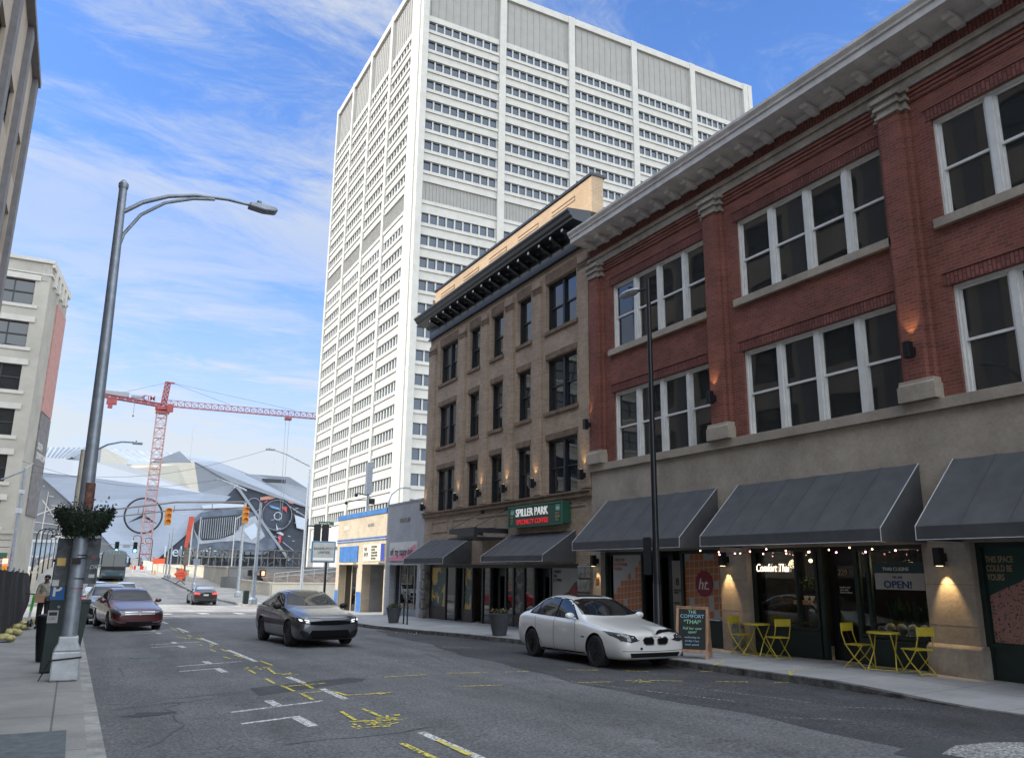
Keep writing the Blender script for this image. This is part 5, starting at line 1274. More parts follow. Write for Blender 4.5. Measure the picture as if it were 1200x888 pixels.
def mirror(decs):
    out = []
    for d in decs:
        if d[2] == 's': out += [(d[0], d[1], 's+', d[3], *(d[4:])), (d[0], d[1], 's-', d[3], *(d[4:]))]
        elif d[2] in ('F', 'Rr'):
            v = 'f' if d[2] == 'F' else 'r'
            out += [(d[0], d[1], v, d[3], *(d[4:])), (d[0], [(-a, b) for a, b in d[1]], v, d[3], *(d[4:]))]
        else: out.append(d)
    return out
def line(pts, w=.012):
    """thin strip polygon along a polyline (side or front view)"""
    L_, R_ = [], []
    for i, p in enumerate(pts):
        a = Vector(pts[max(i-1,0)]); b = Vector(pts[min(i+1,len(pts)-1)]); d = (b-a).normalized(); n = Vector((-d.y, d.x))*w/2; L_.append(tuple(Vector(p)+n)); R_.append(tuple(Vector(p)-n))
    return L_ + R_[::-1]

# ---- silver-white damaged sedan at the right kerb
sedan = [(2.42,.58,.36,.62,.69,.46),(2.385,.74,.25,.67,.74,.60),(2.26,.85,.20,.72,.80,.67),(1.95,.90,.18,.75,.85,.72),(1.45,.915,.17,.82,.93,.76),(1.0,.915,.17,.88,1.0,.77),(.85,.915,.17,.90,1.04,.76),(.45,.915,.17,.92,1.24,.70),(.05,.915,.17,.94,1.42,.64),(-.35,.915,.17,.95,1.49,.62),(-.9,.915,.17,.97,1.49,.61),(-1.3,.915,.17,.99,1.41,.62),(-1.7,.91,.18,1.0,1.20,.67),(-1.95,.90,.19,1.0,1.12,.70),(-2.25,.86,.25,.97,1.08,.66),(-2.38,.76,.36,.88,.96,.54)]
bw = paint('silver_white_paint', (.66,.66,.64), .05, .3)
def crumple(x, y, z):
    if x > 1.75 and z > .66:
        k = min(1, (x-1.75)/.5)
        z += k * (.055*math.exp(-((y-.40)/.18)**2) - .030*math.exp(-((y-.12)/.10)**2) + .010*math.sin(y*21)*(1 if y > 0 else 0))
        if y > 0: x -= .05*k
    return (x, y, z)
G = M['glass_car']
D = mirror([
 ('window_trim', [(.68,.965),(.12,1.345),(-.02,1.395),(-.36,1.432),(-.9,1.43),(-1.14,1.375),(-1.62,1.11),(-1.64,1.03),(-.3,.985)], 's', M['seam'], dict(off=.0018)),
 ('side_window', [(.58,.985),(.50,1.05),(.10,1.32),(-.02,1.365),(-.30,1.405),(-.32,1.0)], 's', G),
 ('side_window', [(-.38,1.0),(-.36,1.41),(-.88,1.40),(-1.12,1.345),(-1.20,1.30),(-1.20,1.03)], 's', G),
 ('side_window', [(-1.26,1.035),(-1.25,1.27),(-1.52,1.11),(-1.55,1.06)], 's', G),
 ('door_seam', line([(.60,.30),(.62,.80),(.55,.94)]), 's', M['seam']), ('door_seam', line([(-.34,.28),(-.35,.96)]), 's', M['seam']), ('door_seam', line([(-.92,.34),(-1.20,.62),(-1.28,.98)]), 's', M['seam']),
 ('sill_trim', line([(.98,.27),(-1.0,.25)], .03), 's', M['seam']), ('handle', [(-.06,.80),(-.06,.835),(-.26,.838),(-.26,.803)], 's', bw, dict(off=.03)), ('handle', [(-.92,.82),(-.92,.855),(-1.10,.858),(-1.10,.823)], 's', bw, dict(off=.03)),
 ('fender_marker', [(1.02,.60),(1.02,.625),(.88,.63),(.88,.61)], 's', M['lamp_glass']),
 ('headlight', [(.44,.60),(.52,.70),(.76,.755),(.86,.775),(.86,.70),(.80,.61),(.62,.57)], 'F', M['lamp_glass'], dict(off=.006, step=.04)),
 ('headlight_rim', line([(.42,.615),(.60,.58),(.80,.61)], .018), 'F', M['plastic'], dict(off=.008)),
 ('grille_rim', [(.045,.52),(.035,.62),(.09,.675),(.28,.675),(.335,.62),(.31,.54),(.25,.505),(.09,.505)], 'F', M['chrome'], dict(off=.006, step=.02)),
 ('kidney_grille', [(.065,.535),(.06,.615),(.10,.655),(.27,.655),(.31,.615),(.29,.55),(.24,.525),(.10,.525)], 'F', M['seam'], dict(off=.012, step=.02)),
])
D += [('windshield', [(-.73,1.075),(-.61,1.375),(-.3,1.41),(.3,1.41),(.61,1.375),(.73,1.075),(.3,1.045),(-.3,1.045)], 'f', G), ('rear_window', [(-.66,1.17),(-.57,1.41),(.57,1.41),(.66,1.17)], 'r', G),
 ('lower_grille', [(-.60,.27),(-.64,.36),(.64,.36),(.60,.27)], 'f', M['plastic'], dict(off=.006)), ('bumper_seam', line([(-.78,.40),(0,.385),(.78,.40)], .01), 'f', M['seam']), ('tow_cover', [(-.40,.42),(-.40,.47),(-.34,.47),(-.34,.42)], 'f', M['plastic']),
 ('damage_gap', [(.02,.715),(.12,.75),(.25,.80),(.42,.815),(.60,.78),(.74,.74),(.60,.735),(.40,.765),(.25,.745),(.1,.71)], 'f', M['seam'], dict(off=.012)),
 ('sunroof', [(-.1,-.38),(-.1,.38),(-.75,.38),(-.75,-.38)], 't', M['glass_car'])]
c1, dc, ob_ = car('parked_car', 'white four door sedan with crumpled hood and black wheels parked at the right kerb', sedan, bw, (11.12, 16.62, rs(11.1,16.6)), -PI/2 , (1.43,-1.43), .335, 'black_rim', D, (.52,.99,.86), warp=crumple)
c1.rotation_euler = (0, R(-.7), -PI/2 - R(1.0))
b = MB(); b.lathe([(.035,0),(.035,.008)], (2.33,-.0,.71), 16, 'x'); b.build('badge', M['chrome'], c1, local=True)

# ---- grey sporty sedan driving towards the camera
kia = [(2.32,.60,.32,.61,.69,.48),(2.285,.77,.20,.67,.75,.62),(2.15,.87,.17,.74,.83,.69),(1.80,.895,.16,.79,.90,.73),(1.35,.90,.16,.84,.97,.76),(1.0,.90,.16,.88,1.01,.77),(.88,.90,.16,.90,1.04,.76),(.45,.90,.16,.92,1.24,.69),(.05,.90,.16,.93,1.40,.63),(-.35,.90,.16,.95,1.465,.61),(-.90,.90,.16,.97,1.45,.60),(-1.35,.90,.17,1.0,1.34,.61),(-1.75,.895,.18,1.02,1.18,.66),(-2.05,.88,.20,1.02,1.11,.66),(-2.24,.82,.28,.94,1.04,.58),(-2.33,.70,.40,.80,.88,.46)]
kg = paint('graphite_paint', (.075,.080,.095), .55, .3)
M['led_white'] = emit('led_white', (.95,.97,1), .45)
D = mirror([
 ('window_trim', [(.68,.965),(.12,1.345),(-.02,1.395),(-.36,1.432),(-.9,1.43),(-1.14,1.375),(-1.62,1.11),(-1.64,1.03),(-.3,.985)], 's', M['seam'], dict(off=.0018)),
 ('side_window', [(.62,.98),(.12,1.30),(-.02,1.345),(-.30,1.38),(-.32,.995)], 's', G), ('side_window', [(-.38,.998),(-.36,1.385),(-.85,1.365),(-1.15,1.29),(-1.5,1.12),(-1.45,1.04)], 's', G),
 ('door_seam', line([(.70,.28),(.70,.80),(.62,.93)]), 's', M['seam']), ('door_seam', line([(-.34,.26),(-.35,.96)]), 's', M['seam']), ('door_seam', line([(-.88,.34),(-1.10,.60),(-1.22,.98)]), 's', M['seam']),
 ('sill_trim', [(.98,.19),(.98,.255),(-1.0,.255),(-1.0,.19)], 's', M['plastic']), ('handle', [(0,.80),(0,.825),(-.20,.828),(-.20,.803)], 's', kg, dict(off=.03)), ('handle', [(-.88,.83),(-.88,.855),(-1.06,.858),(-1.06,.833)], 's', kg, dict(off=.03)),
 ('headlight', [(.52,.61),(.56,.70),(.72,.74),(.86,.77),(.87,.70),(.78,.64),(.62,.60)], 'F', M['plastic'], dict(off=.005, step=.04)),
 ('daytime_lamp', [(.56,.672),(.60,.695),(.70,.715),(.69,.692)], 'F', M['led_white'], dict(off=.010, step=.03)), ('daytime_lamp', [(.56,.637),(.60,.653),(.68,.662),(.66,.640)], 'F', M['led_white'], dict(off=.010, step=.03)), ('daytime_lamp', [(.735,.69),(.76,.715),(.82,.735),(.80,.71)], 'F', M['led_white'], dict(off=.010, step=.03)), ('daytime_lamp', [(.74,.668),(.76,.688),(.82,.71),(.80,.683)], 'F', M['led_white'], dict(off=.010, step=.03)),
 ('fog_intake', [(.48,.26),(.60,.40),(.76,.46),(.80,.40),(.72,.28),(.62,.24)], 'F', M['plastic'], dict(off=.006)), ('turn_marker', [(.90,.63),(.90,.655),(.84,.66),(.84,.635)], 's', M['lens_orange'], dict(off=.008)),
])
D += [('windshield', [(-.73,1.075),(-.60,1.355),(-.3,1.39),(.3,1.39),(.60,1.355),(.73,1.075),(.3,1.045),(-.3,1.045)], 'f', G), ('rear_window', [(-.64,1.17),(-.54,1.38),(.54,1.38),(.64,1.17)], 'r', G),
 ('upper_grille', [(-.56,.585),(-.54,.665),(-.2,.685),(.2,.685),(.54,.665),(.56,.585),(.2,.565),(-.2,.565)], 'f', M['seam'], dict(off=.007)),
 ('lower_grille', [(-.62,.225),(-.50,.44),(.50,.44),(.62,.225)], 'f', M['seam'], dict(off=.006)), ('hood_seam', line([(-.60,.765),(-.2,.735),(.2,.735),(.60,.765)], .010), 'f', M['seam']),
 ('bumper_lip', [(-.80,.20),(-.80,.235),(-.4,.222),(.4,.222),(.80,.235),(.80,.20),(.4,.18),(-.4,.18)], 'f', M['seam']), ('hood_crease', line([(-.30,.76),(-.42,.95)], .01), 'f', M['plastic'], dict(off=.001)), ('hood_crease', line([(.30,.76),(.42,.95)], .01), 'f', M['plastic'], dict(off=.001)), ('sunroof', [(0,-.40),(0,.40),(-.9,.40),(-.9,-.40)], 't', M['glass_car'])]
c2, dc, ob_ = car('grey_car', 'dark grey sporty sedan with lit daytime lamps driving towards the camera in the middle lane', kia, kg, (6.15, 24.35, rs(6.2,24)), -PI/2 , (1.37,-1.33), .335, 'black_rim', D, (.58,.97,.86))
c2.name = 'moving_car'; c2.rotation_euler = (0, R(-.9), -PI/2 + R(3.5))
text_obj('badge', 'KIA', .075, M['chrome'], c2, (2.235, -.075, .705), face=((0,1,0),(-.35,0,1),(1,0,.3)), sx=1.3)

# ---- maroon sedan pulling out at the left
mr_ = paint('maroon_paint', (.070,.007,.011), .1, .32)
D = mirror([
 ('window_trim', [(.68,.965),(.12,1.345),(-.02,1.395),(-.36,1.432),(-.9,1.43),(-1.14,1.375),(-1.62,1.11),(-1.64,1.03),(-.3,.985)], 's', M['seam'], dict(off=.0018)),
 ('side_window', [(.58,.985),(.10,1.32),(-.02,1.365),(-.30,1.405),(-.32,1.0)], 's', G), ('side_window', [(-.38,1.0),(-.36,1.41),(-.88,1.40),(-1.12,1.345),(-1.50,1.13),(-1.50,1.04)], 's', G),
 ('door_seam', line([(.60,.30),(.62,.80),(.55,.94)]), 's', M['seam']), ('door_seam', line([(-.34,.28),(-.35,.96)]), 's', M['seam']),
 ('headlight', [(.50,.60),(.52,.73),(.74,.78),(.88,.80),(.88,.68),(.74,.59)], 'F', M['lamp_glass'], dict(off=.006, step=.04)), ('fog_trim', line([(.45,.34),(.62,.35),(.80,.42)], .02), 'F', M['chrome'], dict(off=.008))])
D += [('windshield', [(-.73,1.075),(-.61,1.375),(-.3,1.41),(.3,1.41),(.61,1.375),(.73,1.075),(.3,1.045),(-.3,1.045)], 'f', G),
 ('grille', [(-.50,.61),(-.50,.72),(.50,.72),(.50,.61)], 'f', M['silver_rim'], dict(off=.006)), ('grille', line([(-.5,.665),(.5,.665)], .02), 'f', M['plastic'], dict(off=.012)),
 ('lower_grille', [(-.62,.24),(-.58,.37),(.58,.37),(.62,.24)], 'f', M['plastic'], dict(off=.006)), ('hood_seam', line([(-.62,.765),(-.4,.745),(.4,.745),(.62,.765)], .010), 'f', M['seam'])]
c3, dc, ob_ = car('parked_car', 'maroon sedan with chrome grille facing the camera at the left kerb, first of its row', sedan, mr_, (2.05, 35.2, rs(2,35)), -PI/2 + R(7), (1.40,-1.42), .33, 'silver_rim', D, (.52,.99,.86), group='cars lined up on the left')
b = MB(); b.lathe([(.06,0),(.06,.01)], (2.40,0,.665), 20, 'x'); b.tube([(2.42,.065*math.cos(t),.665+.065*math.sin(t)) for t in frange(0,2*PI,20)], .006, 5, cap=False); b.build('badge', M['chrome'], c3, local=True)
text_obj('badge', 'VW', .06, M['plastic'], c3, (2.415, -.045, .64), face=((0,1,0),(0,0,1),(1,0,0)))
# ---- crossover shape
suv = [(2.25,.60,.42,.70,.76,.46),(2.20,.78,.30,.80,.88,.62),(2.05,.88,.24,.88,.96,.68),(1.6,.92,.22,.94,1.04,.72),(1.15,.925,.22,.98,1.10,.74),(1.0,.925,.22,1.0,1.14,.72),(.62,.925,.22,1.02,1.36,.66),(.28,.925,.22,1.03,1.56,.61),(-.3,.925,.22,1.04,1.66,.60),(-1.1,.925,.22,1.06,1.63,.59),(-1.75,.92,.24,1.08,1.54,.58),(-2.05,.90,.28,1.06,1.26,.62),(-2.2,.84,.34,1.0,1.08,.60),(-2.28,.72,.46,.86,.94,.46)]
def suv_decals(glassm, grille=True):
    return mirror([('side_window', [(.70,1.09),(.35,1.42),(.1,1.51),(-.28,1.55),(-.30,1.10)], 's', glassm), ('side_window', [(-.36,1.10),(-.34,1.55),(-1.1,1.535),(-1.12,1.12)], 's', glassm), ('side_window', [(-1.18,1.12),(-1.18,1.53),(-1.6,1.45),(-1.75,1.2),(-1.7,1.14)], 's', glassm),
      ('door_seam', line([(.75,.35),(.75,1.08)]), 's', M['seam']), ('door_seam', line([(-.32,.35),(-.33,1.08)]), 's', M['seam']), ('headlight', [(.50,.84),(.55,.93),(.86,.99),(.86,.88),(.66,.82)], 'F', M['lamp_glass'], dict(off=.006, step=.05)), ('fog_intake', [(.55,.42),(.58,.66),(.76,.74),(.80,.66),(.72,.48)], 'F', M['plastic'], dict(off=.008))]) + [
      ('windshield', [(-.68,1.17),(-.57,1.53),(.57,1.53),(.68,1.17)], 'f', glassm), ('grille', [(-.42,.62),(-.48,.86),(.48,.86),(.42,.62)], 'f', M['plastic'], dict(off=.008)), ('lower_grille', [(-.6,.34),(-.5,.50),(.5,.50),(.6,.34)], 'f', M['plastic'], dict(off=.006))]
sv = paint('white_paint', (.55,.56,.57), .1, .3); sg2 = paint('silver_grey_paint', (.33,.35,.37), .4, .3)
car('parked_car', 'silver crossover right behind the maroon sedan at the left kerb', suv, sg2, (1.55, 41.4, rs(1.5,41)), -PI/2, (1.35,-1.32), .35, 'silver_rim', suv_decals(G), (.62,1.12,.88), group='cars lined up on the left')
car('waiting_car', 'white crossover waiting in the lane behind the silver crossover on the left', suv, sv, (3.75, 69.5, rs(3.7,69)), -PI/2, (1.35,-1.32), .35, 'silver_rim', suv_decals(G), (.62,1.12,.88), group='cars lined up on the left')
car('waiting_car', 'white car half hidden beside the white crossover, just left of it', sedan, sv, (1.9, 76, rs(2,76)), -PI/2, (1.40,-1.42), .33, 'silver_rim', mirror([('side_window', [(.58,.985),(.10,1.32),(-.30,1.405),(-.9,1.4),(-1.5,1.1)], 's', G), ('headlight', [(.50,.60),(.52,.73),(.88,.80),(.88,.68)], 'F', M['lamp_glass'])]) + [('windshield', [(-.73,1.075),(-.61,1.38),(.61,1.38),(.73,1.075)], 'f', G), ('grille', [(-.45,.45),(-.45,.66),(.45,.66),(.45,.45)], 'f', M['plastic'])], None, group='cars lined up on the left')
rd = paint('bright_red_paint', (.55,.02,.025), .1, .3)
car('turning_car', 'bright red sedan seen between the lamp post and the silver crossover on the left', sedan, rd, (1.75, 52.2, rs(2,52)), PI*.97, (1.40,-1.42), .33, 'silver_rim', mirror([('side_window', [(.58,.985),(.10,1.32),(-.02,1.365),(-.30,1.405),(-.32,1.0)], 's', G), ('side_window', [(-.38,1.0),(-.36,1.41),(-.88,1.40),(-1.12,1.345),(-1.50,1.13),(-1.50,1.04)], 's', G), ('tail_lamp', [(.6,.8),(.6,.92),(.85,.92),(.85,.8)], 'Rr', M['tail_red'])]) + [('windshield', [(-.73,1.075),(-.61,1.38),(.61,1.38),(.73,1.075)], 'f', G)], (.52,.99,.86))
bk = paint('black_paint', (.010,.012,.015), .3, .3)
D = mirror([('side_window', [(.58,.985),(.10,1.32),(-.30,1.405),(-.32,1.0)], 's', G), ('side_window', [(-.38,1.0),(-.36,1.41),(-.88,1.40),(-1.5,1.13),(-1.5,1.04)], 's', G), ('tail_lamp', [(.46,.80),(.46,.90),(.80,.94),(.84,.84),(.6,.80)], 'Rr', M['tail'], dict(off=.008)), ('reflector', [(.55,.42),(.55,.45),(.78,.45),(.78,.42)], 'Rr', M['tail_red'])])
D += [('rear_window', [(-.66,1.17),(-.57,1.41),(.57,1.41),(.66,1.17)], 'r', G), ('number_plate', [(-.18,.70),(-.18,.82),(.18,.82),(.18,.70)], 'r', M['plate'], dict(off=.01)), ('windshield', [(-.73,1.075),(-.61,1.38),(.61,1.38),(.73,1.075)], 'f', G), ('bumper_seam', line([(-.8,.56),(0,.54),(.8,.56)], .014), 'r', M['seam'])]
car('moving_car', 'black sedan seen from behind with lit red tail lamps beyond the crossing', sedan, bk, (9.3, 69.6, rs(9.2,69)), PI/2, (1.40,-1.42), .33, 'silver_rim', D, (.52,.99,.86))
# ---- coach
bs = empty('coach', (3.9, 100, rs(3.9,100)), 'large dark blue coach with a broad windshield coming down the road behind the white cars', 'bus')
bx, by, bz = 3.9, 100.0, rs(3.9,100)
bc = paint('coach_blue', (.022,.060,.078), .2, .35)
b = MB(); b.prism([(bx-1.27,bz+.35),(bx+1.27,bz+.35),(bx+1.27,bz+2.9),(bx+1.12,bz+3.25),(bx+.6,bz+3.4),(bx-.6,bz+3.4),(bx-1.12,bz+3.25),(bx-1.27,bz+2.9)], 'y', by, by+12); b.build('body', bc, bs, bevel=.12)
b = MB(); b.box(bx-1.16,bx+1.16,by-.03,by,bz+1.25,bz+2.85); b.build('windshield', M['glass_car'], bs, bevel=.05)
b = MB(); b.box(bx-1.28,bx-1.27,by+.6,by+11.5,bz+1.6,bz+2.7); b.box(bx+1.27,bx+1.28,by+.6,by+11.5,bz+1.6,bz+2.7); b.build('side_window', M['glass_car'], bs)
b = MB(); b.box(bx-.02,bx+.02,by-.04,by-.03,bz+1.25,bz+2.85); b.box(bx-1.0,bx+1.0,by-.03,by,bz+.38,bz+.62); b.build('grille', M['plastic'], bs)
for s in (-1,1):
    b = MB(); b.box(bx+s*.7,bx+s*1.12,by-.035,by,bz+.70,bz+.92); b.build('headlight', M['lamp_glass'], bs)
    b = MB(); b.tube([(bx+s*1.2,by,bz+2.9),(bx+s*1.5,by-.3,bz+2.7)], .03, 6); b.box(bx+s*1.42,bx+s*1.62,by-.36,by-.28,bz+1.9,bz+2.6); b.build('side_mirror', M['plastic'], bs)
    for yy in (by+2.2, by+9): b = MB(); b.lathe([(.3,0),(.5,0),(.5,.3),(.3,.3)], (bx+s*1.25-(0 if s<0 else .3),yy,bz+.5), 20, 'x'); b.build('wheel', M['rubber'], bs)
b = MB()
for x in (-.5,-.2,.1,.4): b.box(bx+x,bx+x+.1,by-.02,by,bz+3.08,bz+3.14)
b.build('marker_lamp', M['lens_orange'], bs)
vn = empty('van', (.6, 104, rs(1,104)), 'white van or minibus partly hidden to the left of the coach', 'van')
x0, y0, z0 = .7, 104., rs(1,104)
b = MB(); b.prism([(y0,z0+.3),(y0,z0+.9),(y0+.9,z0+1.2),(y0+1.5,z0+2.3),(y0+6,z0+2.4),(y0+6,z0+.3)], 'x', x0-.98, x0+.98); b.build('body', sv, vn, bevel=.08)
b = MB(); b.add([(x0-.85,y0+.88,z0+1.22),(x0+.85,y0+.88,z0+1.22),(x0+.8,y0+1.44,z0+2.22),(x0-.8,y0+1.44,z0+2.22)], [(0,1,2,3)]); b.build('windshield', M['glass_car'], vn)
for s in (-1,1):
    b = MB(); b.box(x0+s*.6-.15,x0+s*.6+.15,y0-.02,y0,z0+.65,z0+.85); b.build('headlight', M['lamp_glass'], vn)
    for yy in (y0+1, y0+4.8): b = MB(); b.lathe([(.2,0),(.36,0),(.36,.24),(.2,.24)], (x0+s*.98-(0 if s<0 else .24),yy,z0+.36), 16, 'x'); b.build('wheel', M['rubber'], vn)
# ---------------------------------------------------------------- the big grey lamp post at the left with basket and sign backs
px, py = .08, 16.0; gz0 = rz(py) + .13
lp = empty('street_lamp', (px, py, gz0), 'tall grey curved-arm street lamp on the near left sidewalk with a hanging planter collar', 'street lamp')
b = MB(); b.tube([(px,py,gz0+.6),(px-.02,py,3.1),(px-.05,py,6.0),(px-.10,py,9.08)], [.128,.113,.094,.072], 20); b.build('pole', M['galv'], lp, smooth='auto')
b = MB(); b.lathe([(.08,9.06),(.09,9.1),(.09,9.16),(.03,9.24)], (px-.10,py,0), 14); b.build('finial', M['galv'], lp, smooth='auto')
b = MB(); b.box(px-.21,px+.21,py-.21,py+.21,gz0,gz0+.46); b.prism([(px-.21,gz0+.46),(px+.21,gz0+.46),(px+.15,gz0+.60),(px+.15,gz0+.70),(px-.15,gz0+.70),(px-.15,gz0+.60)], 'y', py-.17, py+.17); b.build('base', M['galv_light'], lp, bevel=.025)
b = MB(); b.tube([(px-.23,py-.215,gz0+.33),(px+.23,py-.22,gz0+.37)], .014, 6); b.tube([(px-.23,py-.215,gz0+.33),(px-.36,py-.25,gz0+.02)], .01, 6); b.build('strap', M['plastic'], lp)
ax = px - .09
arc = [(ax, 8.55),(ax+.35,8.86),(ax+.8,9.10),(ax+1.3,9.24),(ax+1.9,9.30),(ax+2.35,9.28)]
b = MB(); b.tube([(x_,py,z_) for x_,z_ in arc], [.042,.042,.04,.036,.033,.03], 12); b.tube([(ax+.02,py,7.75),(ax+.10,py,8.15),(ax+.35,py,8.6),(ax+.75,py,8.95),(ax+1.25,py,9.16),(ax+1.65,py,9.24)], .032, 10); b.build('arm', M['galv'], lp, smooth='auto')
b = MB(); b.prism([(ax+2.30,9.22),(ax+2.33,9.32),(ax+2.62,9.34),(ax+2.85,9.31),(ax+2.90,9.25),(ax+2.85,9.20),(ax+2.62,9.18)], 'y', py-.12, py+.12); b.lathe([(.05,9.35),(.05,9.42)], (ax+2.52,py,0), 10); b.build('lamp_head', M['galv'], lp, bevel=.03)
b = MB(); b.tube([(px-.005,py,2.95),(px-.012,py,3.42)], [.1175,.1155], 20); b.build('rust_sleeve', M['rust'], lp, smooth='auto')
# collar planter with evergreen trim
b = MB(); b.lathe([(.16,2.50),(.24,2.56),(.38,2.72),(.46,2.88),(.44,2.90),(.16,2.66)], (px,py,0), 24); bk_ = b.build('basket', M['plant_dark'], lp)
random.seed(2); b = MB()
for i in range(4200):
    a = random.uniform(0, 2*PI); t = random.uniform(0, 1); r = .16 + .30*t**.6 + random.gauss(0,.02); z = 2.53 + .40*t + random.gauss(0,.05) + (.12*max(0, math.sin(a*3+1))*random.random() if t > .7 else 0)
    if math.cos(a) > .2 and random.random() < .07: z += random.uniform(.05,.22); r *= .8
    c = Vector((px+r*math.cos(a), py+r*math.sin(a), z)); d = Vector((random.gauss(0,1),random.gauss(0,1),random.gauss(.2,1))).normalized()*random.uniform(.02,.055); s = d.cross(Vector((random.random(),random.random(),random.random()))).normalized()*.016
    b.add([c-s,c+s,c+d+s*.5,c+d-s*.5],[(0,1,2,3)])
b.build('evergreen_trim', M['plant_dark'], bk_, fix=False)
for nm, u0, u1, z0, z1, tilt in (('sign_back', -.36, -.03, 1.64, 2.46, 0), ('sign_back', .05, .31, 1.70, 2.48, 0)):
    b = MB(); y_ = py + (.16 if u0 < 0 else .17); b.box(px+u0,px+u1,y_,y_+.012,z0,z1); o_ = b.build(nm, mk('sign_back_grey_%d' % (u0 > 0), (.075,.085,.095), .6, .2, var=.3, scale=9), lp, bevel=.03)
    g = MB()
    if u0 < 0: g.box(px-.33,px-.20,y_-.003,y_,2.0,2.13); g.mat(1).box(px-.36,px-.26,y_-.004,y_,1.66,1.76)
    else: g.mat(2).box(px+.19,px+.24,y_-.003,y_,2.13,2.17); g.mat(1).box(px+.18,px+.27,y_-.003,y_,1.80,1.86)
    s_ = g.split('sticker', [M['yellow_vinyl'], M['grey_vinyl'], M['crimson']], o_)
    if u0 > 0: text_obj('graffiti', 'DKS', .10, M['grey_vinyl'], o_, (px+.17,y_-.004,1.95), face='-y', depth=.001, shear=.3)
b = MB()
for z in (2.12, 2.17, 1.78): b.lathe([(.135-z*.006,z),(.135-z*.006,z+.018)], (px,py,0), 18)
b.box(px-.11,px+.03,py-.19,py-.13,2.03,2.13); b.split('bracket_band', M['plastic'], lp)
b = MB(); b.lathe([(.126,1.62),(.126,1.632)], (px,py,0), 18); b.build('red_band', M['crimson'], lp)
# parking pay station
qx, qy = -.10, 17.4; g0 = rz(qy)+.14
ps = empty('parking_meter', (qx, qy, g0), 'dark green parking pay station with a blue P sign beside the big lamp post', 'parking meter')
b = MB(); b.box(qx-.21,qx+.15,qy-.18,qy+.18,g0,g0+1.92); b.box(qx-.23,qx+.17,qy-.2,qy+.2,g0+1.921,g0+1.98); b.box(qx-.21,qx+.0,qy-.17,qy+.17,g0+1.98,g0+2.05); b.build('cabinet', M['dark_green'], ps, bevel=.02)
b = MB(); b.box(qx-.205,qx+.02,qy-.19,qy-.181,g0+1.25,g0+1.62); pp = b.build('parking_sign', mk('parking_blue', (.02,.13,.38), .5, var=0), ps, bevel=.004)
text_obj('lettering', 'P', .30, M['text_white'], pp, (qx-.18, qy-.195, g0+1.32), face='-y', depth=.003, bold=.006)
b = MB(); b.box(qx-.20,qx-.03,qy-.19,qy-.181,g0+.85,g0+1.07); nn = b.build('notice', M['grey_vinyl'], ps); b = MB(); b.box(qx-.18,qx-.05,qy-.194,qy-.191,g0+.98,g0+1.04); b.build('notice_bar', M['text_dark'], nn)
text_obj('lettering', 'PAY HERE\n1-4 SPACES', .024, M['text_dark'], nn, (qx-.185, qy-.194, g0+.93), face='-y', depth=.001)
b = MB(); b.tube([(qx-.04,qy-.20,g0+1.13),(qx-.04,qy-.18,g0+1.13)], .025, 10); b.build('lock', M['galv'], ps)
# litter bins behind
for nm, lab, x, y, w, h, mt in (('litter_bin','dark green tapered litter bin at the kerb behind the big lamp post', .22, 22.6, .26, 1.15, M['dark_green']), ('litter_bin','rounded black litter bin behind the parking pay station', -.30, 19.6, .22, .92, M['plastic'])):
    g = rz(y)+.14; o_ = empty(nm, (x,y,g), lab, 'litter bin')
    b = MB(); b.lathe([(w*.66,g),(w*.9,g+h*.5),(w,g+h*.92)], (x,y,0), 20) if 'rounded' in lab else b.prism([(x-w*.6,g),(x+w*.6,g),(x+w,g+h*.92),(x-w,g+h*.92)], 'y', y-w*.8, y+w*.8); b.build('body', mt, o_, smooth='auto')
    b = MB(); b.lathe([(w*1.05,g+h*.92),(w*1.0,g+h*.97),(w*.6,g+h)], (x,y,0), 20) if 'rounded' in lab else b.box(x-w*1.04,x+w*1.04,y-w*.85,y+w*.85,g+h*.921,g+h); b.build('lid', mt, o_, bevel=.01)

# ---------------------------------------------------------------- black lamp post on the right
bx, by = 12.52, 15.95; g = walk(by) - .05
lb = empty('street_lamp', (bx,by,g), 'slim black street lamp with a flat grey head before the red brick building', 'street lamp')
b = MB(); b.lathe([(.15,g),(.15,g+.12),(.11,g+.2),(.095,g+1.6),(.085,g+1.62)], (bx,by,0), 16); b.tube([(bx,by,g+1.6),(bx,by,9.55)], [.085,.055], 16); b.build('pole', M['black_metal'], lb, smooth='auto')
b = MB(); b.tube([(bx,by,9.30),(bx-.06,by+.33,9.32)], .03, 8); b.build('arm', M['black_metal'], lb)
b = MB(); b.ball((bx-.08,by+.72,9.36), (.17,.42,.085), 16, 10); b.build('lamp_head', M['galv_light'], lb, smooth=True); b = MB(); b.lathe([(.05,9.43),(.05,9.53)], (bx-.08,by+.68,0), 10); b.build('photocell', M['plastic'], lb)
b = MB()
for z in (2.35, 2.62, 2.0, 1.75): b.lathe([(.10,z),(.10,z+.03)], (bx,by,0), 14)
b.box(bx-.12,bx-.10,by+.05,by+.35,1.95,2.85); b.build('bracket', M['black_metal'], lb)

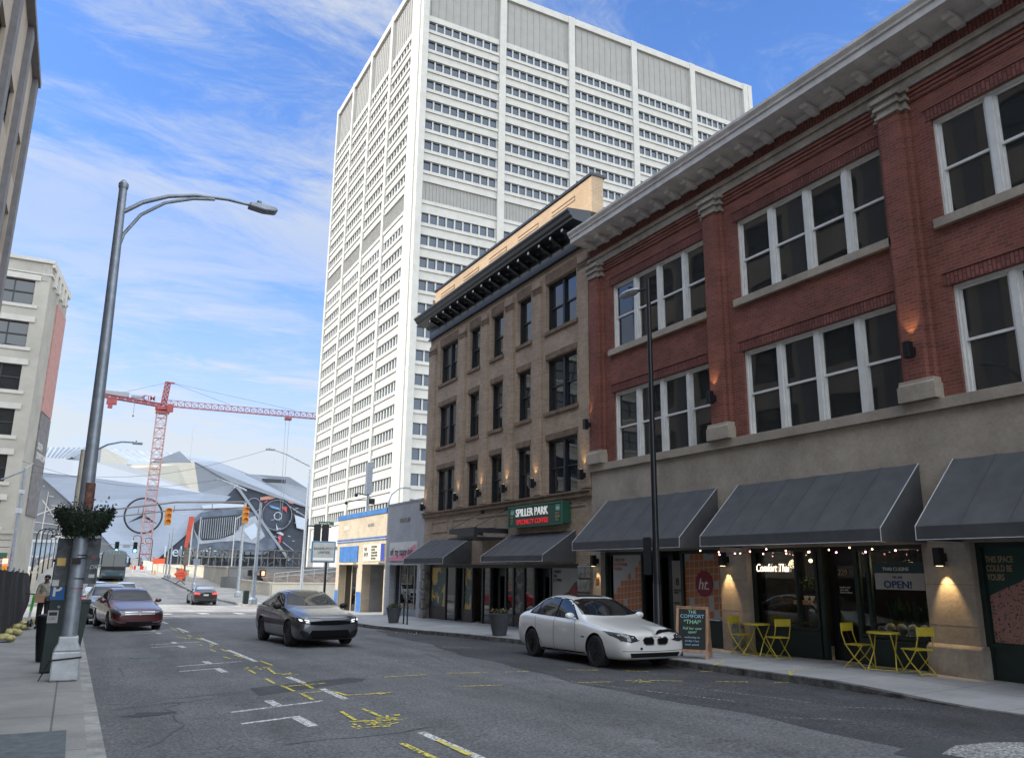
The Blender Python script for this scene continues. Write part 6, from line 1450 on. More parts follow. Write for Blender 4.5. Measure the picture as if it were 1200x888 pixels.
# ---------------------------------------------------------------- A-board
ax_, ay = 12.78, 15.0; g = zr(ay, .15) + .0
ab = empty('chalkboard_sign', (ax_,ay,g), 'black chalkboard A-frame sign in a wooden frame on the sidewalk ahead of the white sedan', 'sign')
def panel(side):
    """one leaf of the A-frame in the local plane, facing -x/-y"""
    M4 = Matrix.Translation((ax_, ay, g)) @ Matrix.Rotation(R(-32), 4, 'Z') @ Matrix.Rotation(R(13)*side, 4, 'X')
    return M4
def tf(b, M4, off): b.v = [tuple(M4 @ Vector(v)) for v in b.v]; return b
for side, nm in ((1,'front_leaf'),(-1,'rear_leaf')):
    Mx = Matrix.Translation((ax_,ay,g)) @ Matrix.Rotation(R(-52),4,'Z') @ Matrix.Translation((0,-.27*side,0)) @ Matrix.Rotation(-R(14)*side,4,'X')
    b = MB(); w, h = .34, 1.16
    for s in (-1,1): b.box(s*w-.03,s*w+.03,-.015,.015,0,h)
    b.box(-w+.03,w-.03,-.0149,.0149,h-.06,h); b.box(-w+.03,w-.03,-.0149,.0149,.14,.20)
    f_ = tf(b,Mx,0).build(nm, M['wood'], ab)
    if side == 1:
        b = MB(); b.box(-w+.03,w-.03,-.006,.006,.20,h-.06); c_ = tf(b,Mx,0).build('chalkboard', M['board_black'], f_)
        R3 = Mx.to_3x3(); face = (tuple(R3.col[0]), tuple(R3.col[2]), tuple(-R3.col[1]))
        for body_, sz, z_, m_, sh in (('THE',.10,1.0,M['text_green'],0),('COMFORT',.115,.90,M['text_blue'],0),('*THAI*',.13,.77,M['text_green'],.1),('Full bar now',.085,.64,M['text_green'],.2),('open!',.085,.56,M['text_green'],.2),('wednesday to',.062,.45,M['text_blue'],.1),('sunday 11am',.062,.37,M['text_blue'],.1),('lunch special',.062,.29,M['text_blue'],.1)):
            text_obj('lettering', body_, sz, m_, c_, Mx @ Vector((0,-.009,z_)), face=face, depth=.001, align='CENTER', shear=sh)
# ---------------------------------------------------------------- bistro sets
def bistro_chair(name):
    o = empty(name, (0,0,0)); m = M['yellow_metal']; r = .011
    b = MB(); b.box(-.20,.20,-.19,.19,.44,.455)
    for i in range(5): b.box(-.20,.20,-.19+.082*i,-.19+.082*i+.05,.455,.463)
    b.build('seat', m, o, local=True)
    b = MB(); b.box(-.205,.205,.235,.25,.70,.86); b.build('backrest', m, o, local=True)
    for s in (-1,1):
        b = MB(); b.tube([(s*.19,-.24,.0),(s*.19,.0,.22),(s*.19,.17,.44),(s*.19,.24,.66),(s*.19,.245,.86)], r, 8); b.build('leg', m, o, local=True)
        b = MB(); b.tube([(s*.17,.26,.0),(s*.17,-.0,.22),(s*.17,-.18,.44)], r, 8); b.build('leg', m, o, local=True)
    b = MB(); b.tube([(-.19,-.22,.03),(.19,-.22,.03)], r*.8, 6); b.tube([(-.17,.24,.03),(.17,.24,.03)], r*.8, 6); b.split('stretcher', m, o, local=True)
    return o
def bistro_table(name):
    o = empty(name, (0,0,0)); m = M['yellow_metal']; r = .012
    b = MB(); b.lathe([(.30,.71),(.305,.70),(.305,.725),(.29,.73)], (0,0,0), 28); b.build('tabletop', m, o, local=True)
    for s in (-1,1):
        for t in (-1,1): b = MB(); b.tube([(s*.24,t*.27,0),(-s*.10*0,t*.05*0+t*.20,.36),(-s*.20,t*.20,.70)], r, 8); b.build('leg', m, o, local=True)
    b = MB(); b.tube([(.24,-.27,.04),(.24,.27,.04)], r*.8, 6); b.tube([(-.24,-.27,.04),(-.24,.27,.04)], r*.8, 6); b.split('stretcher', m, o, local=True)
    return o
ch = bistro_chair('folding_chair'); tb = bistro_table('bistro_table')
used = False
for i, (x, y, a, lab) in enumerate(((14.3,15.02,95,'yellow folding chair farthest up the sidewalk, beside the first lit pier'), (14.3,13.92,-80,'yellow folding chair between the far bistro table and the shop door'), (14.25,11.68,100,'yellow folding chair just right of the restaurant door, seat towards the near table'), (14.25,10.38,-75,'yellow folding chair nearest the right pier, seat turned to the near table'))):
    o_ = ch if i == 0 else copy_tree(ch); o_.location = (x, y, zr(y, (x-12.2)/5.8)+.004); o_.rotation_euler = (0,0,R(a)+PI*0 - PI/2 + (PI/2)); tag(o_, lab, 'chair', 'yellow folding chairs outside the restaurant')
    o_.rotation_euler.z = {0: 0, 1: PI, 2: 0, 3: PI}[i] + R((8,-12,6,-10)[i])
for i, (x, y, lab) in enumerate(((14.25,14.48,'yellow bistro table under the neon window, farther from the camera'), (14.2,11.05,'yellow bistro table under the open banner, nearer the camera'))):
    o_ = tb if i == 0 else copy_tree(tb); o_.location = (x, y, zr(y, (x-12.2)/5.8)+.004); o_.rotation_euler.z = R(20*i); tag(o_, lab, 'table', 'yellow bistro tables outside the restaurant')
pb = MB(); pb.prism([(15.30,.18),(15.62,.18),(15.62,.72),(15.56,.84),(15.42,.86),(15.30,.78)], 'x', 14.50, 14.68); tag(pb.build('boulder', M['rough_stone'], bevel=.05), 'rough pale stone block leaning on the pier behind the far yellow chair', 'stone')
# ---------------------------------------------------------------- planters and bike rack
def planter(x, y, r, h, lab):
    g = zr(y, (x-kerb_r(y))/(18-kerb_r(y))); o_ = empty('planter', (x,y,g), lab, 'planter', 'grey planters on the right sidewalk')
    b = MB(); b.lathe([(r*.62,g),(r,g+h*.96),(r*1.04,g+h*.965),(r*1.04,g+h),(r*.9,g+h),(r*.88,g+h-.06)], (x,y,0), 24); b.build('pot', M['planter'], o_, smooth='auto')
    b = MB(); random.seed(int(y))
    for i in range(260):
        a = random.uniform(0,2*PI); q = random.uniform(0,r*.95); c = Vector((x+q*math.cos(a), y+q*math.sin(a), g+h-.04+random.uniform(0,.16))); d = Vector((random.gauss(0,.04),random.gauss(0,.04),random.uniform(.0,.07))); s = Vector((random.gauss(0,.02),random.gauss(0,.02),.01)); b.mat(1 if random.random()<.35 else 0); b.add([c-s,c+s,c+d],[(0,1,2)])
    b.build('flowers', [M['plant'], M['flower']], o_, fix=False)
planter(12.0, 32.8, .32, .62, 'grey tapered planter outside the pink-signed shop, farther away'); planter(12.25, 23.7, .35, .68, 'grey tapered planter outside the coffee shop, nearer the white sedan')
b = MB(); g = rz(31)+.1; b.tube([(11.95,31.1,g),(11.95,31.1,g+.72),(11.95,31.18,g+.86),(11.95,31.3,g+.90),(11.95,31.42,g+.86),(11.95,31.5,g+.72),(11.95,31.5,g)], .03, 10); tag(b.build('bike_rack', M['black_metal'], smooth='auto'), 'black hoop bicycle rack beside the farther grey planter', 'bike rack')

# ---------------------------------------------------------------- screened construction fence and sandbags at the left
fz = lambda y: rz(y) + .15
fn = empty('construction_fence', (-1.6, 30, fz(30)), 'temporary fence panels covered with black screen cloth on the left sidewalk', 'fence')
b = MB(); ys = frange(16, 39, 92); vs = []; 
def fx(y, h): 
    x = -1.62 - .05*math.sin(y*.8) - .06*math.sin(y*2.7+h*2) 
    if y > 36: x += .16*math.sin((y-36)/3*PI) * math.sin(h*PI/1.9)
    return x
for y in ys:
    for k in range(8): h = .04 + k*.26 + (.03*math.sin(y*3.1) if k == 7 else 0); vs.append((fx(y,h), y, fz(y)+h))
b.add(vs, [(i*8+k, i*8+k+1, (i+1)*8+k+1, (i+1)*8+k) for i in range(len(ys)-1) for k in range(7)])
n0 = len(b.v); vs = []
for j in range(8):
    t = j/7*PI/2*1.0
    for k in range(8): h = .04+k*.26; vs.append((-1.62 + .22*math.sin(h*PI/1.9)*math.cos(t) - 1.5*(1-math.cos(t)) , 39 + 1.2*math.sin(t), fz(39)+h))
b.add(vs, [(i*8+k, i*8+k+1, (i+1)*8+k+1, (i+1)*8+k) for i in range(7) for k in range(7)])
b.build('screen_cloth', mk('black_screen', (.018,.019,.021), .85, var=.3, scale=3, bump=.4, bscale=3), fn, smooth=True, fix=False)
for y in frange(17, 38, 7):
    b = MB(); b.tube([(-1.72,y,fz(y)),(-1.72,y,fz(y)+2.0)], .025, 8); b.box(-2.1,-1.3,y-.04,y+.04,fz(y),fz(y)+.04); b.build('post', M['galv'], fn)
for i, (x, y, lab) in enumerate(((-1.42,26.3,'yellow sandbag nearest the camera at the foot of the screened fence'),(-1.40,29.2,'second yellow sandbag along the screened fence'),(-1.38,32.6,'third yellow sandbag along the screened fence, slumped flat'),(-1.30,35.2,'fourth yellow sandbag along the screened fence'),(-1.2,37.6,'farthest yellow sandbag near the rounded end of the screened fence'))):
    b = MB(); z = fz(y); random.seed(i+40)
    b.ball((x,y,z+.08), (.20,.28,.10), 14, 9); b.ball((x+.18,y-.25,z+.08),(.13,.16,.09),10,7)
    b.v = [(v[0]+random.gauss(0,.012), v[1]+random.gauss(0,.012), max(z+.002, v[2]+random.gauss(0,.010))) for v in b.v]
    tag(b.build('sandbag', mk('yellow_sandbag', (.46,.40,.17), .8, var=.2, scale=8) if i == 0 else bpy.data.materials['yellow_sandbag'], smooth=True), lab, 'sandbag', 'sandbags holding down the fence')

# ---------------------------------------------------------------- signals, poles and signs around the crossing
def signal(name, x, y, z, mat, face, label, lit=None, group='traffic signals at the crossing', parent=None):
    """three-lens signal; face is the direction the lenses look (0=-y, 1=+y, 2=-x)"""
    o_ = empty(name, (x,y,z), label, 'traffic light', group)
    b = MB(); b.box(x-.27,x+.27,y-.16,y+.16,z-.74,z+.74); b.build('housing', mat, o_, bevel=.03)
    b = MB(); v = MB(); s = {0:-1,1:1}.get(face,-1)
    for k in range(3):
        zz = z + .49 - .49*k
        b.mat(1 if lit == k else (2 if mat == M['lens_orange'] else 0)); b.lathe([(.18,0),(.18,.015)], (x, y+s*.165, zz), 16, 'y')
        v.add([(x+.21*math.cos(t), y+s*.16, zz+.21*math.sin(t)) for t in frange(R(-20),R(200),10)] + [(x+.21*math.cos(t), y+s*.45, zz+.21*math.sin(t)) for t in frange(R(-20),R(200),10)], [(i,i+1,i+12,i+11) for i in range(10)])
    b.build('lens', [M['plastic'], [M['red_lamp'], M['lens_orange'], M['green_lamp']][lit or 0], M['lens_orange']], o_); v.build('visor', mat, o_, fix=False)
    return o_
fsz = lambda x, y: rz(y) + .12
def pole(name, x, y, h, r0, r1, label, cat='pole', mat='galv_light', group=None, arm=None, head=None):
    g = fsz(x,y); o_ = empty(name, (x,y,g), label, cat, group)
    b = MB(); b.lathe([(r0*2.0,g),(r0*2.0,g+.35),(r0*1.3,g+.5)], (x,y,0), 12); b.build('base', M[mat], o_)
    b = MB(); b.tube([(x,y,g+.4),(x,y,g+h)], [r0,r1], 12); b.build('shaft', M[mat], o_, smooth='auto')
    if arm: b = MB(); b.tube(arm, [r1*.8]*(len(arm)-1)+[r1*.55], 8); b.build('arm', M[mat], o_, smooth='auto')
    if head: b = MB(); hx, hy, hz, dx = head; b.box(min(hx,hx+dx),max(hx,hx+dx),hy-.14,hy+.14,hz-.08,hz+.06); b.lathe([(.05,hz+.06),(.05,hz+.14)],(hx+dx*.4,hy,0),8); b.build('lamp_head', M['galv'], o_, bevel=.03)
    return o_
# mast arm with the yellow signals, seen from behind
mx, my = 13.46, 77.9; g = fsz(mx,my); ztop = C_mast = 7.75
ma = pole('signal_mast', mx, my, 8.4, .14, .11, 'long double mast arm holding yellow traffic signals over the crossing', 'signal mast', 'galv_light', arm=[(mx,my,9.0),(mx-.3,my,9.15),(mx-2.4,my,9.9)], head=(mx-2.9,my,9.9,.6))
b = MB(); b.tube([(mx,my,7.95),(mx-6,my,7.65),(mx-14.5,my,6.15)], [.09,.08,.06], 10); b.tube([(mx,my,7.45),(mx-6,my,6.95),(mx-14.5,my,5.55)], [.07,.06,.05], 10)
for t in (.2,.42,.62,.82): b.tube([(mx-14.5*t,my,7.9-1.6*t**1.2),(mx-14.5*t,my,7.35-1.6*t**1.1)], .035, 6)
b.build('mast_arm', M['rust'] if False else mk('brown_grey_steel', (.20,.17,.16), .6, .3, var=.1), ma)
signal('traffic_light', mx+.02, my-.45, 6.75, M['lens_orange'], 0, 'yellow traffic signal at the pole end of the long mast arm')
signal('traffic_light', mx-6.55, my-.35, 6.35, M['lens_orange'], 0, 'yellow traffic signal halfway along the long mast arm, left of the red banner')
p2 = pole('utility_pole', 12.61, 66.1, 7.75, .17, .10, 'bare tapered grey pole at the far corner of the crossing', 'pole', 'galv')
b = MB(); b.box(12.9,13.3,65.6,65.85,1.35,1.85); b.box(12.0,12.3,65.6,65.9,1.4,1.85); o_ = b.split('pedestrian_signal', M['plastic'], p2)
b = MB(); b.box(13.02,13.22,65.585,65.6,1.45,1.75); b.build('red_hand', M['red_lamp'], o_)
bb = tag(MB().box(12.0,12.4,66.6,67.1,fsz(12,66.8),fsz(12,66.8)+1.0).build('litter_bin', M['dark_green'], bevel=.05), 'dark green box bin at the foot of the bare tapered pole across the crossing', 'litter bin')
p3 = pole('street_lamp', 17.0, 69.0, 11.0, .14, .09, 'tall grey cobra-head street lamp left of the lawyer sign', 'street lamp', 'galv_light', arm=[(17.0,69,10.6),(16.2,69,10.95),(14.9,69,11.5),(13.9,69,11.75)], head=(13.2,69,11.78,.75))
b = MB(); b.tube([(17,69,5.55),(19.2,69,5.5)], .06, 8); b.build('signal_arm', M['black_metal'], p3)
signal('traffic_light', 17.95, 68.7, 4.95, M['plastic'], 1, 'black traffic signal beside the lawyer sign, left one of the pair', group='black traffic signals')
signal('traffic_light', 18.65, 68.7, 5.0, M['plastic'], 1, 'black traffic signal beside the lawyer sign, right one of the pair', group='black traffic signals')
sn = MB(); sn.box(18.0,19.3,68.55,68.6,5.62,5.92); sn = tag(sn.build('street_sign', M['sign_green']), 'green street name blade above the pair of black signals', 'sign'); text_obj('lettering', 'Forsyth St', .2, M['text_white'], sn, (18.1,68.54,5.70), face='-y', depth=.002)
bs_ = empty('billboard', (16.6,60,-.3), 'blue-edged board reading BANKRUPTCY LAWYER on a dark post', 'sign')
b = MB(); b.box(15.35,17.15,60,60.2,2.45,4.0); f_ = b.build('frame', M['blue_paint'] if False else mk('blue_frame', (.05,.14,.26), .6, var=0), bs_, bevel=.05)
b = MB(); b.box(15.45,17.05,59.98,60,2.55,3.90); fc = b.build('face', mk('grey_board', (.42,.44,.42), .7, var=.1), bs_, bevel=.0)
text_obj('lettering', 'BANKRUPTCY\nLAWYER', .27, M['text_dark'], fc, (16.25,59.97,3.36), face='-y', align='CENTER', depth=.003, sx=.86)
b = MB(); b.box(15.5,17.0,59.975,59.98,2.62,2.80); b.build('white_strip', M['text_white'], fc)
b = MB(); b.box(16.45,16.6,60.05,60.18,-.6,2.45); b.build('post', M['black_metal'], bs_)
for lab, x, y, h, a in (('pale street lamp pole with a box sign, right of the diamond sign', 11.07, 89.1, 7.1, 1), ('pale street lamp pole far down the road, left of the red banner', 10.16, 105.3, 5.8, 0), ('thinner pale pole close beside the far lamp pole', 9.75, 104.6, 5.2, 0)):
    o_ = pole('light_pole', x, y, h, .11, .07, lab, 'pole', 'galv_light')
    if a: b = MB(); b.box(x-.3,x+.35,y-.15,y-.1,2.2,2.85); b.build('box_sign', M['galv'], o_)
for i, (x, y, h, s, lab) in enumerate(((24.5,150,9.0,1,'short-armed plaza lamp before the grille mural'),(47,165,9.5,-1,'plaza lamp in front of the steering wheel mural'),(51.5,175,9.0,-1,'thin plaza lamp at the right end of the mural'),(16.3,140,8.0,-1,'plaza lamp beside the crane foot'))):
    z0 = 1.7; o_ = empty('street_lamp', (x,y,z0), lab, 'street lamp', 'plaza lamps'); b = MB(); b.tube([(x,y,z0),(x,y,z0+h)], [.12,.09], 8); b.build('pole', M['galv_light'], o_); b = MB(); b.tube([(x,y,z0+h-.3),(x+s*1.2,y,z0+h+.5),(x+s*1.9,y,z0+h+.6)], .07, 6); b.build('arm', M['galv_light'], o_)
rb_ = empty('flag_banner', (11.3,100,.3), 'tall narrow red-orange banner on a dark post beyond the crossing', 'banner')
b = MB(); b.add([(10.95,100,4.2),(11.35,100,4.2),(11.75,100,7.7),(11.15,100,7.7)]+[(10.95,100.06,4.2),(11.35,100.06,4.2),(11.75,100.06,7.7),(11.15,100.06,7.7)], [(0,1,2,3),(4,7,6,5),(0,4,5,1),(1,5,6,2),(2,6,7,3),(3,7,4,0)]); b.build('banner_cloth', mk('red_orange_cloth', (.55,.09,.05), .7, var=.1), rb_)
b = MB(); b.tube([(11.25,100.1,.3),(11.25,100.1,7.7)], .1, 8); b.box(11.0,11.5,99.9,100.1,2.2,4.2); b.build('post', mk('weathered_post', (.16,.13,.10), .8, var=.3, scale=3), rb_)
dg_ = empty('warning_sign', (10.3,94.5,.3), 'orange-red diamond warning sign on a low folding stand', 'sign')
b = MB(); b.add([(10.3,94.5,.55),(11.0,94.5,1.25),(10.3,94.5,1.95),(9.6,94.5,1.25)]+[(10.3,94.53,.55),(11.0,94.53,1.25),(10.3,94.53,1.95),(9.6,94.53,1.25)], [(0,1,2,3),(4,7,6,5),(0,4,5,1),(1,5,6,2),(2,6,7,3),(3,7,4,0)]); dsg = b.build('sign_panel', mk('warning_orange', (.75,.10,.03), .5, var=0), dg_)
text_obj('lettering', 'LANE\nCLOSED', .26, M['text_dark'], dsg, (10.3,94.49,1.28), face='-y', align='CENTER', depth=.002)
b = MB()
for s in (-1,1): b.tube([(10.3,94.6,.6),(10.3+s*.5,94.3,rz(94.5)+.14)], .03, 6); b.tube([(10.3,94.6,.6),(10.3+s*.5,94.9,rz(94.5)+.14)], .03, 6)
b.build('stand', M['plastic'], dg_)
br = empty('barricade', (8.6,128,1.3), 'red and white road barricade at the top of the rise', 'barricade')
z = rz(128)
b = MB()
for i in range(4): b.mat(i % 2).box(7.4+i*.5,7.9+i*.5,128,128.15,z+.35,z+.85)
b.box(7.5,7.6,127.8,128.3,z,z+.9); b.box(9.2,9.3,127.8,128.3,z,z+.9); b.build('board', [mk('barrier_red', (.6,.03,.02), .6, var=0), M['white_wood']], br)
rs2 = empty('road_sign', (10.0,120,1.2), 'orange-red rectangular road works panel with amber lamps on two legs', 'sign')
z = rz(120)
b = MB(); b.box(9.4,10.9,120,120.06,z+1.4,z+2.1); b.build('sign_panel', bpy.data.materials['warning_orange'], rs2)
b = MB(); b.box(9.4,9.5,120.07,120.15,z,z+2.2); b.box(10.8,10.9,120.07,120.15,z,z+2.2); b.build('leg', M['galv'], rs2)
b = MB(); b.ball((9.45,120,z+2.35),.13); b.ball((10.85,120,z+2.35),.13); b.build('lamp', M['lens_orange'], rs2)
# green signals far ahead on a gantry arm
gm = pole('signal_mast', 2.9, 130, 4.2, .12, .09, 'far thin mast arm with green-lit signals near the hill crest', 'signal mast', 'galv')
b = MB(); b.tube([(2.9,130,5.1),(8.2,130,5.0)], .06, 6); b.box(6.0,6.9,129.9,130,4.6,5.1); b.build('mast_arm', M['galv'], gm)
signal('traffic_light', 5.2, 129.8, 4.7, M['plastic'], 0, 'far black signal showing green, left one under the thin mast arm', 2, 'far green signals'); signal('traffic_light', 7.6, 129.8, 4.7, M['plastic'], 0, 'far black signal showing green, right one under the thin mast arm', 2, 'far green signals')
# curved black lamps along the viaduct
k = 0
for x, y, s, lab in ((-3.3,88,1,'nearest black gooseneck lamp on the left viaduct rail'),(-3.3,102,1,'second black gooseneck lamp on the left viaduct rail'),(-3.3,118,1,'third black gooseneck lamp on the left viaduct rail'),(-3.2,136,1,'fourth black gooseneck lamp on the left viaduct rail'),(-3.1,158,1,'farthest black gooseneck lamp on the left viaduct rail'),(9.6,150,-1,'black gooseneck lamp by the hill crest, left of the crane'),(12.5,165,-1,'black gooseneck lamp standing right behind the crane mast')):
    z0 = rz(y)+.1; h = 4.9; o_ = empty('street_lamp', (x,y,z0), lab, 'street lamp', 'black gooseneck lamps')
    b = MB(); b.tube([(x,y,z0),(x,y,z0+h),(x+s*.15,y,z0+h+.35),(x+s*.6,y,z0+h+.55),(x+s*1.1,y,z0+h+.45),(x+s*1.3,y,z0+h+.1)], [.09,.06,.05,.05,.05,.05], 8); b.build('pole', M['black_metal'], o_)
    b = MB(); b.lathe([(.06,.30),(.20,.05),(.20,0)], (x+s*1.3,y,z0+h-.25), 12); b.build('lamp_shade', M['black_metal'], o_); b = MB(); b.ball((x+s*1.3,y,z0+h-.3), .16); b.build('globe', M['text_white'], o_, smooth=True)
# left corner across the side street
lpx, lpy = -4.2, 73
cp_ = pole('signal_pole', lpx, lpy, 10.0, .13, .09, 'grey pole with cameras and boxes at the corner of the pale left building', 'pole', 'galv', arm=[(lpx,lpy,9.2),(lpx-1.5,lpy,8.4)])
b = MB(); b.box(lpx-.25,lpx+.25,lpy-.2,lpy+.2,5.9,6.3); b.box(lpx-.2,lpx+.2,lpy-.15,lpy+.15,7.4,7.7); b.tube([(lpx,lpy,9.3),(lpx+.5,lpy,9.8)],.04,6); b.build('camera_box', M['galv_light'], cp_)
sn = MB(); sn.box(-6.6,-4.5,72.6,72.65,2.45,2.9); sn = tag(sn.build('street_sign', M['sign_green']), 'green street name blade at the far left under the pale building', 'sign'); text_obj('lettering', 'Spring St', .32, M['text_white'], sn, (-6.3,72.59,2.55), face='-y', depth=.002)
sp_ = empty('pedestrian_signal', (-4.4,71,1.2), 'orange pedestrian signal with a lit red hand at the far left corner', 'traffic light')
b = MB(); b.box(-4.65,-4.2,70.8,71.1,.9,2.0); b.build('housing', M['lens_orange'], sp_, bevel=.05)
b = MB(); b.box(-4.6,-4.3,70.75,70.8,2.1,2.45); b.build('red_hand', M['red_lamp'], sp_); b = MB(); b.tube([(-4.4,71,rz(71)+.1),(-4.4,71,2.1)],.05,8); b.build('post', M['galv'], sp_)
os_ = tag(MB().box(-.5,.5,95,95.1,1.6,2.4).build('construction_sign', mk('works_orange', (.6,.28,.06), .6, var=0)), 'small orange works sign between the sign back and the white van', 'sign')
os_b = MB(); os_b.box(-.05,.05,95.1,95.2,rz(95),2.4); q_ = os_b.build('post', M['galv'], os_)

# ---------------------------------------------------------------- retaining walls and viaduct sides
cw = mk('cream_concrete', (.52,.47,.38), .85, var=.12, scale=.4, bump=.1); gw = mk('grey_concrete', (.20,.20,.195), .85, var=.15, scale=.4)
def rwall(pts, zb, zt, th, mat, name, label, cat='wall', cap=True):
    o_ = empty(name, (pts[0][0],pts[0][1],zb), label, cat); b = MB(); c = MB()
    for (x0,y0,t0),(x1,y1,t1) in zip(pts, pts[1:]):
        d = Vector((x1-x0,y1-y0)).normalized(); n = Vector((-d.y,d.x))*th/2 
        q = lambda x,y,z,s: (x+s*n.x,y+s*n.y,z)
        b.add([q(x0,y0,zb,-1),q(x1,y1,zb,-1),q(x1,y1,zb,1),q(x0,y0,zb,1),q(x0,y0,t0,-1),q(x1,y1,t1,-1),q(x1,y1,t1,1),q(x0,y0,t0,1)],[(0,3,2,1),(4,5,6,7),(0,1,5,4),(1,2,6,5),(2,3,7,6),(3,0,4,7)])
        c.beam((x0,y0,t0+.06),(x1,y1,t1+.06), th+.15, .12)
    b.build('panel', mat, o_); c.build('coping', mat, o_) if cap else None
    return o_
rwall([(14.5,90.5,2.0),(14.6,120,2.2),(14.0,150,2.3)], -2, 0, .3, cw, 'retaining_wall', 'tall cream concrete retaining wall along the far sidewalk behind the diamond sign')
rwall([(14.5,90.3,2.0),(40,90.3,2.2)], -2, 0, .3, gw, 'retaining_wall', 'grey concrete wall facing the crossing under the stadium mural')
rwall([(15.2,86.5,.75),(16.6,78.5,.6),(45,78.0,.6)], -2, 0, .3, cw, 'retaining_wall', 'low cream concrete wall behind the poles at the far corner')
rwall([(15.5,88,1.1),(13.9,90.2,1.1)], -2, 0, .3, gw, 'retaining_wall', 'short grey pier joining the two cream walls', cap=False)
rwall([(9.7,150,3.0),(9.9,172,3.5),(12.5,190,3.7)], 0, 0, .3, gw, 'barrier_wall', 'grey humped barrier wall at the top of the rise by the crane foot')
rwall([(11.6,100,1.55),(11.3,118,2.1),(10.4,150,2.9)], 0, 0, .3, cw, 'parapet_wall', 'low cream parapet running up the rise beside the far sidewalk')
rwall([(-3.0,86,1.3),(-3.4,92,1.45),(-3.7,120,2.6),(-3.5,170,3.3)], -1.5, 0, .35, cw, 'parapet_wall', 'pale concrete parapet along the left viaduct sidewalk')
b = MB()
for i in range(34): y = 92+i*2.4; z = 1.45 + (y-92)*.022; b.tube([(-3.55,y,z),(-3.55,y,z+1.1)], .03, 5)
b.tube([(-3.55,92,2.5),(-3.55,172,4.3)], .04, 5); b.tube([(-3.55,92,2.0),(-3.55,172,3.8)], .03, 5)
tag(b.build('railing', M['galv'], None), 'thin metal railing on top of the left viaduct parapet', 'railing')
gh = empty('footbridge', (-10,190,1.7), 'glazed pale footbridge crossing in the distance behind the left lamps', 'bridge')
b = MB(); b.box(-22,4,190,194,6.5,7.1); b.box(-22,4,190,194,3.6,3.9); 
for i in range(7): b.box(-20+i*4,-19.6+i*4,190.1,190.4,1.5,6.6)
b.build('deck', M['galv_light'], gh)
b = MB(); b.box(-21.8,3.8,190.5,190.6,3.9,6.5); b.build('glazing', mk('pale_glazing', (.30,.38,.46), .2, .2, var=.1), gh)
# rubble bank behind the low wall
random.seed(21); b = MB(); b.add(*sheet(frange(17,45,14), frange(79,90,8), lambda x,y: .35 + (y-79)*.10 + random.uniform(-.12,.12)))
tag(b.build('earth_bank', mk('stony_earth', (.21,.16,.12), .95, var=.4, scale=2, bump=.6, bscale=6), fix=False), kind='structure')
b = MB(); b.add(*sheet([14.7,45], [90.5,400], lambda x,y: 1.75)); tag(b.build('plaza', M['pave_far'], fix=False), kind='structure')
fr = empty('handrail', (20,84,.6), 'pale handrail stepping down the stony bank beside the lawyer sign', 'railing')
b = MB()
for i in range(9): x = 17.5+i*1.3; z = 1.0+i*.13; b.tube([(x,82,z-.6),(x,82,z+.5)], .035, 5)
b.tube([(17.5,82,1.5),(28,82,2.6)], .04, 5); b.tube([(17.5,82,1.15),(28,82,2.2)], .035, 5); b.build('rail', M['galv_light'], fr)
g = fsz(0,44); l2 = empty('street_lamp', (-.22,44,g), 'beige street lamp directly behind the big grey lamp post, its arm pointing right', 'street lamp')
b = MB(); b.tube([(-.22,44,g),(-.23,44,7.5)], [.15,.11], 14); b.build('pole', mk('beige_post', (.36,.33,.27), .6, var=.1), l2, smooth='auto')
b = MB(); b.tube([(-.22,44,7.1),(.28,44,7.5),(.8,44,7.85),(1.4,44,8.03),(1.95,44,8.05)], [.05,.05,.045,.04,.04], 8); b.build('arm', M['galv'], l2)
b = MB(); b.box(1.9,2.35,43.88,44.12,7.96,8.06); b.lathe([(.03,8.06),(.03,8.16)],(2.05,44,0),8); b.build('lamp_head', M['galv'], l2, bevel=.02)
# camera pole on the roof line behind the low shops
rp = empty('utility_pole', (20.5,56,-.6), 'thin grey pole with cameras rising behind the low corner shop', 'pole')
b = MB(); b.tube([(18.3,56.5,-.6),(18.3,56.5,9.2)], [.13,.09], 10); b.build('shaft', M['galv'], rp)
b = MB(); b.box(18.1,18.5,56.3,56.7,7.3,9.6); b.build('antenna_drum', M['galv'], rp)
b = MB(); b.tube([(18.3,56.5,7.2),(17.5,56.5,7.35)],.04,6); b.ball((17.4,56.5,7.2),.14); b.tube([(18.3,56.5,6.9),(16.8,56.5,6.75)],.03,6); b.ball((16.7,56.5,6.6),.12); b.box(18.4,18.8,56.4,56.6,6.6,7.0); b.build('camera', M['plastic'], rp)
gp = empty('street_lamp', (21.3,58,-.6), 'curved grey lamp arm peeping over the low cream shop', 'street lamp')
b = MB(); b.tube([(20.4,58,-.6),(20.4,58,6.9),(20.6,58,7.5),(21.2,58,8.0),(21.7,58,8.1)], [.1,.08,.06,.05,.05], 8); b.build('pole', M['galv'], gp); b = MB(); b.box(21.6,22.1,57.9,58.1,8.02,8.14); b.build('lamp_head', M['galv'], gp)
# wires
for lab, a, c in (('thin overhead cable from the far cobra-head lamp to the stadium side', (13.3,69,11.7), (-3.9,75,9.3)), ('thin overhead cable leading off the pale left building pole', (-4.2,73,9.2), (-14,76,7.2)), ('thin overhead cable from the left building towards the signal mast', (10.6,77.9,9.8), (-4.5,73,9.9))):
    a = Vector(a); c = Vector(c); b = MB(); b.tube([a.lerp(c,t) - Vector((0,0,1.2*math.sin(PI*t))) for t in frange(0,1,12)], .012, 5); tag(b.build('overhead_cable', M['plastic']), lab, 'cable')
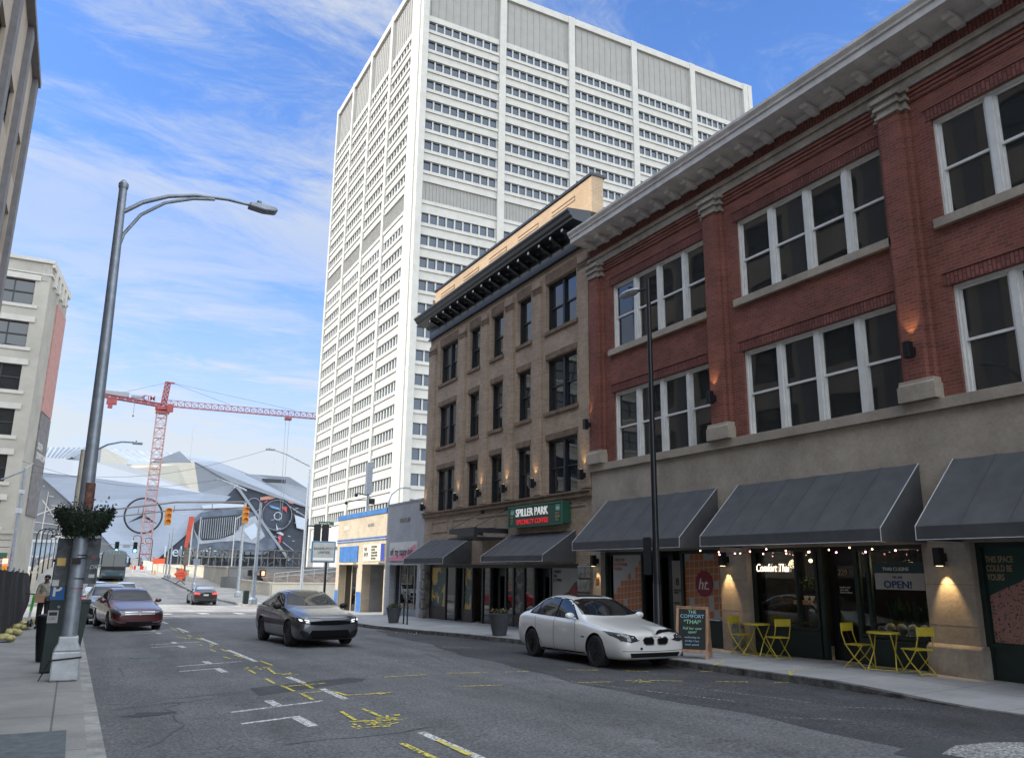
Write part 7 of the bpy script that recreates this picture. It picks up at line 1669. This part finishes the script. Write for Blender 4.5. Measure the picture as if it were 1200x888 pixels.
# a few cones and bags far off
for i, (x, y, m_, lab) in enumerate(((9.6,118,'works_orange','traffic cone nearest the orange works panel on the rise'),(8.4,150,'works_orange','traffic cone at the very top of the rise by the barrier wall'))):
    z = rz(y)+.1; b = MB(); b.lathe([(.22,z),(.22,z+.04),(.14,z+.05),(.03,z+.75)], (x,y,0), 12); tag(b.build('traffic_cone', bpy.data.materials[m_]), lab, 'cone')

# ---------------------------------------------------------------- scooter
sx, sy = -1.10, 32.4; g = fz(sy)
sc_ = empty('kick_scooter', (sx,sy,g), 'green and white electric kick scooter parked beside the fence end', 'scooter')
b = MB(); b.beam((sx,sy+.15,g+.16),(sx+.05,sy+.85,g+.16),.15,.06); b.build('deck', M['plastic'], sc_)
b = MB(); b.tube([(sx,sy,g+.16),(sx+.02,sy+.12,g+.60)], .035, 10); b.build('lower_stem', M['galv_light'], sc_)
b = MB(); b.tube([(sx+.02,sy+.12,g+.60),(sx+.06,sy+.20,g+1.12)], .045, 10); b.build('stem', mk('lime_green', (.04,.50,.05), .5, var=0), sc_)
b = MB(); b.tube([(sx-.22,sy+.16,g+1.16),(sx+.06,sy+.20,g+1.13),(sx+.34,sy+.16,g+1.16)], .02, 8); b.build('handlebar', M['plastic'], sc_)
for yy in (sy-.05, sy+.95):
    b = MB(); b.lathe([(.06,-.03),(.13,-.03),(.14,0),(.13,.03),(.06,.03)], (sx+(.05 if yy>sy else 0),yy,g+.145), 20, 'x'); b.build('wheel', M['rubber'], sc_, smooth='auto')
b = MB(); b.beam((sx-.02,sy-.12,g+.30),(sx-.02,sy+.08,g+.30),.08,.02); b.build('mudguard', M['galv_light'], sc_)

# ---------------------------------------------------------------- the person
def skin(name, verts, edges, radii, mat, parent, root=0, sub=2, local=True):
    me = bpy.data.meshes.new(name); me.from_pydata(verts, edges, []); o_ = bpy.data.objects.new(name, me); col.objects.link(o_)
    sk = o_.modifiers.new('skin', 'SKIN'); sl = me.skin_vertices[0].data if me.skin_vertices else None
    if sl is None:
        bm = bmesh.new(); bm.from_mesh(me); bm.verts.layers.skin.verify(); bm.to_mesh(me); bm.free(); sl = me.skin_vertices[0].data
    for i, r in enumerate(radii): sl[i].radius = r if isinstance(r, tuple) else (r, r); sl[i].use_root = (i == root)
    ss = o_.modifiers.new('sub', 'SUBSURF'); ss.levels = sub; ss.render_levels = sub
    dg = bpy.context.evaluated_depsgraph_get(); dg.update(); m2 = bpy.data.meshes.new_from_object(o_.evaluated_get(dg)); o_.modifiers.clear(); o_.data = m2
    m2.materials.clear(); m2.materials.append(mat)
    for p in m2.polygons: p.use_smooth = True
    o_.parent = parent; return o_
pe = empty('person', (0,0,0), 'person in a beige top and dark trousers holding a brown paper bag beside the scooter', 'person')
skm = mk('skin_brown', (.07,.038,.025), .6, var=0)
V = [(0,0,.98),(0,0,1.14),(0,0,1.34),(0,0,1.47),(0,-.015,1.56),(0,-.02,1.66),(0,-.01,1.73),
     (-.10,0,.92),(-.12,-.01,.50),(-.13,.02,.10),(-.13,-.14,.04),(.10,0,.92),(.12,-.03,.50),(.13,.0,.10),(.14,-.16,.04),
     (-.19,0,1.42),(-.25,.02,1.15),(-.20,-.20,1.06),(-.13,-.29,1.10),(.19,0,1.42),(.26,.03,1.14),(.22,-.14,1.0),(.18,-.25,.97)]
Ed = [(0,1),(1,2),(2,3),(3,4),(4,5),(5,6),(0,7),(7,8),(8,9),(9,10),(0,11),(11,12),(12,13),(13,14),(3,15),(15,16),(16,17),(17,18),(3,19),(19,20),(20,21),(21,22)]
Rd = [(.15,.11),(.15,.11),(.17,.12),(.10,.08),.055,(.085,.10),(.06,.07),.095,.068,.045,(.045,.03),.095,.068,.045,(.045,.03),.065,.048,.040,.028,.065,.048,.040,.028]
skin('body', V, Ed, Rd, skm, pe)
T = [(0,0,1.0),(0,0,1.14),(0,0,1.34),(0,0,1.46),(-.19,0,1.43),(-.25,.02,1.17),(-.235,-.05,1.12),(.19,0,1.43),(.26,.03,1.16),(.25,-.02,1.10)]
skin('shirt', T, [(0,1),(1,2),(2,3),(3,4),(4,5),(5,6),(3,7),(7,8),(8,9)], [(.17,.135),(.17,.13),(.19,.14),(.10,.09),.085,.066,.06,.085,.066,.06], mk('beige_shirt', (.36,.33,.28), .9, var=.3, scale=9, obj=True), pe)
T = [(0,0,1.0),(-.10,0,.92),(-.12,-.01,.50),(-.13,.02,.10),(.10,0,.92),(.12,-.03,.50),(.13,0,.10)]
skin('trousers', T, [(0,1),(1,2),(2,3),(0,4),(4,5),(5,6)], [(.165,.125),.115,.088,.075,.115,.088,.075], mk('dark_trousers', (.012,.012,.014), .9, var=0), pe)
for s, pt in ((-1,(-.13,-.29,1.10)),(1,(.18,-.25,.97))):
    for k in range(4):
        L_ = (.075,.085,.08,.065)[k]; x0 = pt[0]+(k-1.5)*.019; skin('finger', [(x0,pt[1]+.01,pt[2]-.01),(x0,pt[1]-.03,pt[2]-.02),(x0+.0,pt[1]-.05,pt[2]-.02-L_*.5)], [(0,1),(1,2)], [.0095,.009,.008], skm, pe, sub=1)
    skin('thumb', [(pt[0]-s*.02,pt[1]+.03,pt[2]),(pt[0]-s*.05,pt[1]+.0,pt[2]+.01),(pt[0]-s*.045,pt[1]-.035,pt[2]-.01)], [(0,1),(1,2)], [.011,.010,.008], skm, pe, sub=1)
b = MB(); b.ball((0,.01,1.70),(.098,.112,.085),14,10); b.build('hair', M['plastic'], pe, smooth=True, local=True)
b = MB(); b.ball((0,-.118,1.645),(.014,.02,.022),8,6); b.ball((-.092,0,1.64),(.012,.02,.03),8,6); b.ball((.092,0,1.64),(.012,.02,.03),8,6); b.build('nose_and_ears', skm, pe, smooth=True, local=True)
for s in (-1,1): b = MB(); b.ball((s*.034,-.108,1.665),(.013,.008,.008),8,6); b.build('eye', M['text_white'], pe, smooth=True, local=True)
b = MB(); b.ball((0,-.112,1.605),(.026,.008,.007),8,6); b.build('mouth', mk('lip', (.12,.04,.035), .6, var=0), pe, smooth=True, local=True)
for s in (-1,1): b = MB(); b.ball((s*.135,-.07,.045),(.052,.14,.05),12,8); b.build('shoe', M['plastic'], pe, smooth=True, local=True)
pe.location = (-.72, 32.6, fz(32.6)); pe.rotation_euler = (0,0,R(-14))
bg = MB(); bg.box(-1.02,-.72,32.13,32.29,fz(32)+.86,fz(32)+1.14); tag(bg.build('paper_bag', mk('brown_paper', (.30,.19,.12), .9, var=.1), bevel=.01), 'brown paper bag held by the person beside the scooter', 'bag')

b = MB(); random.seed(33)
for i in range(9):
    x = 10.75+random.uniform(-.35,.35); y = 27.3+random.uniform(-.9,.9); z = rs(x,y)+.008; a = random.uniform(0,PI); s = random.uniform(.03,.07)
    b.add([(x,y,z),(x+s*math.cos(a),y+s*math.sin(a),z+.004),(x+s*math.cos(a+1),y+s*math.sin(a+1),z+.03),(x-s*.3,y+s*.5,z+.015)],[(0,1,2,3)])
tag(b.build('litter', M['white_wood'], fix=False), 'scraps of white paper litter along the right gutter before the grey planters', 'litter', kind='stuff')
# ---------------------------------------------------------------- sky, sun, camera
SUN_EL = 35.0; sunv = Vector((-1, .20, 0)).normalized()
az = math.atan2(sunv.x, sunv.y)                                   # clockwise from +Y
w = bpy.data.worlds.new('World'); scene.world = w; w.use_nodes = True; nt = w.node_tree; nt.nodes.clear(); L = nt.links.new
out = N(nt, 'ShaderNodeOutputWorld'); bgd = N(nt, 'ShaderNodeBackground'); bgd.inputs['Strength'].default_value = .15
sky = N(nt, 'ShaderNodeTexSky'); sky.sky_type = 'NISHITA'; sky.sun_disc = False; sky.sun_elevation = R(SUN_EL); sky.sun_rotation = az; sky.air_density = 1.0; sky.dust_density = .6; sky.ozone_density = 2.2
tc = N(nt, 'ShaderNodeTexCoord'); sep = N(nt, 'ShaderNodeSeparateXYZ'); L(tc.outputs['Generated'], sep.inputs[0])
mz = N(nt, 'ShaderNodeMath', operation='MAXIMUM'); L(sep.outputs['Z'], mz.inputs[0]); mz.inputs[1].default_value = .0
az_ = N(nt, 'ShaderNodeMath', operation='ADD'); L(mz.outputs[0], az_.inputs[0]); az_.inputs[1].default_value = .16
dx = N(nt, 'ShaderNodeMath', operation='DIVIDE'); dy = N(nt, 'ShaderNodeMath', operation='DIVIDE'); L(sep.outputs['X'], dx.inputs[0]); L(az_.outputs[0], dx.inputs[1]); L(sep.outputs['Y'], dy.inputs[0]); L(az_.outputs[0], dy.inputs[1])
cb = N(nt, 'ShaderNodeCombineXYZ'); L(dx.outputs[0], cb.inputs[0]); L(dy.outputs[0], cb.inputs[1])
mp = N(nt, 'ShaderNodeMapping'); mp.inputs['Rotation'].default_value = (0, 0, R(-24)); mp.inputs['Scale'].default_value = (.75, 1.6, 1); mp.inputs['Location'].default_value = (3.1, 1.7, 0); L(cb.outputs[0], mp.inputs['Vector'])
wv = N(nt, 'ShaderNodeTexNoise', Scale=1.1, Detail=4); L(mp.outputs[0], wv.inputs['Vector'])
ma_ = N(nt, 'ShaderNodeVectorMath', operation='MULTIPLY_ADD'); ma_.inputs[1].default_value = (.9, .9, 0); L(wv.outputs['Color'], ma_.inputs[0]); L(mp.outputs[0], ma_.inputs[2])
n1 = N(nt, 'ShaderNodeTexNoise', Scale=1.15, Detail=14, Roughness=.70, Distortion=.25); L(ma_.outputs[0], n1.inputs['Vector'])
n2 = N(nt, 'ShaderNodeTexNoise', Scale=.55, Detail=3); L(mp.outputs[0], n2.inputs['Vector'])
r1 = N(nt, 'ShaderNodeMapRange', interpolation_type='SMOOTHSTEP'); r1.inputs[1].default_value = .41; r1.inputs[2].default_value = .63; L(n1.outputs['Fac'], r1.inputs[0])
r2 = N(nt, 'ShaderNodeMapRange'); r2.inputs[1].default_value = .32; r2.inputs[2].default_value = .62; r2.inputs[3].default_value = .40; r2.inputs[4].default_value = 1; L(n2.outputs['Fac'], r2.inputs[0])
lo = N(nt, 'ShaderNodeMapRange', interpolation_type='SMOOTHSTEP'); lo.inputs[1].default_value = .02; lo.inputs[2].default_value = .40; lo.inputs[3].default_value = .95; lo.inputs[4].default_value = 0; L(sep.outputs['Z'], lo.inputs[0])
mu = N(nt, 'ShaderNodeMath', operation='MULTIPLY'); L(r1.outputs[0], mu.inputs[0]); L(r2.outputs[0], mu.inputs[1])
ad = N(nt, 'ShaderNodeMath', operation='ADD'); ad.use_clamp = True; L(mu.outputs[0], ad.inputs[0]); L(lo.outputs[0], ad.inputs[1])
sc = N(nt, 'ShaderNodeMath', operation='MULTIPLY'); sc.inputs[1].default_value = .88; L(ad.outputs[0], sc.inputs[0])
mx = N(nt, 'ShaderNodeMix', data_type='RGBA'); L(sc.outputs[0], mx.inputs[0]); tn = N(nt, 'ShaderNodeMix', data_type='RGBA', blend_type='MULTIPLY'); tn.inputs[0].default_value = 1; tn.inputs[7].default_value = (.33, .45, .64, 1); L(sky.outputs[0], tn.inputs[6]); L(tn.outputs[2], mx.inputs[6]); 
# bright cloud added out of view behind camera and overhead to fill the shade
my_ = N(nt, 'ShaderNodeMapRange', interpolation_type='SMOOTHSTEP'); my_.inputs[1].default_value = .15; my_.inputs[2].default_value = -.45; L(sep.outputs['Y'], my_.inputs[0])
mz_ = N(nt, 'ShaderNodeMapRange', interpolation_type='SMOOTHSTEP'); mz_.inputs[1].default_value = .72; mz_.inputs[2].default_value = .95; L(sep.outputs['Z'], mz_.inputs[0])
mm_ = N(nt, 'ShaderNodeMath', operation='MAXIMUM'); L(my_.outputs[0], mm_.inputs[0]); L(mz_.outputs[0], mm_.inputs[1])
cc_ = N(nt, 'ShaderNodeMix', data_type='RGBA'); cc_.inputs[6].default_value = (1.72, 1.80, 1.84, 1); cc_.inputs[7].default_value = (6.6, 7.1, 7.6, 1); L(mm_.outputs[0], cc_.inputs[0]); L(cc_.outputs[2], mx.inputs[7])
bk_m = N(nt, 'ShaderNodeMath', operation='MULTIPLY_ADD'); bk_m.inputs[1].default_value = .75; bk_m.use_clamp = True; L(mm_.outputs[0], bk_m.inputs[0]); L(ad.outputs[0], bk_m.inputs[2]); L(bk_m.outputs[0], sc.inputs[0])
pass
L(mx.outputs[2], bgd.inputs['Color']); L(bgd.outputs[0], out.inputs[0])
sl = bpy.data.lights.new('sun', 'SUN'); sl.energy = 2.0; sl.angle = R(.6); sl.color = (1, .93, .82)
so = bpy.data.objects.new('sun', sl); col.objects.link(so)
sd = Vector((sunv.x*math.cos(R(SUN_EL)), sunv.y*math.cos(R(SUN_EL)), math.sin(R(SUN_EL)))); so.rotation_euler = (-sd).to_track_quat('-Z', 'Y').to_euler(); so.location = (0, 0, 60)

yaw, pit, rol = R(27.99355), R(13.50629), R(.68377)
fw = Vector((math.sin(yaw)*math.cos(pit), math.cos(yaw)*math.cos(pit), math.sin(pit))); r0 = Vector((math.cos(yaw), -math.sin(yaw), 0)); u0 = r0.cross(fw)
rr = math.cos(rol)*r0 + math.sin(rol)*u0; uu = -math.sin(rol)*r0 + math.cos(rol)*u0
cam = bpy.data.cameras.new('camera'); co = bpy.data.objects.new('camera', cam); col.objects.link(co)
cam.sensor_width = 36; cam.lens = 936.08*36/1200; cam.clip_start = .1; cam.clip_end = 9000
co.matrix_world = Matrix(((rr.x,uu.x,-fw.x,0),(rr.y,uu.y,-fw.y,0),(rr.z,uu.z,-fw.z,2),(0,0,0,1)))
scene.camera = co
scene.view_settings.view_transform = 'Standard'; scene.view_settings.look = 'None'; scene.view_settings.gamma = 1; scene.view_settings.exposure = 1.6
scene.render.engine = 'CYCLES'; scene.cycles.max_bounces = 6; scene.cycles.diffuse_bounces = 3; scene.cycles.glossy_bounces = 3; scene.cycles.transparent_max_bounces = 8; scene.cycles.use_denoising = True
